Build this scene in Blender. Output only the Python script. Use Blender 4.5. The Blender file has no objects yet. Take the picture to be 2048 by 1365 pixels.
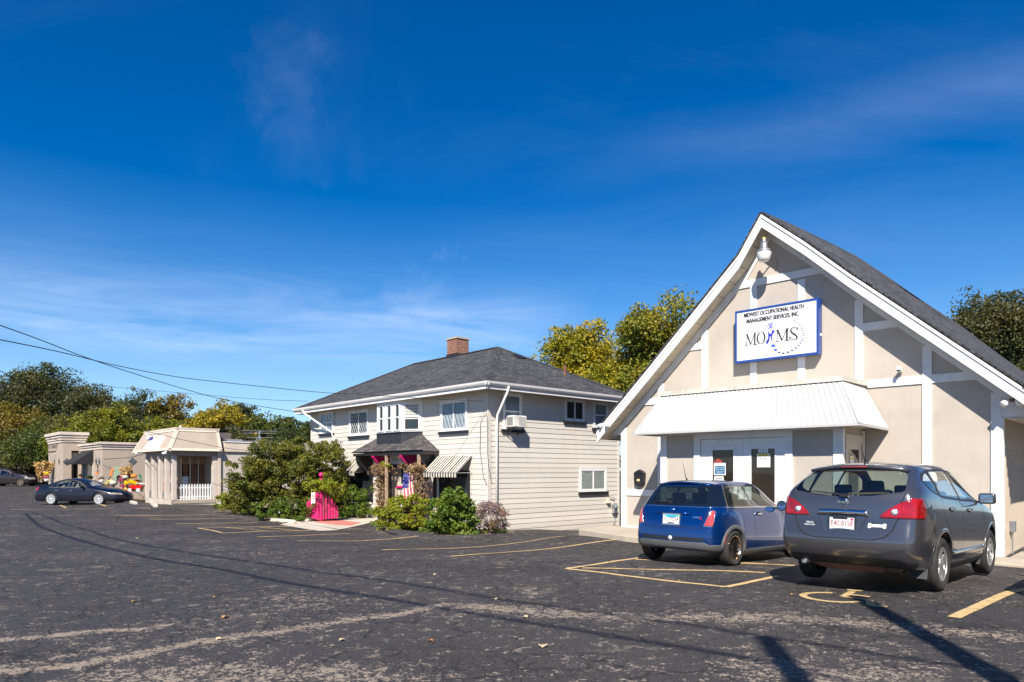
import bpy, bmesh, math, random
import numpy as np
from math import sin, cos, pi, radians, sqrt, atan2
from mathutils import Vector, Matrix, noise as mnoise

SC = bpy.context.scene
COL = SC.collection
random.seed(7)
F = 1391.0; HZ = 943.0; CX = 1024.0; H = 1.57      # focal length, horizon row, centre column, eye height

# ---------------------------------------------------------------- materials
def new_mat(name):
    m = bpy.data.materials.new(name); m.use_nodes = True
    nt = m.node_tree; nt.nodes.clear()
    out = nt.nodes.new('ShaderNodeOutputMaterial'); b = nt.nodes.new('ShaderNodeBsdfPrincipled')
    nt.links.new(b.outputs[0], out.inputs[0])
    return m, nt, b, out
def N(nt, t, **kw):
    n = nt.nodes.new(t)
    for k, v in kw.items(): setattr(n, k, v)
    return n
def lk(nt, a, b): nt.links.new(a, b)
def ramp(nt, fac, stops, interp='LINEAR'):
    r = N(nt, 'ShaderNodeValToRGB'); r.color_ramp.interpolation = interp
    e = r.color_ramp.elements
    while len(e) > 1: e.remove(e[0])
    e[0].position = stops[0][0]; e[0].color = (*stops[0][1], 1) if len(stops[0][1]) == 3 else stops[0][1]
    for p, c in stops[1:]:
        q = e.new(p); q.color = (*c, 1) if len(c) == 3 else c
    if fac is not None: lk(nt, fac, r.inputs[0])
    return r
def g3(v): return (v, v, v)
def mixc(nt, fac, a, b, mode='MIX'):
    m = N(nt, 'ShaderNodeMix', data_type='RGBA', blend_type=mode)
    if isinstance(fac, (int, float)): m.inputs[0].default_value = fac
    else: lk(nt, fac, m.inputs[0])
    for i, v in ((6, a), (7, b)):
        if isinstance(v, tuple): m.inputs[i].default_value = (*v[:3], 1)
        else: lk(nt, v, m.inputs[i])
    return m.outputs[2]
def tex(nt, kind, coord, scale=5, **kw):
    t = N(nt, kind)
    t.inputs['Scale'].default_value = scale
    for k, v in kw.items(): t.inputs[k].default_value = v
    if coord is not None: lk(nt, coord, t.inputs['Vector'])
    return t
def objc(nt, scale=None, rot=None):
    c = N(nt, 'ShaderNodeTexCoord').outputs['Object']
    if scale or rot:
        m = N(nt, 'ShaderNodeMapping'); lk(nt, c, m.inputs[0])
        if scale: m.inputs['Scale'].default_value = scale
        if rot: m.inputs['Rotation'].default_value = rot
        return m.outputs[0]
    return c
def bump(nt, b, h, strength=.3, dist=.01):
    n = N(nt, 'ShaderNodeBump'); n.inputs['Strength'].default_value = strength; n.inputs['Distance'].default_value = dist
    lk(nt, h, n.inputs['Height']); lk(nt, n.outputs[0], b.inputs['Normal'])
def math_n(nt, op, a, b_=None, c_=None, clamp=False):
    m = N(nt, 'ShaderNodeMath', operation=op); m.use_clamp = clamp
    for i, v in enumerate((a, b_, c_)):
        if v is None: continue
        if isinstance(v, (int, float)): m.inputs[i].default_value = v
        else: lk(nt, v, m.inputs[i])
    return m.outputs[0]
MT = {}
def plain(name, col, rough=.6, metal=0., var=.12, vscale=4., coat=0., spec=.5, bumpy=0., bscale=60.):
    """painted / plastic / metal surface with slight procedural mottling"""
    if name in MT: return MT[name]
    m, nt, b, out = new_mat(name)
    c = objc(nt)
    n = tex(nt, 'ShaderNodeTexNoise', c, vscale, Detail=5.0, Roughness=.6)
    lo = tuple(max(0, v*(1-var)) for v in col); hi = tuple(min(1, v*(1+var*.6)) for v in col)
    r = ramp(nt, n.outputs[0], [(.3, lo), (.7, hi)])
    lk(nt, r.outputs[0], b.inputs['Base Color'])
    b.inputs['Roughness'].default_value = rough; b.inputs['Metallic'].default_value = metal
    b.inputs['Coat Weight'].default_value = coat; b.inputs['Specular IOR Level'].default_value = spec
    if bumpy:
        n2 = tex(nt, 'ShaderNodeTexNoise', c, bscale, Detail=4.0)
        bump(nt, b, n2.outputs[0], bumpy, .01)
    MT[name] = m
    return m

# ---------------------------------------------------------------- tags, things
def tag(o, label=None, cat=None, group=None, kind=None):
    if label: o['label'] = label
    if cat: o['category'] = cat
    if group: o['group'] = group
    if kind: o['kind'] = kind
    return o
def thing(name, label, cat, loc=(0, 0, 0), rz=0, group=None):
    o = bpy.data.objects.new(name, None); COL.objects.link(o)
    o.empty_display_size = .2
    o.location = loc; o.rotation_euler = (0, 0, rz)
    return tag(o, label, cat, group)
def copy_tree(o, parent=None):
    c = o.copy(); COL.objects.link(c); c.parent = parent
    for ch in list(o.children): copy_tree(ch, c)
    return c

# ---------------------------------------------------------------- mesh builder
class MB:
    def __init__(s): s.v = []; s.f = []; s.m = []; s.sm = []; s.cur = 0; s.smooth = False
    def mat(s, i): s.cur = i; return s
    def _add(s, vs, fs):
        o = len(s.v); s.v += [tuple(p) for p in vs]
        for f in fs: s.f.append(tuple(i+o for i in f)); s.m.append(s.cur); s.sm.append(s.smooth)
        return s
    def box(s, x0, x1, y0, y1, z0, z1):
        vs = [(x, y, z) for z in (z0, z1) for y in (y0, y1) for x in (x0, x1)]
        return s._add(vs, [(0, 2, 3, 1), (4, 5, 7, 6), (0, 1, 5, 4), (2, 6, 7, 3), (0, 4, 6, 2), (1, 3, 7, 5)])
    def obox(s, c, ax, ay, az):
        """oriented box: centre + three half-axis vectors"""
        c = Vector(c); ax, ay, az = Vector(ax), Vector(ay), Vector(az)
        vs = [c+ax*i+ay*j+az*k for k in (-1, 1) for j in (-1, 1) for i in (-1, 1)]
        return s._add(vs, [(0, 2, 3, 1), (4, 5, 7, 6), (0, 1, 5, 4), (2, 6, 7, 3), (0, 4, 6, 2), (1, 3, 7, 5)])
    def quad(s, *p): return s._add(p, [tuple(range(len(p)))])
    def hex8(s, lo, hi):
        """prism between two matching polygons"""
        n = len(lo)
        fs = [tuple(range(n))[::-1], tuple(range(n, 2*n))] + [(i, (i+1) % n, n+(i+1) % n, n+i) for i in range(n)]
        return s._add(list(lo)+list(hi), fs)
    def prism(s, poly, axis, a, b):
        """extrude 2D polygon along axis 'x','y' or 'z' from a to b"""
        def P3(p, t):
            return {'x': (t, p[0], p[1]), 'y': (p[0], t, p[1]), 'z': (p[0], p[1], t)}[axis]
        return s.hex8([P3(p, a) for p in poly], [P3(p, b) for p in poly])
    def beam(s, p, q, w, h, up=(0, 0, 1)):
        p, q = Vector(p), Vector(q); d = (q-p); L = d.length; d.normalize()
        side = d.cross(Vector(up)); 
        if side.length < 1e-4: side = d.cross(Vector((1, 0, 0)))
        side.normalize(); u = side.cross(d)
        return s.obox((p+q)/2, d*L/2, side*w/2, u*h/2)
    def tube(s, pts, r, n=8, caps=True):
        pts = [Vector(p) for p in pts]
        if not hasattr(r, '__len__'): r = [r]*len(pts)
        vs = []; ref = None
        for i, p in enumerate(pts):
            d = (pts[min(i+1, len(pts)-1)]-pts[max(i-1, 0)])
            if d.length < 1e-9: d = Vector((0, 0, 1))
            d.normalize()
            if ref is None:
                ref = d.cross(Vector((0, 0, 1)))
                if ref.length < .1: ref = d.cross(Vector((1, 0, 0)))
            else:
                ref = ref - d*ref.dot(d)
            ref.normalize(); u = d.cross(ref)
            for k in range(n):
                a = 2*pi*k/n; vs.append(p+(ref*cos(a)+u*sin(a))*r[i])
        fs = []
        for i in range(len(pts)-1):
            for k in range(n):
                a = i*n+k; b = i*n+(k+1) % n; fs.append((a, b, b+n, a+n))
        if caps: fs += [tuple(range(n))[::-1], tuple(range((len(pts)-1)*n, len(pts)*n))]
        return s._add(vs, fs)
    def lathe(s, prof, c=(0, 0, 0), axis='z', n=24, sweep=2*pi):
        """prof: list of (radius, height)"""
        vs = []
        closed = abs(sweep-2*pi) < 1e-6
        m = n if closed else n+1
        for r, h in prof:
            for k in range(m):
                a = sweep*k/n; x, y = r*cos(a), r*sin(a)
                if axis == 'z': vs.append((c[0]+x, c[1]+y, c[2]+h))
                elif axis == 'y': vs.append((c[0]+x, c[1]+h, c[2]+y))
                else: vs.append((c[0]+h, c[1]+x, c[2]+y))
        fs = []
        for i in range(len(prof)-1):
            for k in range(n):
                k2 = (k+1) % m if closed else k+1
                fs.append((i*m+k, i*m+k2, (i+1)*m+k2, (i+1)*m+k))
        return s._add(vs, fs)
    def grid(s, fn, nu, nv):
        vs = [fn(i/nu, j/nv) for i in range(nu+1) for j in range(nv+1)]
        fs = [(i*(nv+1)+j, (i+1)*(nv+1)+j, (i+1)*(nv+1)+j+1, i*(nv+1)+j+1) for i in range(nu) for j in range(nv)]
        return s._add(vs, fs)
    def mesh(s, o, at=None):
        M = at or Matrix()
        o2 = len(s.v)
        for v in o.vertices: s.v.append(tuple(M @ v.co))
        for p in o.polygons: s.f.append(tuple(i+o2 for i in p.vertices)); s.m.append(s.cur); s.sm.append(s.smooth)
        return s
    def build(s, name, mats, parent=None, smooth=False, fixn=True):
        me = bpy.data.meshes.new(name); me.from_pydata(s.v, [], s.f)
        if not isinstance(mats, (list, tuple)): mats = [mats]
        for m in mats: me.materials.append(m)
        me.polygons.foreach_set('material_index', s.m)
        me.polygons.foreach_set('use_smooth', [smooth or q for q in s.sm])
        if fixn:
            bm = bmesh.new(); bm.from_mesh(me)
            bmesh.ops.recalc_face_normals(bm, faces=bm.faces); bm.to_mesh(me); bm.free()
        me.update()
        o = bpy.data.objects.new(name, me); COL.objects.link(o)
        if parent is not None: o.parent = parent
        return o
def explode(o):
    """each separate piece of a mesh becomes an object of its own"""
    bm = bmesh.new(); bm.from_mesh(o.data); bm.faces.ensure_lookup_table(); left = set(bm.faces); gs = []
    while left:
        s = [left.pop()]; g = list(s)
        while s:
            f = s.pop()
            for v in f.verts:
                for q in v.link_faces:
                    if q in left: left.remove(q); s.append(q); g.append(q)
        gs.append(g)
    out = [o]
    if len(gs) > 1:
        for k, g in enumerate(gs):
            me = bpy.data.meshes.new(o.data.name); vm = {}; V = []; Fc = []
            for f in g:
                for v in f.verts:
                    if v not in vm: vm[v] = len(V); V.append(tuple(v.co))
                Fc.append([vm[v] for v in f.verts])
            me.from_pydata(V, [], Fc); me.polygons.foreach_set('material_index', [f.material_index for f in g]); me.polygons.foreach_set('use_smooth', [f.smooth for f in g])
            for m in o.data.materials: me.materials.append(m)
            me.update()
            if k == 0: first = me
            else: c = o.copy(); c.data = me; COL.objects.link(c); out.append(c)
        o.data = first
    bm.free(); return out
def auto_smooth(o, ang=40):
    me = o.data
    bm = bmesh.new(); bm.from_mesh(me)
    for f in bm.faces: f.smooth = True
    for e in bm.edges:
        if len(e.link_faces) == 2:
            e.smooth = e.link_faces[0].normal.angle(e.link_faces[1].normal, 0) < radians(ang)
    bm.to_mesh(me); bm.free()
    return o
def bevel(o, w=.01, seg=1):
    b = o.modifiers.new('bevel', 'BEVEL'); b.width = w; b.segments = seg; b.limit_method = 'ANGLE'; b.angle_limit = radians(50)
    return o
_txt = {}
def text_mesh(s, size=1., ext=0., align='CENTER', shear=0., bold=0., space=1.):
    """text as a mesh in its own xy plane"""
    k = (s, size, ext, align, shear, bold, space)
    if k in _txt: return _txt[k]
    cu = bpy.data.curves.new('t', 'FONT'); cu.body = s; cu.size = size; cu.extrude = ext; cu.align_x = align
    cu.shear = shear; cu.offset = bold; cu.resolution_u = 4; cu.space_character = space
    o = bpy.data.objects.new('t', cu); COL.objects.link(o)
    bpy.context.view_layer.update()
    me = bpy.data.meshes.new_from_object(o.evaluated_get(bpy.context.evaluated_depsgraph_get()))
    bpy.data.objects.remove(o); bpy.data.curves.remove(cu)
    _txt[k] = me
    return me
def face_at(x, y, z, sx=1., sz=None, rot=None):
    """matrix putting text on a wall that looks towards local -y"""
    sz = sx if sz is None else sz
    return Matrix.Translation((x, y, z)) @ (rot or Matrix()) @ Matrix.Rotation(pi/2, 4, 'X') @ Matrix.Diagonal((sx, sz, 1, 1))

# ---------------------------------------------------------------- ground shape
GP = [(0, 0, 0, 3), (8, 3, 0, 3), (-8, 4, 0, 3), (0, 8, 0, 2), (6, 8, 0, 1.5), (3, 12, -.02, 1.5), (7.5, 10.9, -.07, 1.2), (5, 14, -.08, 1.5), (-8, 12, -.03, 3), (-16, 16, -.06, 4),
      (2, 18, -.13, 1.2), (9, 11, -.16, 1.5), (13, 9, -.1, 3), (-1, 20, -.27, 2), (-1, 23.5, -.53, 2), (3.5, 22, -.5, 2), (4.5, 28.8, -.75, 3), (-4, 26, -.53, 2.5), (-9.7, 33, -.42, 3), (-8.4, 29.6, -.42, 1.6),
      (-23.5, 35.5, -.26, 3), (-16.6, 34., -.06, 1.6), (-19.6, 37., -.1, 2.5), (-12, 27, -.35, 3), (-30, 44, -.2, 4), (-20, 25, -.12, 4), (0, 60, -.6, 12), (30, 40, -.2, 10), (-45, 32, -.1, 8), (0, -12, 0, 8), (20, 10, -.05, 6), (-45, 63, .2, 6), (-70, 62, .2, 8), (-30, 62, .0, 6), (30, -5, 0, 8), (-30, 5, 0, 8)]
_gp = np.array(GP)
def gz_np(x, y):
    x = np.asarray(x, float)[..., None]; y = np.asarray(y, float)[..., None]
    d2 = ((x-_gp[:, 0])**2+(y-_gp[:, 1])**2)/_gp[:, 3]**2
    w = 1/(d2+.25)**2.2
    return (w*_gp[:, 2]).sum(-1)/w.sum(-1)
def gz(x, y): return float(gz_np(x, y))
def G(px, py, dz=0.):
    """point of the ground seen at a pixel of the photograph"""
    z = 0.
    for _ in range(25):
        Y = (H-z)*F/(py-HZ); X = (px-CX)/F*Y; z = .5*z+.5*gz(X, Y)
    return Vector((X, Y, z+dz))
def at(px, py, Y): return Vector(((px-CX)/F*Y, Y, H-(py-HZ)*Y/F))

class Fr:
    """a building's own frame: x right along its front, y into the building"""
    def __init__(s, ox, oy, deg):
        a = radians(deg); s.o = (ox, oy); s.d = (sin(a), -cos(a)); s.n = (cos(a), sin(a)); s.rz = atan2(-cos(a), sin(a))
    def fp(s, px, py, y=0.):
        k = (px-CX)/F; ox = s.o[0]+s.n[0]*y; oy = s.o[1]+s.n[1]*y
        t = (k*oy-ox)/(s.d[0]-k*s.d[1]); return t, H-(py-HZ)*(oy+s.d[1]*t)/F
    def sp(s, px, py, x=0.):
        k = (px-CX)/F; ox = s.o[0]+s.d[0]*x; oy = s.o[1]+s.d[1]*x
        t = (k*oy-ox)/(s.n[0]-k*s.n[1]); return t, H-(py-HZ)*(oy+s.n[1]*t)/F
    def w(s, x, y, z=0.): return Vector((s.o[0]+s.d[0]*x+s.n[0]*y, s.o[1]+s.d[1]*x+s.n[1]*y, z))
    def loc(s, X, Y):
        dx, dy = X-s.o[0], Y-s.o[1]; return dx*s.d[0]+dy*s.d[1], dx*s.n[0]+dy*s.n[1]

# ---------------------------------------------------------------- camera, light, sky
cam = bpy.data.cameras.new('camera'); co = bpy.data.objects.new('camera', cam); COL.objects.link(co)
co.location = (0, 0, H); co.rotation_euler = (pi/2, 0, 0)
cam.sensor_width = 36; cam.lens = 36*F/2048; cam.shift_y = (HZ-682.5)/2048; cam.clip_end = 3000; cam.clip_start = .05
SC.camera = co
EL = radians(43); AZ = radians(10)                  # shadows fall forwards, 10 degrees to the right
SH = Vector((sin(AZ), cos(AZ), 0))                  # direction the shadows fall
sun = bpy.data.lights.new('sun', 'SUN'); so = bpy.data.objects.new('sun', sun); COL.objects.link(so)
sun.energy = 5.0; sun.angle = radians(.53); sun.color = (1., .93, .83)
ld = Vector((SH.x*cos(EL), SH.y*cos(EL), -sin(EL)))
so.rotation_euler = ld.to_track_quat('-Z', 'Y').to_euler(); so.location = (-5, -20, 20)

w = bpy.data.worlds.new('World'); SC.world = w; w.use_nodes = True
nt = w.node_tree; nt.nodes.clear()
out = N(nt, 'ShaderNodeOutputWorld'); bg = N(nt, 'ShaderNodeBackground'); lk(nt, bg.outputs[0], out.inputs[0])
sky = N(nt, 'ShaderNodeTexSky', sky_type='NISHITA'); sky.sun_disc = False
sky.sun_elevation = EL; sky.sun_rotation = atan2(-SH.x, -SH.y)
sky.altitude = 200; sky.air_density = 1.0; sky.dust_density = .25; sky.ozone_density = 3.2
hs = N(nt, 'ShaderNodeHueSaturation'); hs.inputs['Saturation'].default_value = 1.5; hs.inputs['Value'].default_value = .92
lk(nt, sky.outputs[0], hs.inputs['Color']); hs.inputs['Hue'].default_value = .510
# thin cirrus in the sky: noise stretched over the sky's own directions
tc = N(nt, 'ShaderNodeTexCoord'); sep = N(nt, 'ShaderNodeSeparateXYZ'); lk(nt, tc.outputs['Generated'], sep.inputs[0])
zz = math_n(nt, 'MAXIMUM', sep.outputs[2], .02)
u = math_n(nt, 'DIVIDE', sep.outputs[0], math_n(nt, 'ADD', zz, .12)); v = math_n(nt, 'DIVIDE', sep.outputs[1], math_n(nt, 'ADD', zz, .12))
cmb = N(nt, 'ShaderNodeCombineXYZ'); lk(nt, u, cmb.inputs[0]); lk(nt, v, cmb.inputs[1])
mp = N(nt, 'ShaderNodeMapping'); lk(nt, cmb.outputs[0], mp.inputs[0]); mp.inputs['Rotation'].default_value = (0, 0, radians(-28)); mp.inputs['Scale'].default_value = (.35, 1.0, 1); mp.inputs['Location'].default_value = (3.1, 1.7, 0)
n1 = tex(nt, 'ShaderNodeTexNoise', mp.outputs[0], 1.1, Detail=9., Roughness=.62, Distortion=.9)
n2 = tex(nt, 'ShaderNodeTexNoise', cmb.outputs[0], .55, Detail=2.)
c1 = ramp(nt, n1.outputs[0], [(.46, g3(0)), (.8, g3(1))]); c2 = ramp(nt, n2.outputs[0], [(.4, g3(0)), (.62, g3(1))])
cl = math_n(nt, 'MULTIPLY', c1.outputs[0], c2.outputs[0])
# a bank of thin streaks low over the left, a wisp high in the middle
lowz = ramp(nt, sep.outputs[2], [(.135, g3(0)), (.175, g3(1)), (.20, g3(.9)), (.27, g3(0))])
mp3 = N(nt, 'ShaderNodeMapping'); lk(nt, tc.outputs['Generated'], mp3.inputs[0]); mp3.inputs['Scale'].default_value = (2.2, 2.2, 16); mp3.inputs['Rotation'].default_value = (0, radians(-5), 0)
n3 = tex(nt, 'ShaderNodeTexNoise', mp3.outputs[0], 1.6, Detail=8., Roughness=.6, Distortion=.7)
c3 = ramp(nt, n3.outputs[0], [(.36, g3(0)), (.66, g3(1))])
leftm = ramp(nt, sep.outputs[0], [(.0, g3(1)), (.12, g3(0))])
low = math_n(nt, 'MULTIPLY', math_n(nt, 'MULTIPLY', lowz.outputs[0], c3.outputs[0]), leftm.outputs[0])
def blob(px, py, rad):
    d = Vector(((px-CX)/F, 1, -(py-HZ)/F)).normalized()
    s_ = N(nt, 'ShaderNodeVectorMath', operation='DISTANCE'); s_.inputs[1].default_value = d
    wv = N(nt, 'ShaderNodeVectorMath', operation='ADD'); lk(nt, tc.outputs['Generated'], wv.inputs[0])
    wn = tex(nt, 'ShaderNodeTexNoise', tc.outputs['Generated'], 7., Detail=7., Roughness=.6)
    sb = N(nt, 'ShaderNodeVectorMath', operation='SUBTRACT'); lk(nt, wn.outputs['Color'], sb.inputs[0]); sb.inputs[1].default_value = (.5, .5, .5)
    sc_ = N(nt, 'ShaderNodeVectorMath', operation='SCALE'); lk(nt, sb.outputs[0], sc_.inputs[0]); sc_.inputs['Scale'].default_value = .32
    lk(nt, sc_.outputs[0], wv.inputs[1]); lk(nt, wv.outputs[0], s_.inputs[0])
    return ramp(nt, s_.outputs['Value'], [(0, g3(1)), (rad, g3(0))]).outputs[0]
w1 = math_n(nt, 'ADD', math_n(nt, 'MULTIPLY', blob(540, 150, .06), .7), math_n(nt, 'MULTIPLY', blob(592, 235, .075), .6))
w1 = math_n(nt, 'ADD', w1, math_n(nt, 'MULTIPLY', blob(640, 90, .11), .16))
mpf = N(nt, 'ShaderNodeMapping'); lk(nt, tc.outputs['Generated'], mpf.inputs[0]); mpf.inputs['Scale'].default_value = (7, 3, 4); mpf.inputs['Rotation'].default_value = (0, radians(-18), 0)
nf = tex(nt, 'ShaderNodeTexNoise', mpf.outputs[0], 1.2, Detail=8., Roughness=.6, Distortion=1.2)
w1 = math_n(nt, 'MULTIPLY', w1, ramp(nt, nf.outputs[0], [(.38, g3(.1)), (.72, g3(1))]).outputs[0])
w2 = math_n(nt, 'MULTIPLY', blob(850, 585, .06), .22)
tot = math_n(nt, 'ADD', math_n(nt, 'MULTIPLY', cl, .16), math_n(nt, 'MULTIPLY', low, .62))
tot = math_n(nt, 'ADD', tot, math_n(nt, 'MULTIPLY', w1, .17)); tot = math_n(nt, 'ADD', tot, w2, clamp=True)
# long faint diagonal streak over the right
va = Vector(((1100-CX)/F, 1, (HZ-335)/F)); vb_ = Vector(((2048-CX)/F, 1, (HZ-175)/F)); nn_ = va.cross(vb_).normalized()
dt = N(nt, 'ShaderNodeVectorMath', operation='DOT_PRODUCT'); dt.inputs[1].default_value = nn_
wq = N(nt, 'ShaderNodeVectorMath', operation='ADD'); lk(nt, tc.outputs['Generated'], wq.inputs[0]); wq2 = tex(nt, 'ShaderNodeTexNoise', tc.outputs['Generated'], 4., Detail=6., Roughness=.6)
ws2 = N(nt, 'ShaderNodeVectorMath', operation='SCALE'); ws2.inputs['Scale'].default_value = .07; lk(nt, wq2.outputs['Color'], ws2.inputs[0]); lk(nt, ws2.outputs[0], wq.inputs[1]); lk(nt, wq.outputs[0], dt.inputs[0])
dg = ramp(nt, math_n(nt, 'ABSOLUTE', math_n(nt, 'SUBTRACT', dt.outputs['Value'], .035*(nn_.x+nn_.y+nn_.z))), [(0, g3(1)), (.045, g3(0))]).outputs[0]
dg = math_n(nt, 'MULTIPLY', dg, ramp(nt, sep.outputs[0], [(.02, g3(0)), (.35, g3(1))]).outputs[0]); dg = math_n(nt, 'MULTIPLY', dg, ramp(nt, n1.outputs[0], [(.3, g3(.25)), (.65, g3(1))]).outputs[0])
tot = math_n(nt, 'ADD', tot, math_n(nt, 'MULTIPLY', dg, .13))
tot = math_n(nt, 'MULTIPLY', tot, .6)
hz_ = ramp(nt, sep.outputs[2], [(0, g3(.55)), (.10, g3(.38)), (.22, g3(.14)), (.36, g3(.0))])
skyc = mixc(nt, tot, mixc(nt, hz_.outputs[0], hs.outputs[0], (3.6, 6.2, 9.6)), (6.2, 7.4, 9.4))
lk(nt, skyc, bg.inputs[0]); bg.inputs[1].default_value = .075
SC.view_settings.view_transform = 'Standard'; SC.view_settings.look = 'None'; SC.view_settings.gamma = 1; SC.view_settings.exposure = 0.88
SC.cycles.max_bounces = 8; SC.cycles.transparent_max_bounces = 24
SC.cycles.use_denoising = True
# ================================================================ ground
def poly_dist(X, Y, pts):
    d = np.full(X.shape, 1e9)
    for (x0, y0), (x1, y1) in zip(pts[:-1], pts[1:]):
        dx, dy = x1-x0, y1-y0; L = dx*dx+dy*dy+1e-9
        t = np.clip(((X-x0)*dx+(Y-y0)*dy)/L, 0, 1)
        d = np.minimum(d, np.hypot(X-x0-t*dx, Y-y0-t*dy))
    return d
def gpts(*pp): return [tuple(G(*p)[:2]) for p in pp]
def asphalt_mat():
    m, nt, b, out = new_mat('asphalt')
    c = objc(nt)
    wv = N(nt, 'ShaderNodeAttribute', attribute_name='wear')
    big = tex(nt, 'ShaderNodeTexNoise', c, .5, Detail=6., Roughness=.6)
    mid = tex(nt, 'ShaderNodeTexNoise', c, 4., Detail=6., Roughness=.65)
    fine = tex(nt, 'ShaderNodeTexNoise', c, 55., Detail=4., Roughness=.7)
    grit = tex(nt, 'ShaderNodeTexVoronoi', c, 110.)
    # sealed dark coat, slightly bluish, worn to warm grey stone
    base = ramp(nt, big.outputs[0], [(.3, (.020, .018, .0185)), (.7, (.037, .033, .033))]).outputs[0]
    base = mixc(nt, ramp(nt, fine.outputs[0], [(.35, g3(0)), (.75, g3(.8))]).outputs[0], base, (.075, .068, .064))
    grc = ramp(nt, grit.outputs['Color'], [(0, (.16, .125, .10)), (.5, (.31, .25, .195)), (1, (.50, .42, .34))]).outputs[0]
    # cracks: warped voronoi edges, only in some areas
    wn = tex(nt, 'ShaderNodeTexNoise', c, 3.5, Detail=4.)
    add = N(nt, 'ShaderNodeVectorMath', operation='ADD'); sc_ = N(nt, 'ShaderNodeVectorMath', operation='SCALE')
    lk(nt, wn.outputs['Color'], sc_.inputs[0]); sc_.inputs['Scale'].default_value = .35; lk(nt, c, add.inputs[0]); lk(nt, sc_.outputs[0], add.inputs[1])
    v1 = tex(nt, 'ShaderNodeTexVoronoi', add.outputs[0], 1.1); v1.feature = 'DISTANCE_TO_EDGE'
    v2 = tex(nt, 'ShaderNodeTexVoronoi', add.outputs[0], 5.5); v2.feature = 'DISTANCE_TO_EDGE'
    ca = ramp(nt, v1.outputs['Distance'], [(0, g3(1)), (.03, g3(0))]).outputs[0]
    cb = ramp(nt, v2.outputs['Distance'], [(0, g3(1)), (.06, g3(0))]).outputs[0]
    area = ramp(nt, tex(nt, 'ShaderNodeTexNoise', c, .33, Detail=3.).outputs[0], [(.42, g3(0)), (.6, g3(1))]).outputs[0]
    cbm = math_n(nt, 'MULTIPLY', cb, area)
    crack = math_n(nt, 'MAXIMUM', math_n(nt, 'MULTIPLY', ca, math_n(nt, 'GREATER_THAN', mid.outputs[0], .47)), cbm)
    # wear: share of bare stones grows with the wear attribute, stone by stone
    dens = math_n(nt, 'MULTIPLY', math_n(nt, 'POWER', math_n(nt, 'MAXIMUM', wv.outputs['Fac'], 0.), 1.25), 1.75)
    m2_ = tex(nt, 'ShaderNodeTexNoise', c, 7., Detail=5., Roughness=.7)
    dens = math_n(nt, 'ADD', dens, math_n(nt, 'MULTIPLY', math_n(nt, 'SUBTRACT', mid.outputs[0], .5), 1.1)); dens = math_n(nt, 'ADD', dens, math_n(nt, 'MULTIPLY', math_n(nt, 'SUBTRACT', m2_.outputs[0], .5), 1.6))
    dens = math_n(nt, 'ADD', dens, math_n(nt, 'MULTIPLY', math_n(nt, 'SUBTRACT', big.outputs[0], .5), .5)); dens = math_n(nt, 'ADD', dens, -.055)
    wm = None
    for sc1, k1, off1 in ((30., .9, 0.), (62., 1.05, .02), (14., .55, -.10)):
        vo = tex(nt, 'ShaderNodeTexVoronoi', c, sc1); pk = N(nt, 'ShaderNodeSeparateColor'); lk(nt, vo.outputs['Color'], pk.inputs[0])
        dd = math_n(nt, 'ADD', math_n(nt, 'MULTIPLY', dens, k1), off1)
        q = ramp(nt, math_n(nt, 'SUBTRACT', dd, pk.outputs[0]), [(0, g3(0)), (.10, g3(1))]).outputs[0]
        wm = q if wm is None else math_n(nt, 'MAXIMUM', wm, q)
    wm = math_n(nt, 'MULTIPLY', wm, ramp(nt, fine.outputs[0], [(.3, g3(.45)), (.6, g3(1))]).outputs[0])
    # isolated pale scraps: stretched small flecks
    mp = N(nt, 'ShaderNodeMapping'); lk(nt, add.outputs[0], mp.inputs[0]); mp.inputs['Scale'].default_value = (6, 16, 6); mp.inputs['Rotation'].default_value = (0, 0, radians(14))
    fl = tex(nt, 'ShaderNodeTexNoise', mp.outputs[0], 1.3, Detail=5., Roughness=.7)
    fm = math_n(nt, 'MULTIPLY', ramp(nt, fl.outputs[0], [(.64, g3(0)), (.69, g3(1))]).outputs[0], ramp(nt, tex(nt, 'ShaderNodeTexNoise', c, .8, Detail=3.).outputs[0], [(.44, g3(0)), (.6, g3(1))]).outputs[0])
    wm2 = math_n(nt, 'MAXIMUM', wm, math_n(nt, 'MULTIPLY', fm, .75))
    worn = mixc(nt, math_n(nt, 'MULTIPLY', fine.outputs[0], .5), grc, (.36, .29, .22))
    col = mixc(nt, math_n(nt, 'MULTIPLY', wm2, .85), base, worn)
    # loose pale stones everywhere
    st = tex(nt, 'ShaderNodeTexVoronoi', c, 34.); sm = ramp(nt, st.outputs['Distance'], [(.12, g3(1)), (.2, g3(0))]).outputs[0]
    pick = N(nt, 'ShaderNodeSeparateColor'); lk(nt, st.outputs['Color'], pick.inputs[0])
    smm = math_n(nt, 'MULTIPLY', sm, math_n(nt, 'GREATER_THAN', pick.outputs[0], .86))
    col = mixc(nt, math_n(nt, 'MULTIPLY', smm, .8), col, (.38, .34, .28))
    pale = math_n(nt, 'MULTIPLY', math_n(nt, 'MULTIPLY', ca, ramp(nt, tex(nt, 'ShaderNodeTexNoise', c, .9, Detail=4.).outputs[0], [(.56, g3(0)), (.66, g3(1))]).outputs[0]), .5)
    col = mixc(nt, math_n(nt, 'MULTIPLY', crack, .8), col, (.008, .008, .009))
    col = mixc(nt, pale, col, (.26, .225, .18))
    lk(nt, col, b.inputs['Base Color'])
    lk(nt, ramp(nt, mid.outputs[0], [(.3, g3(.62)), (.7, g3(.85))]).outputs[0], b.inputs['Roughness'])
    b.inputs['Specular IOR Level'].default_value = .35
    h = math_n(nt, 'ADD', math_n(nt, 'MULTIPLY', fine.outputs[0], .55), math_n(nt, 'MULTIPLY', grit.outputs['Distance'], .5))
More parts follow.
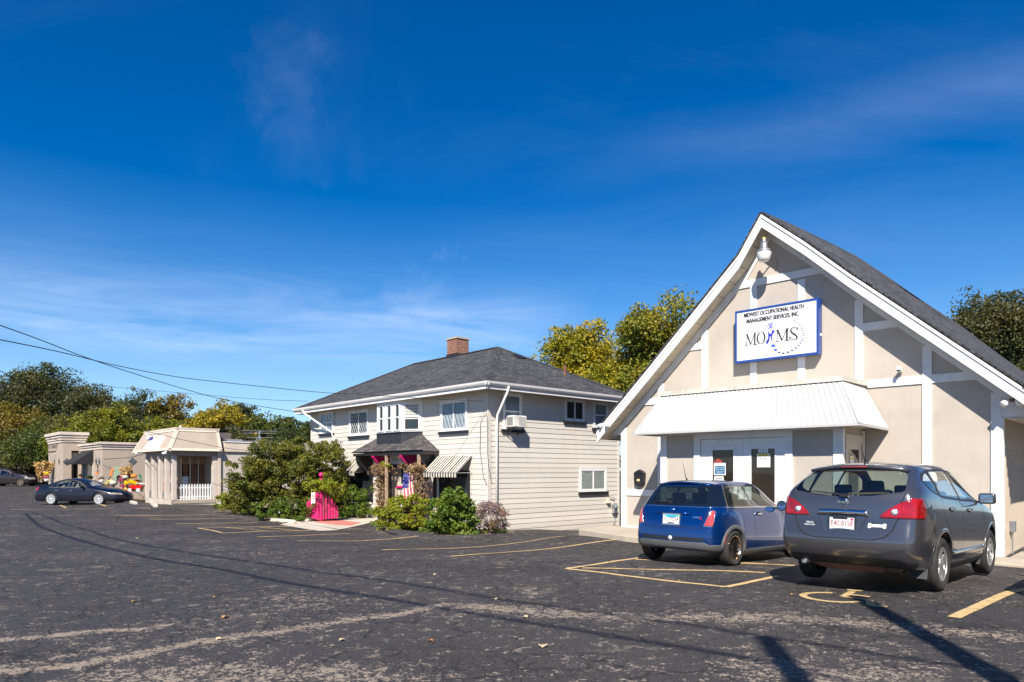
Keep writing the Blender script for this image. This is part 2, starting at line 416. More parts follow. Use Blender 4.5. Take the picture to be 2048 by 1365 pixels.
    h = math_n(nt, 'SUBTRACT', h, math_n(nt, 'MULTIPLY', crack, 1.6)); h = math_n(nt, 'SUBTRACT', h, math_n(nt, 'MULTIPLY', wm2, .35))
    h = math_n(nt, 'ADD', h, math_n(nt, 'MULTIPLY', mid.outputs[0], 1.3))
    bump(nt, b, h, .75, .009)
    return m
M_ASPH = asphalt_mat()
def axis_lines(lo, hi, fine_lo, fine_hi, st):
    a = list(np.arange(fine_lo, fine_hi+1e-6, st)); s = st; x = fine_hi
    while x < hi: s *= 1.25; x += s; a.append(min(x, hi))
    s = st; x = fine_lo
    while x > lo: s *= 1.25; x -= s; a.insert(0, max(x, lo))
    return np.array(a)
gx = axis_lines(-900, 900, -26, 14, .11); gy = axis_lines(-300, 1500, 3.5, 24, .1)
GX, GY = np.meshgrid(gx, gy, indexing='ij')
GZ = gz_np(GX, GY)
rng = np.random.default_rng(3)
def lerp_noise(X, Y, sc, seed):
    r = np.random.default_rng(seed).random((64, 64)); x = X*sc; y = Y*sc
    xi = np.floor(x).astype(int); yi = np.floor(y).astype(int); fx = x-xi; fy = y-yi; fx = fx*fx*(3-2*fx); fy = fy*fy*(3-2*fy)
    g = lambda a, b: r[a % 64, b % 64]
    return (g(xi, yi)*(1-fx)+g(xi+1, yi)*fx)*(1-fy)+(g(xi, yi+1)*(1-fx)+g(xi+1, yi+1)*fx)*fy
nearm = np.clip((60-np.hypot(GX, GY-15))/30, 0, 1)
GZ = GZ+nearm*(.02*(lerp_noise(GX, GY, .6, 1)-.5)+.008*(lerp_noise(GX, GY, 2.2, 2)-.5))
wear = np.zeros(GX.shape)
def worn_line(pts, wdt, amt):
    global wear
    P_ = gpts(*pts); d = poly_dist(GX, GY, P_)
    wear = np.maximum(wear, amt*np.exp(-(d/wdt)**2))
worn_line([(0, 1283), (80, 1275), (187, 1264), (300, 1258), (335, 1250)], .085, .55)
worn_line([(-60, 1345), (100, 1336), (250, 1315), (400, 1283), (560, 1262), (700, 1240), (800, 1228), (890, 1208)], .095, .50)
worn_line([(0, 1338), (100, 1318), (200, 1300)], .09, .3)
worn_line([(400, 1240), (520, 1227), (700, 1200), (860, 1187)], .08, .24)
worn_line([(940, 1213), (1100, 1226), (1300, 1236), (1420, 1237), (1560, 1236), (1700, 1245), (1850, 1262), (2060, 1275)], .30, .34)
worn_line([(1250, 1140), (1330, 1150)], .3, .1)
worn_line([(1060, 1180), (1080, 1190)], .25, .25)
worn_line([(200, 1365), (420, 1345), (640, 1345), (800, 1365)], .30, .20)
worn_line([(100, 1140), (200, 1135)], .3, .22)
worn_line([(560, 1195), (640, 1205)], .5, .2)
worn_line([(1500, 1330), (1700, 1360), (1800, 1345)], .3, .2)
worn_line([(600, 1050), (640, 1056), (760, 1057), (880, 1073)], .7, .3)
worn_line([(440, 1022), (560, 1043)], .8, .25)
worn_line([(400, 1050), (520, 1060)], .5, .16)
worn_line([(-50, 1036), (60, 1033), (300, 1030)], .5, .2)
wear += .085*np.clip((7.4-GY)/2.2, 0, 1)*(.5+lerp_noise(GX, GY, .5, 5)) + .10*(lerp_noise(GX, GY, .35, 8)-.45)
gm = MB(); nxg, nyg = GX.shape
me = bpy.data.meshes.new('ground')
vv = np.stack([GX, GY, GZ], -1).reshape(-1, 3)
I, J = np.meshgrid(np.arange(nxg-1), np.arange(nyg-1), indexing='ij'); a0 = (I*nyg+J).ravel()
ff = np.stack([a0, a0+nyg, a0+nyg+1, a0+1], -1)
me.vertices.add(len(vv)); me.vertices.foreach_set('co', vv.ravel())
me.loops.add(ff.size); me.loops.foreach_set('vertex_index', ff.ravel().astype(np.int32))
me.polygons.add(len(ff)); me.polygons.foreach_set('loop_start', (np.arange(len(ff))*4).astype(np.int32)); me.polygons.foreach_set('use_smooth', np.ones(len(ff), bool))
me.update(calc_edges=True); me.validate()
at_ = me.attributes.new('wear', 'FLOAT', 'POINT'); at_.data.foreach_set('value', wear.ravel().astype(np.float32))
me.materials.append(M_ASPH)
ground = bpy.data.objects.new('ground', me); COL.objects.link(ground); tag(ground, 'dark worn asphalt parking lot', kind='structure')
def gsurf(x, y):
    z = gz(x, y); nm = max(0, min(1, (60-sqrt(x*x+(y-15)**2))/30))
    return z+nm*(.02*(float(lerp_noise(np.array(x), np.array(y), .6, 1))-.5)+.008*(float(lerp_noise(np.array(x), np.array(y), 2.2, 2))-.5))

def sheet(name, poly, mat, dz=.004, step=.35, label=None, kind='structure', taper=None):
    """a thin sheet draped on the ground inside a world polygon (convex quads are split finely)"""
    bm = bmesh.new(); vs = [bm.verts.new((p[0], p[1], 0)) for p in poly]; bm.faces.new(vs)
    xs = [p[0] for p in poly]; ys = [p[1] for p in poly]
    for ax, lo, hi in ((0, min(xs), max(xs)), (1, min(ys), max(ys))):
        t = lo+step
        while t < hi:
            no = (1, 0, 0) if ax == 0 else (0, 1, 0); cp = (t, 0, 0) if ax == 0 else (0, t, 0)
            bmesh.ops.bisect_plane(bm, geom=bm.verts[:]+bm.edges[:]+bm.faces[:], plane_co=cp, plane_no=no); t += step
    for v in bm.verts: v.co.z = gsurf(v.co.x, v.co.y)+dz
    bmesh.ops.recalc_face_normals(bm, faces=bm.faces)
    for f in bm.faces:
        if f.normal.z < 0: f.normal_flip()
        f.smooth = True
    me = bpy.data.meshes.new(name); bm.to_mesh(me); bm.free(); me.materials.append(mat)
    o = bpy.data.objects.new(name, me); COL.objects.link(o); tag(o, label, kind=kind)
    return o
def paint_mat():
    m, nt, b, out = new_mat('road_paint'); SPK = 1
    c = objc(nt)
    n = tex(nt, 'ShaderNodeTexNoise', c, 9., Detail=6., Roughness=.7); n2 = tex(nt, 'ShaderNodeTexNoise', c, 60., Detail=3.)
    s = math_n(nt, 'ADD', math_n(nt, 'MULTIPLY', n.outputs[0], .7), math_n(nt, 'MULTIPLY', n2.outputs[0], .4))
    col = ramp(nt, s, [(.36, (.58, .42, .20)), (.7, (.44, .30, .14))]).outputs[0]
    lk(nt, col, b.inputs['Base Color']); b.inputs['Roughness'].default_value = .8
    bump(nt, b, n2.outputs[0], .5, .006)
    tr = N(nt, 'ShaderNodeBsdfTransparent'); mx = N(nt, 'ShaderNodeMixShader')
    lk(nt, ramp(nt, s, [(.60, g3(.0)), (.70, g3(.8))]).outputs[0], mx.inputs[0]); lk(nt, b.outputs[0], mx.inputs[1]); lk(nt, tr.outputs[0], mx.inputs[2]); lk(nt, mx.outputs[0], out.inputs[0])
    return m
M_PAINT = paint_mat()
def stripe(p0, p1, wd=.10, name='parking_line'):
    a, b = G(*p0), G(*p1); d = (b-a); d.z = 0; d.normalize(); s = Vector((-d.y, d.x, 0))*wd/2
    mid = []
    bm_pts = [(a+s), (b+s), (b-s), (a-s)]
    return sheet(name, [(p.x, p.y) for p in bm_pts], M_PAINT, .006, .3)
lines = [((765, 1101), (1130, 1072)), ((902, 1113), (1240, 1079)), ((1132, 1138), (1285, 1116)), ((1132, 1138), (1452, 1176)), ((1452, 1176), (1556, 1153)), ((1165, 1137), (1530, 1146)), ((1270, 1120), (1590, 1132)),
         ((1470, 1128), (1590, 1131)), ((596, 1083), (850, 1072)), ((515, 1075), (700, 1068)), ((396, 1057), (640, 1053)), ((396, 1057), (446, 1066)), ((446, 1066), (640, 1060)), ((452, 1056), (545, 1064)), ((520, 1055), (600, 1062)),
         ((350, 1048), (515, 1046)), ((300, 1039), (470, 1038)), ((232, 1031), (430, 1030)), ((120, 1011), (132, 1016)), ((195, 1009), (212, 1013)), ((20, 1019), (310, 1018)), ((900, 1075), (1010, 1073))]
for p0, p1 in lines: stripe(p0, p1, .10)
stripe((1908, 1236), (2075, 1172), .13)
# wheelchair symbol painted on the lot, lying along the bay
def painted_symbol():
    c0 = G(1668, 1196); u = Vector((.72, -.69, 0)); vdir = Vector((.69, .72, 0))   # right, towards the building
    def W_(x, y): p = c0+u*x+vdir*y; return (p.x, p.y, gsurf(p.x, p.y)+.006)
    mb = MB()
    def strip(pts, wd):
        for (x0, y0), (x1, y1) in zip(pts[:-1], pts[1:]):
            d = Vector((x1-x0, y1-y0)).normalized(); s = Vector((-d.y, d.x))*wd/2
            mb.quad(W_(x0+s.x, y0+s.y), W_(x1+s.x, y1+s.y), W_(x1-s.x, y1-s.y), W_(x0-s.x, y0-s.y))
    arc = [(.36*cos(a), .36*sin(a)) for a in np.linspace(radians(112), radians(345), 24)]
    strip(arc, .09)
    strip([(.02, .62), (.07, .12), (.38, .10), (.52, -.30), (.68, -.24)], .09); strip([(.05, .36), (.32, .34)], .07)
    mb.quad(*[W_(.0+.10*cos(a), .78+.10*sin(a)) for a in np.linspace(0, 2*pi, 14)[:-1]])
    o = mb.build('painted_wheelchair_symbol', M_PAINT, fixn=False); tag(o, 'worn yellow wheelchair symbol painted behind the grey car', kind='structure')
painted_symbol()
# ================================================================ shared materials
def slope_uv(o):
    me = o.data; uv = me.uv_layers.new(name='slope')
    for p in me.polygons:
        n = p.normal; u = Vector((0, 0, 1)).cross(n)
        if u.length < .05: u = Vector((1, 0, 0))
        u.normalize(); v = n.cross(u)
        for li in p.loop_indices:
            c = me.vertices[me.loops[li].vertex_index].co
            uv.data[li].uv = (c.dot(u), c.dot(v))
    return o
def shingle_mat(name, dark, light, row=.145):
    m, nt, b, out = new_mat(name)
    uv = N(nt, 'ShaderNodeUVMap', uv_map='slope').outputs[0]
    wn = tex(nt, 'ShaderNodeTexNoise', uv, 9., Detail=3.)
    sc_ = N(nt, 'ShaderNodeVectorMath', operation='SCALE'); lk(nt, wn.outputs['Color'], sc_.inputs[0]); sc_.inputs['Scale'].default_value = .03
    ad = N(nt, 'ShaderNodeVectorMath', operation='ADD'); lk(nt, uv, ad.inputs[0]); lk(nt, sc_.outputs[0], ad.inputs[1])
    br = N(nt, 'ShaderNodeTexBrick'); lk(nt, ad.outputs[0], br.inputs['Vector'])
    br.inputs['Scale'].default_value = 1.; br.inputs['Brick Width'].default_value = .26; br.inputs['Row Height'].default_value = row
    br.inputs['Mortar Size'].default_value = .012; br.inputs['Mortar Smooth'].default_value = .3; br.inputs['Bias'].default_value = -.1
    br.inputs['Color1'].default_value = (*dark, 1); br.inputs['Color2'].default_value = (*light, 1); br.inputs['Mortar'].default_value = (*(v*.35 for v in dark), 1)
    br.offset = .37; br.squash = 1.3; br.squash_frequency = 3
    mp = N(nt, 'ShaderNodeMapping'); lk(nt, uv, mp.inputs[0]); mp.inputs['Scale'].default_value = (4, 14, 1)
    n = tex(nt, 'ShaderNodeTexNoise', mp.outputs[0], 1.2, Detail=5., Roughness=.7); n2 = tex(nt, 'ShaderNodeTexNoise', uv, .5, Detail=3.); n3 = tex(nt, 'ShaderNodeTexNoise', uv, 160., Detail=2.)
    c = mixc(nt, 1., br.outputs[0], ramp(nt, n.outputs[0], [(.3, g3(.5)), (.7, g3(1.5))]).outputs[0], 'MULTIPLY')
    c = mixc(nt, 1., c, ramp(nt, n2.outputs[0], [(.3, g3(.85)), (.7, g3(1.15))]).outputs[0], 'MULTIPLY')
    c = mixc(nt, 1., c, ramp(nt, n3.outputs[0], [(.3, g3(.7)), (.7, g3(1.3))]).outputs[0], 'MULTIPLY')
    lk(nt, c, b.inputs['Base Color']); b.inputs['Roughness'].default_value = .95
    sx = N(nt, 'ShaderNodeSeparateXYZ'); lk(nt, ad.outputs[0], sx.inputs[0])
    saw = math_n(nt, 'FRACT', math_n(nt, 'DIVIDE', sx.outputs[1], row))
    h = math_n(nt, 'SUBTRACT', math_n(nt, 'MULTIPLY', br.outputs['Fac'], -.6), math_n(nt, 'MULTIPLY', saw, .9)); h = math_n(nt, 'ADD', h, math_n(nt, 'MULTIPLY', n.outputs[0], .8))
    bump(nt, b, h, .9, .014)
    return m
M_SHG = shingle_mat('grey_shingles', (.030, .030, .034), (.078, .076, .082))
M_SHB = shingle_mat('brown_grey_shingles', (.045, .040, .040), (.10, .09, .088), .15)
def stucco_mat(name, col, bs=26, strength=.8, patch=.09):
    m, nt, b, out = new_mat(name); c = objc(nt)
    n = tex(nt, 'ShaderNodeTexNoise', c, 1.3, Detail=6., Roughness=.6); f = tex(nt, 'ShaderNodeTexNoise', c, bs, Detail=6., Roughness=.6)
    mu = tex(nt, 'ShaderNodeTexNoise', objc(nt, (3, 3, 7)), 2.2, Detail=7., Roughness=.65, Distortion=1.2)
    cc = ramp(nt, n.outputs[0], [(.25, tuple(v*(1-patch*1.6) for v in col)), (.75, tuple(v*(1+patch) for v in col))]).outputs[0]
    # drips and grime: streaks that run down the wall
    st = tex(nt, 'ShaderNodeTexNoise', objc(nt, (9, 9, .35)), 1.4, Detail=6., Roughness=.6)
    cc = mixc(nt, math_n(nt, 'MULTIPLY', ramp(nt, st.outputs[0], [(.56, g3(0)), (.8, g3(1))]).outputs[0], .22), cc, tuple(v*.62 for v in col))
    lk(nt, cc, b.inputs['Base Color']); b.inputs['Roughness'].default_value = .88
    h = math_n(nt, 'ADD', math_n(nt, 'MULTIPLY', f.outputs[0], .35), math_n(nt, 'MULTIPLY', ramp(nt, mu.outputs[0], [(.60, g3(0)), (.64, g3(1)), (.70, g3(.2))]).outputs[0], .8))
    bump(nt, b, h, strength, .006)
    return m
M_STUC = stucco_mat('tan_stucco', (.435, .385, .33), 45, .34)
M_EIFS = stucco_mat('tan_render', (.36, .295, .235), 40, .25)
M_CORN = stucco_mat('cream_cornice', (.54, .46, .38), 40, .15)
def wood_white(name, col, dirt=.18):
    m, nt, b, out = new_mat(name); c = objc(nt)
    n = tex(nt, 'ShaderNodeTexNoise', c, 2.6, Detail=7., Roughness=.65); f = tex(nt, 'ShaderNodeTexNoise', objc(nt, (4, 4, 40)), 3., Detail=4.)
    cc = ramp(nt, n.outputs[0], [(.3, tuple(v*(1-dirt) for v in col)), (.6, col)]).outputs[0]
    chip = tex(nt, 'ShaderNodeTexNoise', c, 11., Detail=6., Roughness=.75)
    cc = mixc(nt, math_n(nt, 'MULTIPLY', ramp(nt, chip.outputs[0], [(.67, g3(0)), (.72, g3(1))]).outputs[0], .5), cc, tuple(v*.45 for v in col))
    lk(nt, cc, b.inputs['Base Color']); b.inputs['Roughness'].default_value = .55
    bump(nt, b, f.outputs[0], .2, .004); return m
M_WHITE = wood_white('white_trim_paint', (.74, .73, .71))
M_CREAM = wood_white('cream_soffit_paint', (.52, .47, .38))
M_SOFF = wood_white('tan_soffit_boards', (.58, .50, .38), .3)
def siding_mat(name, col):
    m, nt, b, out = new_mat(name); c = objc(nt)
    n = tex(nt, 'ShaderNodeTexNoise', c, .7, Detail=6., Roughness=.6); g = tex(nt, 'ShaderNodeTexNoise', objc(nt, (2, 2, 60)), 3., Detail=3.)
    st = tex(nt, 'ShaderNodeTexNoise', objc(nt, (2.2, 2.2, .15)), 1.2, Detail=6., Roughness=.6)
    zz_ = N(nt, 'ShaderNodeSeparateXYZ'); lk(nt, c, zz_.inputs[0])
    cc = ramp(nt, n.outputs[0], [(.3, tuple(v*.93 for v in col)), (.7, col)]).outputs[0]
    cc = mixc(nt, math_n(nt, 'MULTIPLY', ramp(nt, st.outputs[0], [(.6, g3(0)), (.78, g3(1))]).outputs[0], .35), cc, (col[0]*.9, col[1]*.76, col[2]*.58))
    rowf = math_n(nt, 'FLOOR', math_n(nt, 'DIVIDE', math_n(nt, 'ADD', zz_.outputs[2], .72), .183)); wn_ = N(nt, 'ShaderNodeTexWhiteNoise', noise_dimensions='1D'); lk(nt, rowf, wn_.inputs['W'])
    cc = mixc(nt, 1., cc, ramp(nt, wn_.outputs['Value'], [(0, g3(.93)), (1, g3(1.03))]).outputs[0], 'MULTIPLY')
    # butt joints between boards, staggered by course
    along = math_n(nt, 'ADD', zz_.outputs[0], zz_.outputs[1]); jf = math_n(nt, 'FRACT', math_n(nt, 'ADD', math_n(nt, 'DIVIDE', along, 3.66), math_n(nt, 'MULTIPLY', wn_.outputs['Value'], 7.3)))
    cc = mixc(nt, math_n(nt, 'MULTIPLY', math_n(nt, 'LESS_THAN', math_n(nt, 'ABSOLUTE', math_n(nt, 'SUBTRACT', jf, .5)), .0016), .6), cc, tuple(v*.35 for v in col))
    # soil splash near the ground
    spl = math_n(nt, 'MULTIPLY', ramp(nt, math_n(nt, 'ADD', zz_.outputs[2], .9), [(0, g3(1)), (.55, g3(0))]).outputs[0], ramp(nt, n.outputs[0], [(.3, g3(.15)), (.65, g3(.55))]).outputs[0])
    cc = mixc(nt, spl, cc, (.20, .16, .12))
    lk(nt, cc, b.inputs['Base Color']); b.inputs['Roughness'].default_value = .6
    bump(nt, b, math_n(nt, 'ADD', math_n(nt, 'MULTIPLY', g.outputs[0], .2), n.outputs[0]), .3, .02); return m
M_SIDE = siding_mat('pale_grey_siding', (.60, .555, .495))
M_GUTTER = plain('gutter_white_metal', (.72, .70, .68), .35, 0, .06, 2, coat=.2)
M_BLACK = plain('black_paint', (.016, .016, .018), .45, 0, .3, 3)
M_BLUEBLK = plain('blue_black_boards', (.028, .031, .040), .55, 0, .3, 3)
M_METALR = plain('white_corrugated_metal', (.47, .46, .445), .42, 0, .06, 1.5, coat=.15)
M_RIB = siding_mat('tan_ribbed_metal', (.40, .33, .255))
M_T111 = siding_mat('grey_beige_board_panel', (.50, .44, .39))
M_CONC = stucco_mat('concrete', (.40, .345, .27), 30, .5, .12)
M_CONC2 = stucco_mat('pale_concrete', (.47, .42, .35), 30, .5, .1)
M_REDCONC = stucco_mat('red_tactile_concrete', (.60, .16, .13), 40, .4, .1)
M_RUBBER = plain('rubber', (.018, .018, .018), .8, 0, .25, 8)
M_CHROME = plain('chrome', (.78, .78, .80), .12, 1., .05, 3)
M_STEEL = plain('galvanised_steel', (.48, .49, .50), .38, .85, .15, 6)
M_PINK = plain('hot_pink_paint', (.52, .003, .11), .5, 0, .18, 5, bumpy=.2, bscale=30)
M_DKPINK = plain('dark_pink_paint', (.42, .01, .11), .5, 0, .15, 5)
M_WOOD = plain('weathered_wood', (.36, .26, .17), .85, 0, .35, 9, bumpy=.4, bscale=40)
M_BARK = plain('bark', (.085, .066, .050), .95, 0, .4, 8, bumpy=.9, bscale=18)
M_WIRE = plain('black_cable', (.012, .012, .012), .6)
M_RUST = plain('rusty_pipe', (.16, .075, .05), .8, 0, .4, 10)
M_REDP = plain('red_paint', (.60, .012, .012), .35, coat=.3)
M_ORANGE = plain('orange_paint', (.80, .16, .02), .5, 0, .2)
M_GREENP = plain('green_paint', (.05, .20, .11), .6, 0, .3)
M_SAGE = plain('faded_green_boards', (.20, .28, .19), .75, 0, .3, 12)
def glass_mat(name, tint=(.02, .025, .03), clear=0., rough=.03, wav=.0):
    """window glass: glossy, dark behind; clear = how much can be seen through"""
    m, nt, b, out = new_mat(name)
    b.inputs['Base Color'].default_value = (*tint, 1); b.inputs['Roughness'].default_value = rough; b.inputs['IOR'].default_value = 1.52
    n = tex(nt, 'ShaderNodeTexNoise', objc(nt), 1.4, Detail=2.)
    bump(nt, b, n.outputs[0], .35 if wav == 0 else wav, .006)
    lk(nt, ramp(nt, n.outputs[0], [(.2, tuple(v*.7 for v in tint)), (.8, tuple(min(1, v*1.3) for v in tint))]).outputs[0], b.inputs['Base Color'])
    if clear:
        tr = N(nt, 'ShaderNodeBsdfTransparent'); tr.inputs[0].default_value = (.95, .98, .96, 1) if clear > .95 else (.80, .88, .84, 1)
        lw = N(nt, 'ShaderNodeLayerWeight'); lw.inputs[0].default_value = .5; fr = math_n(nt, 'ADD', math_n(nt, 'MULTIPLY', math_n(nt, 'POWER', lw.outputs['Facing'], 5.), .9), .05)
        gl = N(nt, 'ShaderNodeBsdfGlossy'); gl.inputs['Roughness'].default_value = .02; gl.inputs[0].default_value = (1, 1, 1, 1)
        m1 = N(nt, 'ShaderNodeMixShader'); m1.inputs[0].default_value = clear; lk(nt, b.outputs[0], m1.inputs[1]); lk(nt, tr.outputs[0], m1.inputs[2])
        m2 = N(nt, 'ShaderNodeMixShader'); lk(nt, fr, m2.inputs[0]); lk(nt, m1.outputs[0], m2.inputs[1]); lk(nt, gl.outputs[0], m2.inputs[2])
        lk(nt, m2.outputs[0], out.inputs[0])
    return m
M_GLASS = glass_mat('dark_window_glass', (.022, .026, .03))
M_GLASSB = glass_mat('blue_grey_curtained_glass', (.16, .20, .24))
M_GLASSC = glass_mat('clear_shop_glass', (.01, .012, .013), .55)
M_CURT = plain('net_curtain', (.50, .52, .52), .9, 0, .15, 14)
M_BLIND = plain('window_blind', (.55, .54, .50), .8, 0, .08, 20)
def brick_mat():
    m, nt, b, out = new_mat('chimney_brick')
    uv = N(nt, 'ShaderNodeUVMap', uv_map='slope').outputs[0]
    br = N(nt, 'ShaderNodeTexBrick'); lk(nt, uv, br.inputs['Vector']); br.inputs['Scale'].default_value = 1.
    br.inputs['Brick Width'].default_value = .21; br.inputs['Row Height'].default_value = .075; br.inputs['Mortar Size'].default_value = .008
    br.inputs['Color1'].default_value = (.17, .050, .028, 1); br.inputs['Color2'].default_value = (.26, .095, .05, 1); br.inputs['Mortar'].default_value = (.28, .24, .19, 1)
    n = tex(nt, 'ShaderNodeTexNoise', uv, 12., Detail=5.)
    lk(nt, mixc(nt, 1., br.outputs[0], ramp(nt, n.outputs[0], [(.3, g3(.65)), (.7, g3(1.25))]).outputs[0], 'MULTIPLY'), b.inputs['Base Color'])
    b.inputs['Roughness'].default_value = .9; bump(nt, b, br.outputs['Fac'], -.8, .01); return m
M_BRICK = brick_mat()
def stripe_mat(name, a, bcol, pitch, axis=0, phase=0.):
    m, nt, b, out = new_mat(name); s = N(nt, 'ShaderNodeSeparateXYZ'); lk(nt, objc(nt), s.inputs[0])
    f = math_n(nt, 'FRACT', math_n(nt, 'ADD', math_n(nt, 'DIVIDE', s.outputs[axis], pitch), phase+50))
    g = math_n(nt, 'GREATER_THAN', f, .5)
    n = tex(nt, 'ShaderNodeTexNoise', objc(nt), 5., Detail=5.)
    c = mixc(nt, g, a, bcol); c = mixc(nt, 1., c, ramp(nt, n.outputs[0], [(.3, g3(.75)), (.7, g3(1.1))]).outputs[0], 'MULTIPLY')
    lk(nt, c, b.inputs['Base Color']); b.inputs['Roughness'].default_value = .9; return m

# ---------------------------------------------------------------- leaves
def leaf_mat(name, cols, trans=.27, noise_scale=.35, rough=.55):
    """cols: list of base colours picked per leaf, biased by clumps through the crown"""
    m, nt, b, out = new_mat(name)
    geo = N(nt, 'ShaderNodeNewGeometry'); n = tex(nt, 'ShaderNodeTexNoise', objc(nt), noise_scale, Detail=4., Roughness=.6)
    cl = ramp(nt, n.outputs[0], [(.3, g3(0)), (.7, g3(1))]).outputs[0]
    f = math_n(nt, 'ADD', math_n(nt, 'MULTIPLY', cl, .62), math_n(nt, 'MULTIPLY', geo.outputs['Random Per Island'], .38))
    st = [(i/(len(cols)-1), c) for i, c in enumerate(cols)]
    c = ramp(nt, f, st).outputs[0]
    lk(nt, c, b.inputs['Base Color']); b.inputs['Roughness'].default_value = rough; b.inputs['Specular IOR Level'].default_value = .35
    tr = N(nt, 'ShaderNodeBsdfTranslucent'); lk(nt, mixc(nt, 1., c, (1.5, 1.6, .6), 'MULTIPLY'), tr.inputs[0])
    mx = N(nt, 'ShaderNodeMixShader'); mx.inputs[0].default_value = trans; lk(nt, b.outputs[0], mx.inputs[1]); lk(nt, tr.outputs[0], mx.inputs[2]); lk(nt, mx.outputs[0], out.inputs[0])
    return m
LM = dict(
    dark=leaf_mat('leaf_dark_green', [(.022, .034, .010), (.048, .060, .015), (.095, .095, .024)]),
    olive=leaf_mat('leaf_olive', [(.030, .038, .012), (.065, .068, .020), (.12, .095, .03)]),
    green=leaf_mat('leaf_mid_green', [(.028, .045, .010), (.070, .090, .016), (.14, .14, .022)]),
    yellowgreen=leaf_mat('leaf_yellow_green', [(.05, .08, .012), (.15, .16, .012), (.33, .28, .016)]),
    yellow=leaf_mat('leaf_yellow', [(.07, .09, .012), (.26, .20, .012), (.44, .32, .018)]),
    gold=leaf_mat('leaf_gold', [(.05, .08, .010), (.17, .18, .012), (.36, .28, .014), (.42, .28, .015)], noise_scale=.5),
    maple=leaf_mat('leaf_turning_maple', [(.05, .09, .014), (.13, .16, .018), (.24, .21, .02), (.34, .19, .03)], noise_scale=.55),
    orange=leaf_mat('leaf_orange', [(.05, .055, .012), (.15, .115, .016), (.27, .17, .022)]),
    bright=leaf_mat('leaf_bright_green', [(.03, .07, .010), (.085, .14, .014), (.22, .24, .025)], noise_scale=2.),
    crab=leaf_mat('leaf_crabapple', [(.030, .050, .010), (.080, .100, .015), (.17, .16, .022), (.21, .12, .025)], noise_scale=1.6),
    sage=leaf_mat('leaf_grey_sage', [(.16, .13, .17), (.24, .18, .22), (.27, .16, .07), (.14, .15, .05)], noise_scale=1.4),
    lav=leaf_mat('flower_lavender', [(.22, .15, .30), (.36, .28, .42), (.40, .34, .42)], noise_scale=2.),
    dry=leaf_mat('leaf_dry_brown', [(.10, .06, .03), (.24, .15, .08), (.36, .25, .14)], .15, 3.),
    straw=leaf_mat('corn_straw', [(.38, .22, .07), (.50, .32, .12), (.56, .40, .20)], .15, 3.),
    purple=leaf_mat('twigs_purple_brown', [(.045, .030, .026), (.085, .055, .045), (.12, .085, .06)], .1, 1.),
    lime=leaf_mat('leaf_lime', [(.10, .16, .012), (.22, .24, .015), (.38, .33, .03)], noise_scale=2.),
    grass=leaf_mat('grass_blades', [(.04, .08, .014), (.10, .16, .02), (.22, .22, .05)], noise_scale=1.),
    mumy=leaf_mat('petal_yellow', [(.55, .36, .01), (.80, .60, .01), (.85, .68, .05)], noise_scale=5.),
    mump=leaf_mat('petal_pink', [(.30, .05, .12), (.50, .12, .24), (.60, .26, .30)], noise_scale=5.),
    mumc=leaf_mat('petal_cream', [(.50, .44, .20), (.72, .64, .34), (.62, .56, .40)], noise_scale=5.),
    mumo=leaf_mat('petal_rust', [(.22, .05, .012), (.50, .12, .015), (.65, .26, .02)], noise_scale=5.),
)
def leaf_cloud(centers, radii, n_each, size, rng, flat=.75, droop=0., ratio=.6, name='crown', mat=None, parent=None, folded=True):
    """many small leaf faces gathered in clumps; centers (k,3), radii (k,)"""
    k = len(centers); n = k*n_each
    c = np.repeat(np.asarray(centers, float), n_each, 0); r = np.repeat(np.asarray(radii, float), n_each)
    d = rng.normal(size=(n, 3)); d /= np.linalg.norm(d, axis=1)[:, None]
    rad = r*rng.random(n)**.45
    p = c+d*rad[:, None]*np.array([1, 1, flat])
    if droop: p[:, 2] -= droop*(rad/r)**2*r
    nrm = d*.55+rng.normal(size=(n, 3))*.6+np.array([0, 0, .35]); nrm /= np.linalg.norm(nrm, axis=1)[:, None]
    t = rng.normal(size=(n, 3)); t -= nrm*(t*nrm).sum(1)[:, None]; t /= np.linalg.norm(t, axis=1)[:, None]
    b = np.cross(nrm, t); s = size*(.6+.8*rng.random(n))[:, None]
    L = t*s*.5; W_ = b*s*.5*ratio
    # a leaf: four-point diamond folded a little along its midrib
    if folded:
        v = np.stack([p-L, p+W_+nrm*s*.12-L*.15, p+L, p-W_+nrm*s*.12-L*.15], 1)
    else:
        v = np.stack([p-L-W_, p+L-W_, p+L+W_, p-L+W_], 1)
    me = bpy.data.meshes.new(name)
    me.vertices.add(n*4); me.vertices.foreach_set('co', v.reshape(-1))
    me.loops.add(n*4); me.loops.foreach_set('vertex_index', np.arange(n*4, dtype=np.int32))
    me.polygons.add(n); me.polygons.foreach_set('loop_start', (np.arange(n)*4).astype(np.int32))
    me.update(calc_edges=True)
    me.materials.append(mat)
    o = bpy.data.objects.new(name, me); COL.objects.link(o)
    if parent is not None: o.parent = parent
    return o
# ================================================================ clinic with the gable front
Mf = Fr(3.094, 19.656, 46.07)
clinic = thing('clinic_building', 'tan stucco gable-fronted clinic with white timber trim and white metal awning', 'building', (3.094, 19.656, 0), Mf.rz)
RP = [(-.55, 2.62), (-.33, 2.85), (1.23, 4.32), (2.69, 5.73), (3.73, 6.74), (4.30, 7.60), (5.29, 6.74), (6.25, 5.83), (9.30, 3.11), (9.85, 2.62)]
def rz_(x):
    for (x0, z0), (x1, z1) in zip(RP[:-1], RP[1:]):
        if x0 <= x <= x1: return z0+(z1-z0)*(x-x0)/(x1-x0)
    return 2.6
WX1 = 8.89; DEEP = 15.
fz = lambda y: .42*max(0, min(1, (y+.5)/6.5))**.8
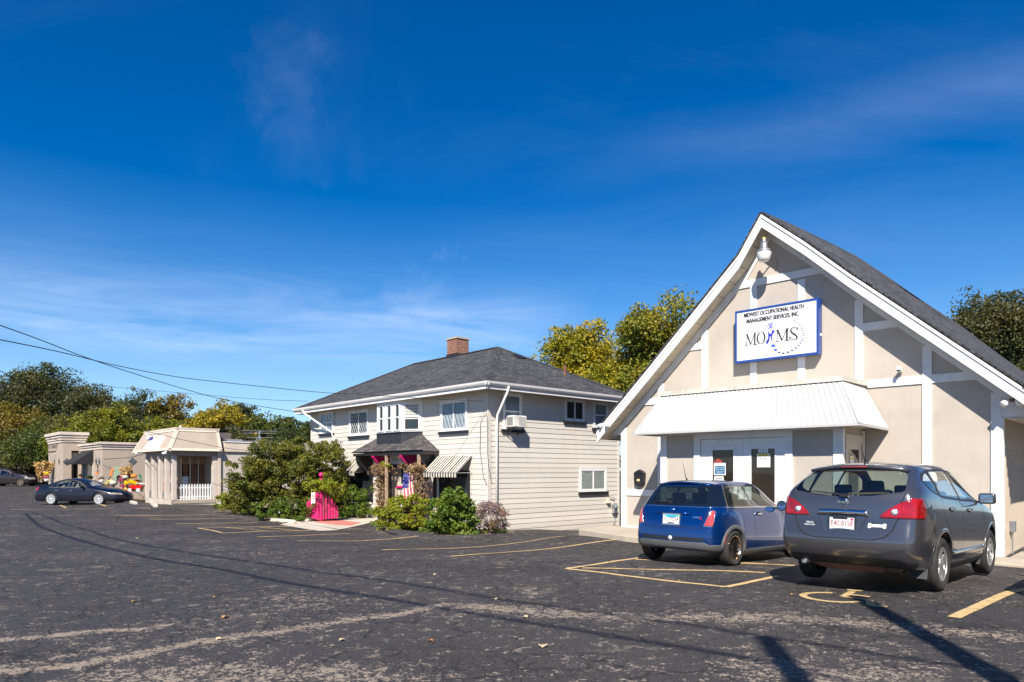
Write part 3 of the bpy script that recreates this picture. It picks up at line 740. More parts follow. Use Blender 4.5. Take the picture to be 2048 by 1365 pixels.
# walls: front gable and the two long sides
mb = MB()
top = [(x, rz_(x)-.27) for x in (0, 1.23, 2.69, 3.73, 4.30, 5.29, 6.25, 8.0, WX1)]
mb.prism([(0, -.6)] + top + [(WX1, -.6)], 'y', 0, .2)
mb.box(0, .15, .2, DEEP, -.8, 2.75); mb.box(.15, WX1, DEEP-.2, DEEP, -.8, 2.75)
mb.build('front_wall', M_STUC, clinic)
mb = MB(); y = .2; n = 0                                      # ribbed side wall
pts = []
while y < DEEP:
    pts += [(WX1+.0, y), (WX1+.0, y+.055), (WX1+.03, y+.07), (WX1+.03, y+.10)]; y += .115
for a, b_ in zip(pts[:-1], pts[1:]): mb.quad((*a, -.6), (*b_, -.6), (*b_, 2.7), (*a, 2.7))
mb.build('ribbed_side_wall', M_RIB, clinic, fixn=False)
# roof surface with a slight swell behind the front
mb = MB(); ys = [-.52, 1, 2.5, 4, 6, 9, DEEP+.4]
for (x0, z0), (x1, z1) in zip(RP[:-1], RP[1:]):
    k0 = max(0, 1-abs(x0-4.3)/5.); k1 = max(0, 1-abs(x1-4.3)/5.)
    for ya, yb in zip(ys[:-1], ys[1:]):
        fa, fb = fz(ya), fz(yb)
        mb.quad((x0, ya, z0+fa*k0+.03), (x1, ya, z1+fa*k1+.03), (x1, yb, z1+fb*k1+.03), (x0, yb, z0+fb*k0+.03))
roof = mb.build('roof', M_SHG, clinic); slope_uv(roof)
dk_ = MB(); ys = [-.44]+ys[1:]
for (x0, z0), (x1, z1) in zip(RP[:-1], RP[1:]):
    k0 = max(0, 1-abs(x0-4.3)/5.); k1 = max(0, 1-abs(x1-4.3)/5.)
    for ya, yb in zip(ys[:-1], ys[1:]):
        fa, fb = fz(ya), fz(yb)
        dk_.hex8([(x0, ya, z0-.15), (x1, ya, z1-.15), (x1, yb, z1-.15), (x0, yb, z0-.15)], [(x0, ya, z0+fa*k0-.008), (x1, ya, z1+fa*k1-.008), (x1, yb, z1+fb*k1-.008), (x0, yb, z0+fb*k0-.008)])
dk_.build('roof_deck', M_BLACK, clinic)
sl = roof.modifiers.new('t', 'SOLIDIFY'); sl.thickness = .035; sl.offset = -1
def rake_strip(name, y0, y1, dz0, dz1, mat, xa=-.5, xb=9.8):
    mb = MB(); xs = [xa]+[p[0] for p in RP if xa < p[0] < xb]+[xb]
    for x0, x1 in zip(xs[:-1], xs[1:]):
        a0, a1 = rz_(x0), rz_(x1)
        mb.hex8([(x0, y0, a0+dz0), (x1, y0, a1+dz0), (x1, y1, a1+dz0), (x0, y1, a0+dz0)], [(x0, y0, a0+dz1), (x1, y0, a1+dz1), (x1, y1, a1+dz1), (x0, y1, a0+dz1)])
    return mb.build(name, mat, clinic)
rake_strip('rake_fascia', -.49, -.45, -.30, -.07, M_WHITE)
rake_strip('drip_moulding', -.512, -.492, -.075, .0, M_WHITE)
mb = MB()                                                       # soffit boards under the front overhang
xs = list(np.arange(-.45, 9.75, .30))
kx_ = [p[0] for p in RP]; sg_l = []
for x0, x1 in zip(xs[:-1], xs[1:]):
    ks = [k for k in kx_ if x0+.015 < k < x1-.015]; sg_l += [(a, b_+(.012 if b_ in ks else 0)) for a, b_ in zip([x0]+ks, ks+[x1])]
for x0, x1 in sg_l:
    mb.hex8([(x0, -.448, rz_(x0)-.26), (x1-.012, -.448, rz_(x1-.012)-.26), (x1-.012, -.005, rz_(x1-.012)-.26), (x0, -.005, rz_(x0)-.26)],
            [(x0, -.448, rz_(x0)-.20), (x1-.012, -.448, rz_(x1-.012)-.20), (x1-.012, -.005, rz_(x1-.012)-.20), (x0, -.005, rz_(x0)-.20)])
mb.build('front_soffit', M_SOFF, clinic)
rake_strip('soffit_backing', -.447, -.004, -.19, -.16, M_BLACK)
rake_strip('frieze_board', -.035, -.003, -.47, -.27, M_WHITE, -.1, 9.1)
mb = MB(); mb.box(WX1+.02, 9.74, -.0, DEEP, 2.60, 2.64); mb.box(-.42, -.003, 0, DEEP, 2.60, 2.64)
mb.prism([(WX1+.003, 2.62), (9.74, 2.62), (9.72, rz_(9.72)-.25), (WX1+.003, rz_(WX1)-.29)], 'y', -.02, .02)
mb.prism([(-.42, 2.60), (-.003, 2.60), (-.003, rz_(0)-.29), (-.42, rz_(-.42)-.25)], 'y', -.02, .02)
explode(mb.build('eave_board', M_WHITE, clinic))
mb = MB(); mb.box(9.75, 9.86, -.44, DEEP, 2.50, 2.62); mb.box(-.55, -.44, -.44, DEEP, 2.50, 2.62); explode(mb.build('gutter', M_GUTTER, clinic))
# ---- half-timber boards
mb = MB(); T = .032; HW = .085
def vb(x, z0, z1=None, w=HW, y=0.): mb.box(x-w, x+w, y-T, y-.003, z0, (rz_(x)-.45 if z1 is None else z1))
def hb(z, x0, x1, w=HW, y=0.): mb.box(x0, x1, y-T+.003, y-.002, z-w, z+w)
vb(.09, -.25); vb(WX1-.085, -.3); vb(1.29, -.1, None); vb(2.59, 3.5); vb(3.89, 3.5, 6.10); vb(5.05, 3.5, 6.02); vb(6.30, 3.46); vb(7.62, -.2)
za = Mf.fp(1376, 696)[1]; zb_ = Mf.fp(1768, 650)[1]
hb(za, 1.375, 2.505); hb(zb_, 6.385, 7.2); hb(6.16, 3.25, 5.75); hb(3.47, .25, 1.205); hb(3.47, 6.45, 7.535); hb(3.47, 7.705, WX1-.17)
hb(.98, .175, 1.205); hb(.98, 1.375, 2.14); hb(-.04, .175, 2.1)
hb(-.12, 6.5, 7.535); hb(-.12, 7.705, WX1-.17)
explode(mb.build('timber_board', M_WHITE, clinic))
mb = MB(); mb.box(WX1-.02, WX1+.03, -.035, .14, -.3, 2.6); mb.build('corner_board', M_WHITE, clinic)
# ---- entrance bay
BX0, BX1, BD = 2.17, 6.39, 1.37
bay = MB(); bay.box(BX0, 3.2, -BD, -.001, -.25, 3.42); bay.box(5.3, BX1, -BD, -.001, -.25, 3.42); bay.box(3.2, 5.3, -BD, -.001, 2.44, 3.42); bay.box(3.2, 5.3, -1.05, -1.0, -.25, 2.44)
ebay = bay.build('entrance_bay', M_STUC, clinic)
mb = MB(); yb = -BD
mb.box(BX0-.03, BX0+.14, yb-T, yb-.002, -.2, 2.44); mb.box(BX1-.155, BX1+.03, yb-T, yb-.002, -.2, 2.44); mb.box(BX0-.03, BX1+.03, yb-T-.004, yb-.002, 2.44, 2.56)
mb.box(BX1+.002, BX1+.035, yb-T+.002, yb+.10, -.2, 2.44); mb.box(BX1+.002, BX1+.035, -.12, -.036, -.2, 2.44)
mb.box(BX0+.14, 3.0, yb-T, yb-.002, .90, 1.05); explode(mb.build('bay_trim', M_WHITE, clinic))
# double door
dr = MB(); dr.box(3.06, 3.22, yb-.05, yb-.003, -.1, 2.46); dr.box(5.24, 5.40, yb-.05, yb-.003, -.1, 2.46); dr.box(3.22, 5.24, yb-.046, yb-.003, 2.32, 2.459)
explode(dr.build('door_jamb', M_WHITE, clinic))
def glazed_leaf(x0, x1, gx0, gx1, gz0, gz1, y):
    d = MB(); d.box(x0, gx0, y-.02, y+.03, -.02, 2.31); d.box(gx1, x1, y-.02, y+.03, -.02, 2.31); d.box(gx0, gx1, y-.02, y+.03, gz1, 2.31); d.box(gx0, gx1, y-.02, y+.03, -.02, gz0)
    f = .018; d.box(gx0-.03, gx0, y-.03, y-.02, gz0, gz1); d.box(gx1, gx1+.03, y-.03, y-.02, gz0, gz1); d.box(gx0-.03, gx1+.03, y-.03, y-.021, gz1, gz1+.03)
    o = d.build('door', M_WHITE, clinic)
    g = MB(); g.box(gx0, gx1, y+.0, y+.008, gz0, gz1); g.build('door_glass', M_GLASS_D, o)
    h = MB(); hx = x1-.07 if x1 < 4.6 else x0+.07
    h.tube([(hx, y-.03, 1.0), (hx, y-.075, 1.02), (hx, y-.075, 1.22), (hx, y-.03, 1.24)], .010, 6); h.build('door_handle', M_STEEL, o)
    return o
M_GLASS_D = glass_mat('brownish_door_glass', (.022, .018, .012))
d1 = glazed_leaf(3.23, 4.262, 3.53, 4.05, .45, 2.06, yb); d2 = glazed_leaf(4.268, 5.235, 4.47, 5.01, .45, 2.07, yb)
mb = MB()
for k in range(9): mb.box(3.545+k*.028, 3.565+k*.028, yb-.0008, yb-.0003, 1.60, 1.86-(k-4)**2*.006)
mb.build('red_curtain', plain('red_curtain_cloth', (.42, .05, .035), .8), clinic)
# notices on the doors: real thin sheets with their print
M_PAPER = plain('white_paper', (.78, .78, .75), .7, 0, .04); M_INK = plain('ink_black', (.02, .02, .022), .6); M_BLUEN = plain('notice_blue', (.02, .13, .26), .5); M_YEL = plain('notice_yellow', (.80, .60, .02), .5)
def on_wall(name, strings, parent, mat, y):
    """strings: (text, x centre, z baseline, cap height, width or None)"""
    mb = MB()
    for s, x, z, hgt, wd in strings:
        me = text_mesh(s); xs_ = [v.co.x for v in me.vertices]; wt = max(xs_)-min(xs_)
        sx = hgt/.70 if wd is None else wd/wt
        mb.mesh(me, face_at(x, y, z, sx, hgt/.70))
    return mb.build(name, mat, parent, fixn=False)
def sign_sheet(name, label, x0, x1, z0, z1, y, mat=None):
    t = thing(name, label, 'sign', Mf.w((x0+x1)/2, y, z0), Mf.rz); 
    m_ = MB(); m_.box(-(x1-x0)/2, (x1-x0)/2, -.002, 0, 0, z1-z0); m_.build('sheet', mat or M_PAPER, t); return t
t = sign_sheet('hours_sign', 'blue and white business hours notice on the left door glass', 3.56, 3.85, 1.48, 1.76, yb-.004)
mb = MB(); mb.box(-.125, .125, -.003, -.0021, .025, .215); mb.build('blue_panel', M_BLUEN, t)
on_wall('lettering', [('BUSINESS HOURS', 0, .235, .026, .24)], t, M_INK, -.0035)
on_wall('lettering', [('Monday - Friday', 0, .165, .024, .20), ('8:00 am - 4:30 pm', 0, .125, .024, .20), ('PLEASE CALL FOR', 0, .080, .018, .18), ('APPOINTMENT', 0, .045, .018, .15)], t, M_PAPER, -.0040)
t = sign_sheet('arrow_sign', 'small white notice with a black double arrow below the hours notice', 3.57, 3.80, 1.34, 1.45, yb-.004)
mb = MB(); mb.quad((-.09, -.003, .055), (-.065, -.003, .075), (-.065, -.003, .035)); mb.quad((.09, -.003, .055), (.065, -.003, .035), (.065, -.003, .075)); mb.box(-.065, .065, -.0032, -.0025, .045, .065); mb.build('arrow', M_INK, t, fixn=False)
t = sign_sheet('parking_notice', 'white notice with yellow band under the house number on the right door glass', 4.60, 4.90, 1.66, 1.96, yb-.004)
mb = MB(); mb.box(-.12, .12, -.0032, -.0021, .245, .29); mb.build('yellow_band', M_YEL, t)
on_wall('lettering', [('PARKING ONLY', 0, .255, .026, .2), ('MOHMS', 0, .16, .055, .17), ('CUSTOMERS', 0, .085, .022, .18), ('others will be towed', 0, .04, .014, .2)], t, M_INK, -.0040)
t = sign_sheet('house_number', 'white house number plates 221 at the top of the right door glass', 4.63, 4.85, 1.975, 2.07, yb-.004)
on_wall('digits', [('221', 0, .012, .072, .17)], t, M_INK, -.0032)
# side door of the bay (faces along +x)
sd = MB(); X = BX1
sd.box(X+.003, X+.045, -1.24, -1.12, -.15, 2.34); sd.box(X+.003, X+.045, -.20, -.125, -.15, 2.34); sd.box(X+.003, X+.045, -1.12, -.20, 2.20, 2.339)
sd.box(X+.003, X+.02, -1.12, -1.02, -.1, 2.2); sd.box(X+.003, X+.02, -.36, -.20, -.1, 2.2); sd.box(X+.003, X+.0195, -1.02, -.36, 2.03, 2.2); sd.box(X+.003, X+.0195, -1.02, -.36, -.1, .35)
sd.build('side_door', M_CREAM, clinic)
mb = MB(); mb.box(X+.003, X+.009, -1.02, -.36, .35, 2.03); mb.build('side_door_glass', M_GLASS_D, clinic)
t = thing('door_notice', 'white and yellow notice taped inside the side door glass of the bay', 'sign', Mf.w(X+.012, -.8, 1.55), Mf.rz)
mb = MB(); mb.box(0, .002, -.12, .12, 0, .34); mb.build('sheet', M_PAPER, t); mb = MB(); mb.box(.002, .0035, -.10, .10, .27, .31); mb.build('yellow_band', M_YEL, t)
# ---- white corrugated awning round the bay
AF = .50; ZT, ZB = 3.40, 2.50
awn = MB()
def corr(p0, p1, q0, q1, n, amp, nrm):
    """corrugated sheet between top edge p0-p1 and bottom edge q0-q1"""
    p0, p1, q0, q1 = map(Vector, (p0, p1, q0, q1)); nrm = Vector(nrm).normalized()
    prev = None
    for i in range(n*4+1):
        t = i/(n*4); o_ = (0, 0, 1, 1)[i % 4]*amp
        a = p0.lerp(p1, t)+nrm*o_; b_ = q0.lerp(q1, t)+nrm*o_
        if prev: awn.quad(prev[0], a, b_, prev[1])
        prev = (a, b_)
corr((BX0, -BD-.02, ZT), (BX1, -BD-.02, ZT), (BX0-AF, -BD-AF, ZB), (BX1+AF, -BD-AF, ZB), 40, .011, (0, -1, .55))
corr((BX1+.02, -BD, ZT), (BX1+.02, -.05, ZT), (BX1+AF, -BD-AF, ZB), (BX1+AF, -.04, ZB-.03), 18, .02, (1, 0, .55))
corr((BX0-.02, -.05, ZT), (BX0-.02, -BD, ZT), (BX0-AF, -.04, ZB), (BX0-AF, -BD-AF, ZB), 18, .009, (-1, 0, .55))
aw = awn.build('awning', M_METALR, clinic, fixn=False); s_ = aw.modifiers.new('t', 'SOLIDIFY'); s_.thickness = .006
mb = MB(); mb.beam((BX0-AF, -BD-AF-.004, ZB-.012), (BX1+AF, -BD-AF-.004, ZB-.012), .02, .05); mb.beam((BX1+AF+.004, -BD-AF, ZB-.012), (BX1+AF+.004, -.03, ZB-.04), .02, .05); mb.beam((BX0-AF-.004, -BD-AF, ZB-.012), (BX0-AF-.004, -.03, ZB-.012), .02, .05)
explode(mb.build('awning_edge', M_METALR, aw))
mb = MB(); mb.beam((BX1+.01, -BD-.01, ZT+.02), (BX1+AF+.005, -BD-AF-.01, ZB+.01), .05, .03); mb.beam((BX0-.01, -BD-.01, ZT+.02), (BX0-AF-.005, -BD-AF-.01, ZB+.01), .05, .02); explode(mb.build('awning_ridge_cap', M_METALR, aw))
mb = MB(); mb.prism([(BX0-.06, -.002), (BX0-.06, -BD-.06), (BX1+.06, -BD-.06), (BX1+.10, -.002)], 'z', 3.42, 3.52); mb.build('bay_roof_slab', plain('weathered_white_edge', (.60, .56, .48), .7, 0, .3, 8), clinic)
mb = MB(); mb.box(BX0-AF+.01, BX1+AF-.01, -BD-AF+.01, -.04, ZB-.004, ZB+.004)
mb.build('awning_soffit', M_CREAM, aw)
# ---- roof sign
t0 = Mf.fp(1470, 622, -.26); t1 = Mf.fp(1637, 598, -.26); t2 = Mf.fp(1470, 727, -.26)
sx0, sx1 = t0[0], t1[0]; sz0, sz1 = t2[1], t0[1]-.02
sg = thing('clinic_sign', 'white lightbox sign in a blue frame on the gable above the awning', 'sign', Mf.w(sx0, -.26, sz0), Mf.rz)
SW, SHh = sx1-sx0, sz1-sz0; fr = .045
M_SBLUE = plain('sign_blue', (.012, .055, .27), .4, 0, .08, coat=.3); M_SWHITE = plain('sign_white_acrylic', (.66, .66, .68), .3, 0, .02, coat=.3)
mb = MB(); mb.box(0, SW, 0, .215, 0, fr); mb.box(0, SW, 0, .215, SHh-fr, SHh); mb.box(0, fr, .0015, .213, fr, SHh-fr); mb.box(SW-fr, SW, .0015, .213, fr, SHh-fr); mb.box(.001, SW-.001, .16, .21, .001, SHh-.001); mb.build('sign_frame', M_SBLUE, sg)
mb = MB(); mb.box(fr, SW-fr, .012, .03, fr, SHh-fr); mb.build('sign_face', M_SWHITE, sg)
mb = MB(); mb.box(SW, SW+.03, .10, .14, .42, .47); mb.build('switch_box', M_WHITE, sg)
def suv(zx, zy):
    u = (zx-68)/1622.; tp = 335-275*u; bt = 1310-190*u; v = (zy-tp)/(bt-tp)
    u2 = u*1.0; u2 = u/(1+.13*(1-u))*1.0   # undo the perspective along the sign
    return fr+u2*(SW-2*fr), SHh-fr-v*(SHh-2*fr)
YF = .010
def spoly(mb, pts): mb.quad(*[(suv(*p)[0], YF, suv(*p)[1]) for p in pts])
def sstroke(mb, pts, ws):
    P_ = [Vector(p) for p in pts]; ws = [max(q, 15) for q in ws] if hasattr(ws, '__len__') else max(ws, 15)
    if not hasattr(ws, '__len__'): ws = [ws]*len(P_)
    for i in range(len(P_)-1):
        d = (P_[i+1]-P_[i]).normalized(); n_ = Vector((-d.y, d.x))
        spoly(mb, [P_[i]+n_*ws[i]/2, P_[i+1]+n_*ws[i+1]/2, P_[i+1]-n_*ws[i+1]/2, P_[i]-n_*ws[i]/2])
def ring(mb, c, rx, ry, ix, iy, sk=0.):
    n_ = 28
    for i in range(n_):
        a, b_ = 2*pi*i/n_, 2*pi*(i+1)/n_
        q = lambda r1, r2, t: (c[0]+r1*cos(t), c[1]+r2*sin(t)-sk*r1*cos(t))
        spoly(mb, [q(rx, ry, a), q(rx, ry, b_), q(ix, iy, b_), q(ix, iy, a)])
def letter_done():
    global mb
    mb.build('logo_letter', M_INK, sg, fixn=False); mb = MB()
mb = MB()
sstroke(mb, [(318, 765), (300, 988)], 11); spoly(mb, [(296, 768), (334, 760), (412, 958), (398, 975), (388, 972)]); sstroke(mb, [(398, 968), (486, 738)], 11)
spoly(mb, [(476, 733), (512, 727), (508, 960), (474, 966)])
sstroke(mb, [(272, 768), (332, 757)], 9); sstroke(mb, [(265, 997), (332, 984)], 10); sstroke(mb, [(472, 733), (540, 720)], 9); sstroke(mb, [(440, 974), (546, 953)], 10)
letter_done(); ring(mb, (630, 825), 98, 130, 62, 118, .17); letter_done()
sstroke(mb, [(976, 672), (963, 902)], 11); spoly(mb, [(956, 668), (996, 660), (1078, 868), (1066, 886), (1054, 884)]); sstroke(mb, [(1064, 880), (1150, 645)], 11)
spoly(mb, [(1142, 640), (1180, 632), (1176, 872), (1140, 880)])
sstroke(mb, [(935, 670), (998, 659)], 9); sstroke(mb, [(930, 909), (1000, 895)], 10); sstroke(mb, [(1138, 640), (1202, 628)], 9); sstroke(mb, [(1106, 888), (1208, 870)], 10)
letter_done()
sstroke(mb, [(1357, 600), (1356, 665), (1346, 640), (1322, 616), (1285, 612), (1248, 632), (1230, 672), (1248, 715), (1292, 748), (1340, 782), (1352, 820), (1330, 854), (1285, 868), (1240, 850), (1216, 795)],
        [7, 7, 9, 12, 15, 20, 30, 36, 38, 36, 30, 20, 14, 11, 8]); sstroke(mb, [(1216, 790), (1208, 868)], 8)
mb.build('logo_letter', M_INK, sg, fixn=False)
mb = MB()
spoly(mb, [(768, 665), (790, 700), (812, 742), (808, 800), (785, 850), (765, 958), (725, 910), (762, 868), (784, 815), (783, 750)])
spoly(mb, [(812, 742), (846, 735), (862, 690), (885, 640), (922, 690), (890, 730), (862, 790), (835, 790), (806, 800)])
spoly(mb, [(862, 790), (866, 850), (878, 900), (896, 938), (858, 885), (836, 825), (834, 788)]); spoly(mb, [(808, 795), (818, 780), (815, 850), (800, 900), (765, 958), (785, 850)])
ring(mb, (827, 585), 62, 68, 54, 60, .15); sstroke(mb, [(780, 560), (800, 545), (822, 580), (850, 530), (872, 548)], 15); sstroke(mb, [(822, 580), (810, 620), (790, 628)], 13); sstroke(mb, [(822, 590), (858, 625)], 15); sstroke(mb, [(850, 560), (856, 600), (830, 610)], 13)
mb.build('logo_figure', plain('logo_blue', (.025, .03, .38), .4), sg, fixn=False)
mb = MB()
for i, (x, y, r) in enumerate([(1300, 472, 14), (1350, 505, 14), (1388, 545, 14), (1414, 588, 14), (1437, 636, 15), (1450, 684, 15), (1458, 733, 15), (1460, 782, 16), (1454, 832, 16), (1438, 884, 17), (1415, 931, 19), (1377, 980, 20), (1327, 1030, 23), (1258, 1080, 24), (1182, 1116, 25), (1091, 1138, 27), (1006, 1120, 26), (938, 1067, 34), (888, 983, 43)]):
    mb.mat(1 if r > 30 else 0); spoly(mb, [(x+r*cos(a), y+r*.72*sin(a)) for a in np.linspace(0, 2*pi, 15)[:-1]])
explode(mb.build('logo_dot', [plain('dot_navy', (.03, .045, .16), .4), plain('dot_blue', (.02, .10, .50), .4)], sg, fixn=False))
def fit_text(s, p0, p1, hgt, mat, par):
    (x0, z0), (x1, z1) = suv(*p0), suv(*p1); me = text_mesh(s, align='LEFT', bold=.014); xs_ = [v.co.x for v in me.vertices]; k = (x1-x0)/(max(xs_)-min(xs_))
    m_ = MB(); m_.mesh(me, face_at(x0-min(xs_)*k-.005, YF, (z0+z1)/2, k, hgt/.70)); m_.mesh(me, face_at(x0-min(xs_)*k+.005, YF-.0015, (z0+z1)/2+.002, k, hgt/.70)); return m_.build('lettering', mat, par, fixn=False)
hh = .078*(SHh/1.27)
fit_text('MIDWEST OCCUPATIONAL HEALTH', (240, 418), (1468, 224), hh*1.25, M_INK, sg); fit_text('MANAGEMENT SERVICES, INC.', (304, 535), (1390, 373), hh*1.25, M_INK, sg)
# ---- gable lamp on its arm
lx, lz = Mf.fp(1553, 533, 0); cxx, czz = Mf.fp(1528, 505, -.55)
lp = thing('gable_lamp', 'grey dusk-to-dawn barn light on a curved arm under the gable peak', 'lamp', Mf.w(lx, 0, lz), Mf.rz)
dx, dz = cxx-lx, czz-lz
mb = MB(); mb.tube([(0, -.03, -.07), (0, -.035, .10), (dx*.12, -.10, .22), (dx*.45, -.27, .30), (dx*.85, -.46, dz+.12)], .018, 8); mb.build('arm', plain('lamp_arm_tan', (.42, .37, .28), .5), lp, True)
mb = MB(); mb.lathe([(0, .30), (.045, .30), (.05, .285), (.05, .24), (.075, .235), (.082, .11), (.085, .09), (.14, .06), (.165, .02), (.168, .0), (.0, .0)], (dx, -.55, dz), n=24); mb.build('lamp_housing', M_STEEL, lp, True)
mb = MB(); mb.lathe([(.16, 0), (.165, -.02), (.155, -.10), (.135, -.18), (.12, -.20), (0, -.205)], (dx, -.55, dz), n=24); mb.build('lamp_refractor', plain('ribbed_lamp_plastic', (.62, .62, .60), .25, 0, .05, coat=.3), lp, True)
mb = MB(); mb.lathe([(0, .35), (.035, .345), (.038, .30)], (dx, -.55, dz), n=12); mb.build('photocell', plain('yellow_cap', (.65, .48, .15), .5), lp, True)
# ---- small things on the front
cx_, cz_ = Mf.fp(1800, 740, -.1)
t = thing('security_camera', 'small white bullet camera on the wall above the right panel beam', 'camera', Mf.w(cx_, 0, cz_), Mf.rz)
mb = MB(); mb.beam((0, 0, -.03), (0, -.09, -.01), .03, .03); mb.obox((0, -.13, 0), (.035, 0, 0), (0, .085, -.02), (0, .01, .032)); mb.build('camera_body', M_WHITE, t); mb = MB(); mb.obox((0, -.218, -.022), (.03, 0, 0), (0, .004, 0), (0, .0, .026)); mb.build('camera_lens', M_BLACK, t)
mx_, mz_ = Mf.fp(1278, 957, -.1)
t = thing('wall_mailbox', 'black wall mailbox with pointed top left of the entrance bay', 'mailbox', Mf.w(mx_, -.003, mz_-.2), Mf.rz)
mb = MB(); mb.prism([(-.15, .05), (-.09, 0), (0, -.04), (.09, 0), (.15, .05), (.17, .34), (.10, .40), (0, .44), (-.10, .40), (-.17, .34)], 'y', -.11, 0); bevel(mb.build('box', M_BLACK, t), .012, 2)
mb = MB(); mb.box(-.06, .03, -.116, -.11, .12, .18); mb.build('label_plate', plain('cream_plate', (.6, .52, .25), .5), t); mb = MB(); mb.prism([(-.165, .335), (-.1, .385), (0, .425), (.1, .385), (.165, .335)], 'y', -.13, -.111); mb.build('lid', M_BLACK, t)
def floodlight(px, py, y, lab, s=1):
    x, z = Mf.fp(px, py, y)
    t = thing('floodlight', lab, 'lamp', Mf.w(x, y, z), Mf.rz)
    for k in (-1, 1):
        mb = MB(); d = Vector((k*.5, -.6, -.45)).normalized(); c = Vector((k*.05, 0, 0))
        vs = [c+d*.02, c+d*.06, c+d*.14]; mb.tube([c, c+d*.05, c+d*.10, c+d*.16], [.025, .035, .06, .065], 12); mb.build('lamp_head', M_WHITE, t, True)
    mb = MB(); mb.box(-.05, .05, -.02, .03, -.03, .04); mb.build('junction_box', M_RUST, t)
    return t
floodlight(2025, 801, -.3, 'white twin floodlight under the right end of the clinic gable')
floodlight(1210, 848, -.48, 'white twin floodlight at the left eave tip of the clinic')
t = thing('meter_box', 'grey utility box low on the ribbed side wall behind the grey car', 'utility box', Mf.w(WX1+.02, *[Mf.sp(2017, 1063, WX1)[0]], .0) + Vector((0, 0, .35)), Mf.rz)
mb = MB(); mb.box(0, .1, -.08, .08, 0, .22); bevel(mb.build('box', M_STEEL, t), .01); mb = MB(); mb.tube([(.05, 0, 0), (.05, 0, -.5)], .015, 6); mb.build('conduit', M_STEEL, t)
# ---- pavement in front of the clinic
def kerb_slab(name, poly, z, mat, label, gutter=None):
    mb = MB(); lo = [(x, y, gz(x, y)-.15) for x, y in poly]; hi = [(x, y, zz(x, y)) for x, y in poly] if callable(z) else [(x, y, z) for x, y in poly]
    mb.hex8(lo, hi); o = mb.build(name, mat); bevel(o, .02, 2); return tag(o, label, kind='structure')
lp_ = [(-.45, -.0), (-.45, -1.3), (-.3, -1.55), (1.6, -2.15), (3.3, -2.3), (5.6, -2.2), (6.4, -1.2), (7.5, -1.15), (9.2, -1.1), (16, -1.1), (16, 3), (9.0, 3.0), (9.0, 0)]
zz = lambda x, y: .015-.1*max(0, min(1, (Mf.loc(x, y)[0])/9.))
pl = [Mf.w(*p)[:2] for p in lp_]
mb = MB(); hi = [(x, y, zz(x, y)) for x, y in pl]; lo = [(x, y, gz(x, y)-.25) for x, y in pl]
kerb = mb.hex8(lo, hi).build('sidewalk', M_CONC); bevel(kerb, .025, 2); tag(kerb, 'concrete walk along the clinic', kind='structure')
# ================================================================ two-storey clapboard house with the shop
Hf = Fr(-.79, 24.0, 42.7)
house = thing('clapboard_house', 'pale clapboard two-storey house with grey hip roof and brick chimney', 'house', (-.79, 24.0, 0), Hf.rz)
HL, HD, HT = 13.14, 7.08, 4.42      # length along the front, depth, wall top
def clap(mb, axis, a0, a1, pos, outward, z0, z1, step=.183, lip=.016):
    z = z0; wob = random.Random(5)
    while z < z1:
        zt = min(z+step, z1)
        def p(a, off, zz): return (a, pos+outward*off, zz) if axis == 'x' else (pos+outward*off, a, zz)
        mb.quad(p(a0, lip, z), p(a1, lip, z), p(a1, .002, zt), p(a0, .002, zt)); mb.quad(p(a0, .0, z), p(a1, .0, z), p(a1, lip, z), p(a0, lip, z))
        z = zt
mb = MB(); clap(mb, 'x', -HL, 0, 0, -1, -.72, HT); mb.build('front_wall', M_SIDE, house, fixn=False)
mb = MB(); clap(mb, 'y', 0, HD, 0, 1, -.86, HT); mb.build('side_wall', M_SIDE, house, fixn=False)
mb = MB(); mb.box(-HL, -.003, .003, HD-.003, -.9, HT-.01); mb.build('inner_wall', M_SIDE, house)
mb = MB(); mb.box(-.07, .025, -.045, -.002, -.75, HT); mb.box(.002, .028, -.045, .06, -.75, HT-.001); mb.box(.002, .03, HD-.06, HD+.03, -.86, HT); mb.box(-10.84, -10.78, -.03, -.002, -.75, HT)
mb.box(-HL-.03, -HL+.05, -.03, -.002, -.75, HT); explode(mb.build('corner_board', M_SIDE, house))
mb = MB()      # thin vertical battens beside the upper windows
for x in (-9.55, -7.66, -3.86, -2.98, -.98): mb.box(x-.03, x+.02, -.024, -.003, 3.0, HT)
explode(mb.build('batten', M_SIDE, house))
# ---- hip roof
OV = .6; ZE, ZP = 4.58, 6.74; rx0, rx1, ry = -HL+HD/2, -HD/2, HD/2
E0 = (OV, -OV, ZE); E1 = (OV, HD+OV, ZE); E2 = (-HL-OV, HD+OV, ZE); E3 = (-HL-OV, -OV, ZE); R0 = (rx1, ry, ZP); R1 = (rx0, ry, ZP)
mb = MB(); mb.quad(E3, E0, R0, R1); mb.quad(E0, E1, R0); mb.quad(E1, E2, R1, R0); mb.quad(E2, E3, R1)
roof = mb.build('roof', M_SHG, house); slope_uv(roof); s_ = roof.modifiers.new('t', 'SOLIDIFY'); s_.thickness = .03
mb = MB()
for a, b_ in ((E0, R0), (E1, R0), (E2, R1), (E3, R1), (R1, R0)):
    a, b_ = Vector(a), Vector(b_); n_ = int((b_-a).length/.28); d = (b_-a)/n_
    sd_ = d.normalized().cross(Vector((0, 0, 1))).normalized()
    for k in range(n_):
        p, q = a+d*k+Vector((0, 0, .012)), a+d*(k+1.05)+Vector((0, 0, .034-.02))
        drop = .10*sin(atan2(ZP-ZE, 1)) * .45
        for sg_ in (-1, 1): mb.quad(p+Vector((0, 0, .03)), q+Vector((0, 0, .02)), q+sd_*.15*sg_-Vector((0, 0, .05)), p+sd_*.15*sg_-Vector((0, 0, .045)))
ho = mb.build('hip_cap', M_SHG, house); slope_uv(ho)
mb = MB()
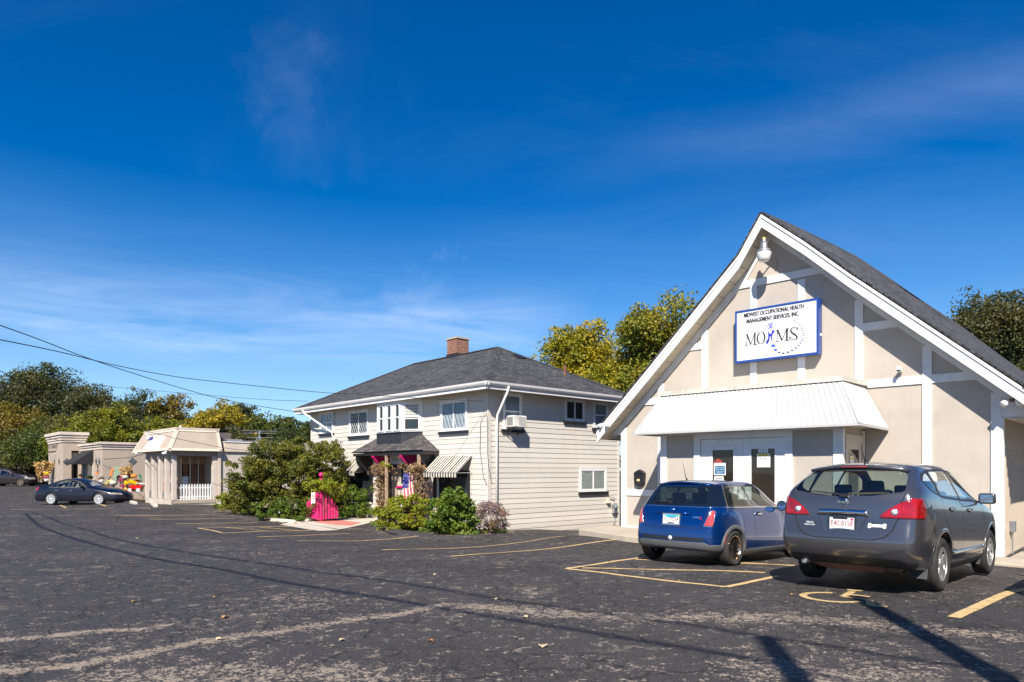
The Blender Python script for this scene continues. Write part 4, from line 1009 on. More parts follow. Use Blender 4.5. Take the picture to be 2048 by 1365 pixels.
def gutter_run(mb, p, q, out_):
    p, q, o_ = Vector(p), Vector(q), Vector(out_)
    prof = [(0, -.02), (.0, -.13), (.05, -.13), (.085, -.07), (.10, -.0), (.085, .0), (.085, -.02)]
    for (a, z), (b_, z2) in zip(prof[:-1], prof[1:]): mb.quad(p+o_*a+Vector((0, 0, z)), q+o_*a+Vector((0, 0, z)), q+o_*b_+Vector((0, 0, z2)), p+o_*b_+Vector((0, 0, z2)))
gutter_run(mb, (-HL-OV, -OV, ZE), (OV+.1, -OV, ZE), (0, -1, 0)); gutter_run(mb, (OV, -OV-.1, ZE), (OV, HD+OV, ZE), (1, 0, 0))
explode(mb.build('gutter', M_GUTTER, house, fixn=False))
mb = MB(); mb.box(-HL-OV, OV-.002, -OV+.002, -OV+.03, ZE-.25, ZE-.02); mb.box(OV-.03, OV-.004, -OV+.03, HD+OV, ZE-.25, ZE-.02); mb.box(-HL-OV, -HL-OV+.03, -OV+.03, HD+OV, ZE-.25, ZE-.02); explode(mb.build('fascia', M_GUTTER, house))
mb = MB(); mb.box(-HL-OV+.03, OV-.031, -OV+.031, HD+OV, ZE-.20, ZE-.185); mb.build('soffit', M_CREAM, house)
mb = MB(); mb.prism([(-15.1, ZE-.12), (-12.9, ZE-.12), (-12.9, ZE+.12), (-13.6, ZE+.16), (-15.1, ZE-.02)], 'y', 1.4, 5.5); mb.build('side_eave', M_GUTTER, house)
mb = MB(); mb.box(-15.12, -12.9, 1.35, 5.55, ZE+.16, ZE+.18); mb.build('side_eave_roof', M_SHG, house); slope_uv(bpy.data.objects['side_eave_roof'])
# chimney, vents
cx0 = Hf.fp(887, 700, ry)[0]; cx1 = Hf.fp(925, 700, ry)[0]; cw = (cx1-cx0)*.52; ccx = (cx0+cx1)/2
ct = Hf.fp(906, 679, ry)[1]
mb = MB(); mb.box(ccx-cw/2, ccx+cw/2, ry-.05, ry+.62, ZP-.5, ct); ch = mb.build('chimney', M_BRICK, roof); slope_uv(ch)
mb = MB(); mb.box(ccx-cw/2-.04, ccx+cw/2+.04, ry-.09, ry+.66, ct+.001, ct+.07); mb.build('chimney_cap', M_CONC, roof)
mb = MB(); mb.box(ccx-cw/2-.03, ccx+cw/2+.03, ry-.08, ry+.65, ZP-.5, ZP+.10); mb.build('flashing', M_BLACK, roof)
vx, vy = -2.55, 3.6
mb = MB(); mb.obox((-2.6, 3.85, 6.22), (.02, .22, 0), (.16, 0, -.08), (.03, 0, .06)); mb.build('roof_vent', M_BLACK, roof)
py_, pz_ = Hf.sp(1147, 752, -1.0); mb = MB(); mb.tube([(-1.0, 4.9, 5.1), (-1.0, 4.9, 5.85)], .055, 10); mb.build('vent_pipe', M_RUST, roof)
# ---- downpipes
mb = MB(); y0 = .30
mb.tube([(OV+.04, y0+.02, ZE-.10), (OV+.03, y0+.02, ZE-.24), (.10, y0, ZE-1.05), (.06, y0, ZE-1.3), (.06, y0, -.35)], [.045]*5, 8)
mb.tube([(-12.75, -OV-.05, ZE-.1), (-12.7, -OV-.03, ZE-.25), (-10.95, -.08, 3.35), (-10.88, -.06, 3.1), (-10.88, -.06, -.3)], [.045]*5, 8); explode(mb.build('downpipe', M_GUTTER, house, True))
# ---- windows
def hwin(name, x0, x1, z0, z1, side=False, kind='slider', sill=True, fw=.10, mat=None, parent=house):
    """window with a thick white casing standing proud of the siding"""
    def bx(m_, a0, a1, o0, o1, c0, c1):
        if side: m_.box(o0, o1, a0, a1, c0, c1)
        else: m_.box(a0, a1, -o1, -o0, c0, c1)
    f = MB(); bx(f, x0, x0+fw, .018, .055, z0, z1); bx(f, x1-fw, x1, .018, .055, z0, z1); bx(f, x0+fw, x1-fw, .018, .054, z1-fw, z1); bx(f, x0+fw, x1-fw, .018, .054, z0, z0+fw*.8)
    ix0, ix1, iz0, iz1 = x0+fw, x1-fw, z0+fw*.8, z1-fw; xm = (ix0+ix1)/2; zm = (iz0+iz1)/2
    if kind in ('slider', 'double'): bx(f, xm-.03, xm+.03, .017, .046, iz0, iz1)
    if kind in ('hung', 'double'): bx(f, ix0, ix1, .017, .043, zm-.025, zm+.025)
    for a, b_ in ((ix0, ix0+.03), (ix1-.03, ix1)): bx(f, a, b_, .017, .040, iz0, iz1)
    bx(f, ix0, ix1, .017, .039, iz1-.03, iz1); bx(f, ix0, ix1, .017, .039, iz0, iz0+.03)
    o = f.build('window', M_WHITE, parent)
    g = MB(); bx(g, ix0, ix1, .018, .024, iz0, iz1); g.build('pane', mat or M_GLASSB, o)
    if sill: s = MB(); bx(s, x0-.06, x1+.06, .018, .10, z0-.10, z0-.002); s.build('sill', M_BLACK, o)
    return o, (ix0, ix1, iz0, iz1)
def lattice(o, x0, x1, z0, z1, n, y=-.0265):
    mb = MB(); w_ = (x1-x0)/n; rows = max(1, round((z1-z0)/(w_*1.7))); h_ = (z1-z0)/rows
    for i in range(n):
        for j in range(rows):
            cx, cz = x0+w_*(i+.5), z0+h_*(j+.5)
            for sx in (-1, 1):
                for s2 in (-1, 1): mb.beam((cx+sx*w_/2, y, cz), (cx, y, cz+s2*h_/2), .012, .022, (0, 1, 0))
    mb.build('lattice_curtain', M_CURT, o)
o, r = hwin('w', -12.23, -10.92, 3.34, 4.36, kind='double')
o, r = hwin('w', -9.47, -7.86, 3.12, 4.24, mat=M_GLASS); lattice(o, r[0], r[1], r[2], r[3]-.1, 8)
o, r = hwin('w', -2.75, -1.15, 3.04, 4.19); lattice(o, r[0], r[1], r[2], r[2]+.5, 7)
o, r = hwin('w', .60, 1.54, 3.05, 4.36, True, 'hung', mat=M_GLASSB)
o, r = hwin('w', 3.78, 4.93, 3.50, 4.37, True, 'slider', mat=M_GLASS)
o, r = hwin('w', 5.44, 6.37, 3.30, 4.36, True, 'hung')
def frosted():
    m, nt, b, out = new_mat('patterned_frosted_glass'); c = objc(nt); v = tex(nt, 'ShaderNodeTexVoronoi', c, 22.); n = tex(nt, 'ShaderNodeTexNoise', c, 30., Detail=3.)
    col = ramp(nt, math_n(nt, 'ADD', v.outputs['Distance'], math_n(nt, 'MULTIPLY', n.outputs[0], .3)), [(.35, (.06, .075, .075)), (.6, (.24, .27, .25))]).outputs[0]
    lk(nt, col, b.inputs['Base Color']); b.inputs['Roughness'].default_value = .25; bump(nt, b, v.outputs['Distance'], .5, .01); return m
o, r = hwin('w', 4.63, 6.27, .76, 1.69, True, 'slider', mat=frosted())
# air conditioner in the side window
ac = thing('air_conditioner', 'rust-stained white air conditioner hanging in the upper side window of the house', 'air conditioner', Hf.w(.06, .72, 3.12), Hf.rz)
mb = MB(); mb.box(0, .42, 0, .62, 0, .40); bevel(mb.build('casing', wood_white('stained_white_case', (.72, .70, .64), .3), ac), .02, 2)
mb = MB()
for k in range(12): mb.box(.421, .425, .25+k*.028, .262+k*.028, .05, .35)
mb.box(.05, .37, -.004, -.001, .05, .35); mb.build('grille', plain('grille_grey', (.22, .22, .21), .6), ac)
mb = MB(); mb.beam((.0, .08, -.25), (.35, .08, -.01), .03, .03); mb.beam((.0, .54, -.25), (.35, .54, -.01), .03, .03); explode(mb.build('bracket', M_BLACK, ac))
# ---- bay window over the porch
bw = MB(); b1_, b2_ = Hf.fp(754, 840, -.45)[0], Hf.fp(802, 840, -.45)[0]; B_ = [(b1_-.75, 0), (b1_, -.45), (b2_, -.45), (-3.91, 0)]; bz0, bz1 = 3.10, 4.372
bay = bw.prism(B_, 'z', bz0, bz1).build('bay_window', M_WHITE, house)
ap = MB(); Bq = B_
ap.prism([(x*1.0, y) for x, y in Bq], 'z', 2.62, bz0-.002); apo = ap.build('bay_apron', M_BLUEBLK, house)
ap = MB()
for (x0, y0), (x1, y1) in ((Bq[1], Bq[2]), (Bq[2], Bq[3])):
    d = Vector((x1-x0, y1-y0)); L = d.length; d.normalize(); nn = Vector((d.y, -d.x)); k = .0
    while k < L: c_ = Vector((x0, y0))+d*k+nn*.006; ap.beam((c_.x, c_.y, 2.64), (c_.x, c_.y, bz0-.01), .02, .012, (nn.x, nn.y, 0)); k += .125
explode(ap.build('apron_batten', M_BLACK, house))
mb = MB(); mb.hex8([(x*1.0+(.0), y-(.03 if y < 0 else 0), bz0-.03) for x, y in Bq], [(x, y-(.03 if y < 0 else 0), bz0+.02) for x, y in Bq]); mb.build('bay_sill', M_BLACK, house)
def bay_sash(p0, p1, n_, fwid, blind=False):
    p0, p1 = Vector(p0), Vector(p1); d = (p1-p0); L = d.length; d.normalize(); nn = Vector((d.y, -d.x)); pitch = L/n_
    for i in range(n_):
        a, b_ = i*pitch+fwid, (i+1)*pitch-fwid
        q = lambda s, o, z: (p0.x+d.x*s+nn.x*o, p0.y+d.y*s+nn.y*o, z)
        z0, z1 = bz0+.10, bz1-.18; zm = (z0+z1)/2
        g = MB(); g.hex8([q(a, .001, z0), q(b_, .001, z0), q(b_, .004, z0), q(a, .004, z0)], [q(a, .001, z1), q(b_, .001, z1), q(b_, .004, z1), q(a, .004, z1)]); go = g.build('pane', M_GLASS, bay)
        f = MB()
        def bar(s0, s1, c0, c1, o=.03): f.hex8([q(s0, .002, c0), q(s1, .002, c0), q(s1, o, c0), q(s0, o, c0)], [q(s0, .002, c1), q(s1, .002, c1), q(s1, o, c1), q(s0, o, c1)])
        bar(a-.03, a+.015, z0-.03, z1+.03); bar(b_-.015, b_+.03, z0-.03, z1+.03); bar(a+.015, b_-.015, z1-.01, z1+.03, .028); bar(a+.015, b_-.015, z0-.03, z0+.01, .028); bar(a+.015, b_-.015, zm-.022, zm+.022, .026)
        f.build('sash', M_WHITE, bay)
        if blind:
            f = MB()
            for k in range(10): bar(a+.015, b_-.015, z1-.05-k*.06, z1-.012-k*.06, .008)
            f.build('blind', M_BLIND, bay)
        else:
            f = MB(); bar(a+.012, a+.012+(b_-a)*.35, z0, z1, .0062); f.build('curtain', M_BLIND, bay)
bay_sash(B_[1], B_[2], 3, .10); bay_sash(B_[2], B_[3], 1, .17, True)
# ---- porch roof with brackets
pe0 = Hf.fp(704, 905, -.80)[0]; pe1 = Hf.fp(845, 903, -.80)[0]; PZ = 2.33; PD_ = .80
tz_ = 2.98
mb = MB(); a0, a1 = pe0+.95, -3.91
mb.quad((pe0, -PD_, PZ), (pe1, -PD_, PZ), (a1, -.02, tz_), (a0, -.02, tz_)); mb.quad((pe1, -PD_, PZ), (pe1, -.02, PZ), (a1, -.02, tz_)); mb.quad((pe0, -.02, PZ), (pe0, -PD_, PZ), (a0, -.02, tz_))
po = mb.build('porch_roof', M_SHB, house); slope_uv(po); s_ = po.modifiers.new('t', 'SOLIDIFY'); s_.thickness = .04
mb = MB(); e_ = PD_-.03; mb.box(pe0+.03, pe1-.03, -e_, -e_+.03, PZ-.13, PZ-.03); mb.box(pe1-.06, pe1-.03, -e_+.03, -.02, PZ-.13, PZ-.03); mb.box(pe0+.03, pe0+.06, -e_+.03, -.02, PZ-.13, PZ-.03); explode(mb.build('porch_fascia', M_BLACK, house))
mb = MB(); mb.box(pe0+.06, pe1-.06, -e_+.031, -.02, PZ-.10, PZ-.08); mb.build('porch_ceiling', M_CREAM, house)
def bracket(x, zt, mat, wd, L=1.05, Hh=.85):
    pr = [(-.02, zt)] + [(-.02-L*(1-(i/9))**.0 if False else -.02-L*(1-(i/9.)**1.5), zt-.12-Hh*((i/9.))**1.3+.12*(i/9.)) for i in range(0, 10)]
    pr = [(-.02, zt), (-.02-L, zt), (-.02-L, zt-.14)] + [(-.02-L*(.5+.5*cos(pi*i/9.)), zt-.14-Hh*(i/9.)**1.1) for i in range(1, 10)]
    mb = MB(); mb.prism([(y, z) for y, z in pr], 'x', x-wd/2, x+wd/2); return mb.build('bracket', mat, house)
bx_ = lambda px, y=0: Hf.fp(px, 915, y)[0]
bracket(bx_(744), PZ-.135, M_BLACK, .22, .70, 1.0); bracket(bx_(778), PZ-.135, M_DKPINK, .12, .70, .55); bracket(bx_(834), PZ-.135, M_DKPINK, .12, .70, .55); bracket(bx_(867), PZ-.135, M_BLACK, .22, .70, .65)
mb = MB()
for px in (778, 834): mb.box(bx_(px)-.062, bx_(px)+.062, -.78, -.722, PZ-.22, PZ-.135)
explode(mb.build('bracket_end', M_PINK, house))
# ---- shop door recess
D0, D1 = Hf.fp(776, 960, 0)[0], Hf.fp(842, 960, 0)[0]
mb = MB(); mb.box(D0, D1, -.045, -.018, 1.72, 1.84); mb.box(D1-.12, D1, -.045, -.018, -.5, 1.72); mb.box(D0, D0+.34, -.045, -.018, -.5, 1.72); explode(mb.build('door_jamb', M_BLACK, house))
dm = Hf.fp(797, 960, 0)[0]
mb = MB(); mb.box(D0+.34, dm, -.040, -.018, -.45, 1.72); dd = mb.build('door', plain('tan_door', (.40, .33, .26), .5), house)
mb = MB(); mb.box(dm, D1-.12, -.036, -.018, .98, 1.72); mb.build('door_sidelight', M_CREAM, house)
mb = MB(); mb.box(dm+.25, dm+.75, -.042, -.036, 1.08, 1.68); mb.build('sidelight_glass', M_GLASS, house)
mb = MB(); mb.box(dm-.05, D1-.10, -.09, -.018, .90, .975); mb.build('window_ledge', M_PINK, house)
t = thing('house_number', 'black metal house number 217 on the siding below the pink ledge', 'house number', Hf.w(Hf.fp(806, 985, 0)[0], -.02, .62), Hf.rz)
on_wall('digits', [('217', 0, 0, .17, .34)], t, M_BLACK, -.012)
wx0, wx1 = Hf.fp(782, 925, -.3)[0], Hf.fp(816, 925, -.3)[0]
t = thing('welcome_sign', 'white wooden welcome board with grey lettering above the shop door', 'sign', Hf.w((wx0+wx1)/2, -.30, 1.88), Hf.rz)
mb = MB(); mb.box(-(wx1-wx0)/2, (wx1-wx0)/2, 0, .03, 0, .30); mb.build('board', wood_white('worn_white_board', (.62, .58, .52), .3), t)
on_wall('lettering', [('Welcome', 0, .07, .19, (wx1-wx0)*.84)], t, plain('grey_lettering', (.16, .15, .15), .6), -.003)
mb = MB(); mb.box((wx0-wx1)/2+.02, (wx0-wx1)/2+.05, .03, .28, .24, .27); mb.box((wx1-wx0)/2-.05, (wx1-wx0)/2-.02, .03, .28, .24, .27); explode(mb.build('bracket', M_BLACK, t))
# ---- shop windows with striped awnings
def shop_window(px0, px1, z0, z1):
    x0, x1 = Hf.fp(px0, 950, 0)[0], Hf.fp(px1, 950, 0)[0]
    f = MB(); f.box(x0, x0+.20, -.06, -.018, z0, z1); f.box(x1-.10, x1, -.06, -.018, z0, z1); f.box(x0+.20, x1-.10, -.055, -.018, z1-.1, z1); o = f.build('shop_window', M_BLACK, house)
    f = MB(); f.box(x0+.20, x0+.32, -.05, -.018, z0, z1-.1); f.box(x0+.32, x1-.10, -.10, -.018, z0-.06, z0); f.build('frame', M_WHITE, o)
    f = MB(); f.box(x0+.32, x1-.10, -.028, -.022, z0, z1-.1); f.build('pane', M_GLASSW, o)
    return x0, x1
M_GLASSW = glass_mat('shop_glass', (.02, .024, .026))
shop_window(694, 747, .25, 1.55); shop_window(869, 941, .30, 1.60)
def shop_awning(px0, px1, zt, drop, depth, lab, px0b=None):
    x0, x1 = Hf.fp(px0, 915, -.1)[0], Hf.fp(px1, 915, -.1)[0]; pit = (x1-x0)/13.
    t = thing('striped_awning', lab, 'awning', Hf.w(x0, -.02, zt), Hf.rz)
    m = stripe_mat('awning_stripes', (.60, .55, .46), (.035, .033, .033), pit)
    L = x1-x0; n_ = 26
    mb = MB()
    for i in range(n_):
        a, b_ = L*i/n_, L*(i+1)/n_
        mb.quad((a, 0, 0), (b_, 0, 0), (b_, -depth, -drop), (a, -depth, -drop))
    mb.quad((0, 0, 0), (0, -depth, -drop), (0, -depth*.6, -drop)) if False else None
    c = mb.build('canopy', m, t); s_ = c.modifiers.new('t', 'SOLIDIFY'); s_.thickness = .012
    mb = MB()
    for i in range(13*4):
        a, b_ = L*i/52, L*(i+1)/52; f = lambda q: -drop-.14-.035*abs(sin(pi*q/(L/13)))
        mb.quad((a, -depth-.004, -drop), (b_, -depth-.004, -drop), (b_, -depth-.004, f(b_)), (a, -depth-.004, f(a)))
    v_ = mb.build('valance', m, t)
    mb = MB(); mb.tube([(0.01, -.01, -drop), (.01, -depth, -drop-.01), (L-.01, -depth, -drop-.01), (L-.01, -.01, -drop)], .012, 6); mb.tube([(.01, 0, 0), (.01, -depth, -drop)], .01, 6); mb.tube([(L-.01, 0, 0), (L-.01, -depth, -drop)], .01, 6); mb.build('awning_frame', M_STEEL, t)
shop_awning(696, 732, 2.12, .58, .62, 'black and cream striped awning left of the porch, partly behind the tree'); shop_awning(873, 941, 2.12, .60, .68, 'black and cream striped awning right of the porch roof')
# ---- flag and porch post
def flag_mat():
    m, nt, b, out = new_mat('flag_stripes'); s = N(nt, 'ShaderNodeSeparateXYZ'); lk(nt, objc(nt), s.inputs[0])
    f = math_n(nt, 'FRACT', math_n(nt, 'DIVIDE', s.outputs[0], .105)); c = mixc(nt, math_n(nt, 'GREATER_THAN', f, .5), (.55, .03, .04), (.68, .64, .62)); lk(nt, c, b.inputs['Base Color']); b.inputs['Roughness'].default_value = .85; return m
fx, fz0 = Hf.fp(807, 945, -.7)
t = thing('flag', 'red white and blue flag with ring of stars hanging vertically by the shop door', 'flag', Hf.w(fx, -.7, Hf.fp(807, 946, -.7)[1]), Hf.rz)
def fl(u, v): return (u*.72+.03*sin(v*5), -.05*sin(u*11+v*2)-.03*sin(v*4), -v*(1.45-.28*u))
mb = MB(); mb.grid(fl, 24, 16); f_ = mb.build('cloth', flag_mat(), t, True, fixn=False); s_ = f_.modifiers.new('t', 'SOLIDIFY'); s_.thickness = .004
mb = MB(); mb.grid(lambda u, v: (fl(u*.56, v*.42)[0], fl(u*.56, v*.42)[1]-.007, fl(u*.56, v*.42)[2]), 14, 8); mb.build('canton', plain('flag_blue', (.03, .035, .20), .8), t, True, fixn=False)
mb = MB()
for k in range(13):
    a = 2*pi*k/13; u_, v_ = .28+.17*cos(a), .21+.14*sin(a); c_ = fl(u_, v_)
    mb.quad(*[(c_[0]+.022*cos(q)*(1 if i % 2 == 0 else .45), c_[1]-.014, c_[2]+.022*sin(q)*(1 if i % 2 == 0 else .45)) for i, q in enumerate(np.linspace(pi/2, pi/2+2*pi, 11)[:-1])])
explode(mb.build('star', M_PAPER, t, fixn=False))
mb = MB(); mb.tube([(.3, -.02, .06), (.45, .66, .4)], .012, 6); mb.build('pole', M_WOOD, t)
def prop(name, lab, cat, px, py, Y_off=None, w=None): return thing(name, lab, cat, w, Hf.rz)
x_, _ = Hf.fp(773, 1000, -.72); z_ = -.47
t = thing('porch_post', 'bare square wooden porch post wrapped by dried vine', 'post', Hf.w(x_, -.72, z_), Hf.rz)
mb = MB(); mb.box(-.045, .045, -.045, .045, 0, 2.66); mb.build('post', M_WOOD, t)
x_, _ = Hf.fp(838, 1000, -.72)
t2 = thing('porch_post', 'square wooden porch post hidden in brown vine right of the flag', 'post', Hf.w(x_, -.72, z_), Hf.rz)
mb = MB(); mb.box(-.045, .045, -.045, .045, 0, 2.66); mb.build('post', M_WOOD, t2)
rg = np.random.default_rng(11)
def vine(lab, px, zlo, zhi, y, spread, seed):
    x, _ = Hf.fp(px, 980, y); t = thing('dry_vine', lab, 'vine', Hf.w(x, y, zlo), Hf.rz); r = np.random.default_rng(seed)
    hh_ = zhi-zlo; c = [(r.normal(0, spread*(.6+.6*q)), r.normal(0, .12), q*hh_) for q in r.random(120)]
    c += [(r.normal(0, spread*2.0), r.normal(0, .2), hh_*(.86+.16*r.random())) for _ in range(45)]
    leaf_cloud(c, [.15]*len(c), 20, .09, r, name='foliage', mat=LM['dry'], parent=t, droop=.3)
    leaf_cloud([c[k] for k in range(0, 100, 9)], [.14]*12, 3, .05, r, name='flowers', mat=LM['mumo'], parent=t)
    mb = MB()
    for k in range(9):
        a = r.random()*6; pts = [(spread*.8*sin(a+q*5+k), .1*cos(a+q*4+k), hh_*q) for q in np.linspace(0, 1, 12)]; mb.tube(pts, .012, 5)
    for k in range(14):
        q = r.random(); p = Vector((0, 0, hh_*(.35+.6*q))); e = p+Vector((r.normal(0, .35), r.normal(0, .15), -.3*r.random())); mb.tube([p, (p+e)/2+Vector((0, 0, .12)), e], .006, 4)
    mb.build('stem', M_WOOD, t)
vine('brown dried vine covering the left porch post', 764, z_, 1.80, -.70, .10, 3); vine('brown dried vine and seed heads covering the right porch post', 838, z_, 1.80, -.70, .12, 4)
t = thing('hanging_greens', 'fresh green leaves on top of the dried vine under the porch roof', 'plant', Hf.w(Hf.fp(766, 930, -.7)[0], -.7, 1.82), Hf.rz)
leaf_cloud([(rg.normal(0, .25), 0, rg.normal(0, .04)) for _ in range(10)], [.14]*10, 25, .09, rg, name='foliage', mat=LM['lime'], parent=t)
x_, zq = Hf.fp(818, 1000, -.8)
t = thing('pink_planter_box', 'hot pink wooden box below the flag by the shop door', 'box', Hf.w(x_, -.8, -.45), Hf.rz)
mb = MB(); mb.box(-.17, .17, -.1, .1, .0, .95); bevel(mb.build('box', M_PINK, t), .01); mb = MB(); mb.box(-.19, .19, -.12, .12, .951, .99); mb.build('lid', M_PINK, t)
# ---- utility bits
t = thing('electric_meter', 'grey electric meter low on the side wall near the house corner', 'meter', Hf.w(.03, 6.72, -.15), Hf.rz)
mb = MB(); mb.box(0, .12, -.12, .12, 0, .36); bevel(mb.build('box', M_STEEL, t), .015); mb = MB(); mb.lathe([(0, .19), (.07, .18), (.08, .12)], (0, 0, .26), 'x', 14); mb.build('dial', M_GLASSB, t, True); mb = MB(); mb.tube([(.05, 0, .36), (.05, 0, .62), (.05, -.4, .7)], .015, 6); mb.tube([(.05, .0, 0), (.05, .05, -.3), (.05, -.08, -.42)], .01, 5); mb.build('conduit', M_STEEL, t)
t = thing('dryer_vent', 'small white vent hood on the side wall above the electric meter', 'vent', Hf.w(.02, 6.35, .28), Hf.rz)
mb = MB(); mb.hex8([(0, -.1, 0), (.12, -.1, 0), (.12, .1, 0), (0, .1, 0)], [(0, -.08, .2), (.04, -.08, .2), (.04, .08, .2), (0, .08, .2)]); mb.build('hood', M_CREAM, t)

# ================================================================ shop with the mansard porch, and the market building
Pf = Fr(-16.6, 34.0, 42.7)
shop = thing('mansard_shop', 'beige single-storey shop with tan mansard roof over a posted corner porch', 'building', (-16.6, 34.0, 0), Pf.rz)
PL, PD = 4.55, 2.05; DZ = .14; PT = 2.34
mb = MB(); mb.box(-PL, .0, 0, PD+.1, -.35, DZ); dk = mb.build('porch_deck', M_CONC2, shop)
mb = MB(); mb.box(-.16, .03, -.03, PD, DZ-.16, DZ+.001); mb.build('deck_trim', M_EIFS, shop)
for x, y in [(-PL+.1, .1), (-3.3, .1), (-2.15, .1), (-1.15, .1), (-.12, .1), (-.1, PD-.02)]:
    mb = MB(); mb.box(x-.12, x+.12, y-.10, y+.10, DZ+.001, PT); mb.box(x-.09, x+.09, y-.12, y-.101, DZ+.001, PT-.2); bevel(mb.build('porch_post', M_T111, shop), .01)
mb = MB(); mb.box(-PL, 0, .02, .18, PT, 2.58); mb.box(-.19, -.01, .18, PD+.1, PT, 2.579); _b = mb.build('porch_beam', plain('grey_brown_beam', (.30, .25, .22), .7), shop)
mb = MB(); mb.box(-PL, -1.8, .80, 6, -.3, 3.2); mb.build('shop_wall', M_EIFS, shop)
mb = MB(); mb.box(-1.80, -1.785, .95, 2.12, .25, 2.25); mb.build('shop_glass', M_GLASS, shop)
for y0_, y1_ in ((1.05, 1.28), (1.45, 1.72), (1.88, 2.1)): mb = MB(); mb.box(-1.783, -1.76, y0_, y1_, .25, 2.2); mb.build('brown_curtain', plain('brown_drape', (.16, .085, .055), .9, 0, .5, 9), shop)
mb = MB(); mb.box(-1.78, -1.74, .95, 2.12, 1.95, 2.25); mb.build('curtain_valance', plain('pale_brown_drape', (.30, .20, .13), .9, 0, .5, 9), shop)
mb = MB(); [mb.box(-1.784, -1.73, y_, y_+.05, .2, 2.3) for y_ in (.92, 1.36, 1.78)]; explode(mb.build('window_frame', M_CREAM, shop))
mb = MB(); mb.box(-1.755, -1.75, 1.0, 1.30, .75, 1.30); mb.build('window_poster', plain('poster_blue_white', (.42, .50, .60), .6, 0, .3, 9), shop)
o3 = .30; i3 = .27; ZB_, ZT_ = 2.57, 3.66
xl_b = Pf.fp(264, 903, -o3)[0]; xl_t = Pf.fp(290, 866, i3)[0]; yr_b = Pf.sp(445, 903, o3)[0]; yr_t = Pf.sp(437, 861, -i3)[0]
Q = lambda x, y, z: (x, y, z)
mb = MB(); mb.quad((xl_b, -o3, ZB_), (o3, -o3, ZB_), (-i3, i3, ZT_), (xl_t, i3, ZT_)); mb.quad((o3, -o3, ZB_), (o3, yr_b, ZB_), (-i3, yr_t, ZT_), (-i3, i3, ZT_)); mb.quad((o3, yr_b, ZB_), (xl_b, yr_b, ZB_), (xl_t, yr_t, ZT_), (-i3, yr_t, ZT_)); mb.quad((xl_b, yr_b, ZB_), (xl_b, -o3, ZB_), (xl_t, i3, ZT_), (xl_t, yr_t, ZT_)); mb.quad((xl_t, i3, ZT_), (-i3, i3, ZT_), (-i3, yr_t, ZT_), (xl_t, yr_t, ZT_)); mb.quad((xl_b, -o3, ZB_), (o3, -o3, ZB_), (o3, yr_b, ZB_), (xl_b, yr_b, ZB_))
mb.build('mansard_roof', M_EIFS, shop)
mb = MB()
def band(a, b_, c, d, w0=.13, th=.03):
    """border frame boards standing proud of a sloped face a,b (bottom) c,d (top)"""
    a, b_, c, d = map(Vector, (a, b_, c, d)); n_ = (b_-a).cross(d-a).normalized()
    for p, q, ins in ((a, b_, d-a), (b_, c, a-b_), (d, c, a-d), (a, d, b_-a)):
        i_ = ins-(q-p)*(ins.dot(q-p)/(q-p).length_squared); i_ = i_.normalized()*w0
        mb.hex8([p, q, q+i_, p+i_], [p+n_*th, q+n_*th, q+i_+n_*th, p+i_+n_*th])
band((xl_b, -o3, ZB_), (o3, -o3, ZB_), (-i3, i3, ZT_), (xl_t, i3, ZT_)); band((o3, -o3, ZB_), (o3, yr_b, ZB_), (-i3, yr_t, ZT_), (-i3, i3, ZT_))
mb.box(xl_t-.04, -i3+.05, i3-.05, yr_t+.04, ZT_, ZT_+.09)
mb.build('mansard_trim', M_CORN, shop)
t = thing('mansard_sign', 'white panel sign with purple marks on the left slope of the mansard', 'sign', (-16.6, 34.0, 0), Pf.rz)
def onm(px, py, off=.035):
    # where the pixel's ray meets the left slope
    a = Vector((xl_b, -o3, ZB_)); n_ = Vector((0, -(ZT_-ZB_), (o3+i3))).normalized()
    lo_, hi_ = -2., 2.
    for _ in range(40):
        m_ = (lo_+hi_)/2; x, z = Pf.fp(px, py, m_); v = (Vector((x, m_, z))-a).dot(n_)
        if v > off: lo_ = m_
        else: hi_ = m_
    return Vector((x, m_, z))
mb = MB(); cs = [onm(*p) for p in ((309, 871), (331, 872), (315, 898), (285, 899))]; nn = Vector((0, -(ZT_-ZB_), (o3+i3))).normalized()
mb.hex8([c-nn*.03 for c in cs], cs); mb.hex8([onm(*p)-nn*.02 for p in ((292, 871), (300, 872), (302, 877), (295, 879))], [onm(*p) for p in ((292, 871), (300, 872), (302, 877), (295, 879))]); mb.build('panel', M_PAPER, t)
mb = MB()
for q in (((300, 874), (303, 874.5), (299, 881), (296, 881)), ((304.5, 873.5), (307.5, 874), (304.5, 881.5), (301, 881)), ((303.5, 882), (305, 882), (303.5, 886), (302, 886)), ((312.5, 881), (314, 881), (313, 884), (311.5, 884))): mb.quad(*[onm(*p, off=.042) for p in q])
explode(mb.build('purple_mark', plain('purple_ink', (.05, .03, .22), .5), t, fixn=False))
mb = MB()
for k in range(5): y_ = 887+k*2.2; mb.quad(onm(300-k*1.5, y_, .041), onm(318-k*1.6, y_+.1, .041), onm(318-k*1.6, y_+.5, .041), onm(300-k*1.5, y_+.4, .041))
mb.build('small_print', plain('grey_print', (.4, .4, .5), .5), t, fixn=False)
mb = MB(); sx_ = Pf.fp(361, 855, .8)[0]; mb.tube([(sx_, .8, 3.6), (sx_, .8, Pf.fp(361, 852, .8)[1])], .05, 8); mb.build('roof_pipe', M_WHITE, shop)
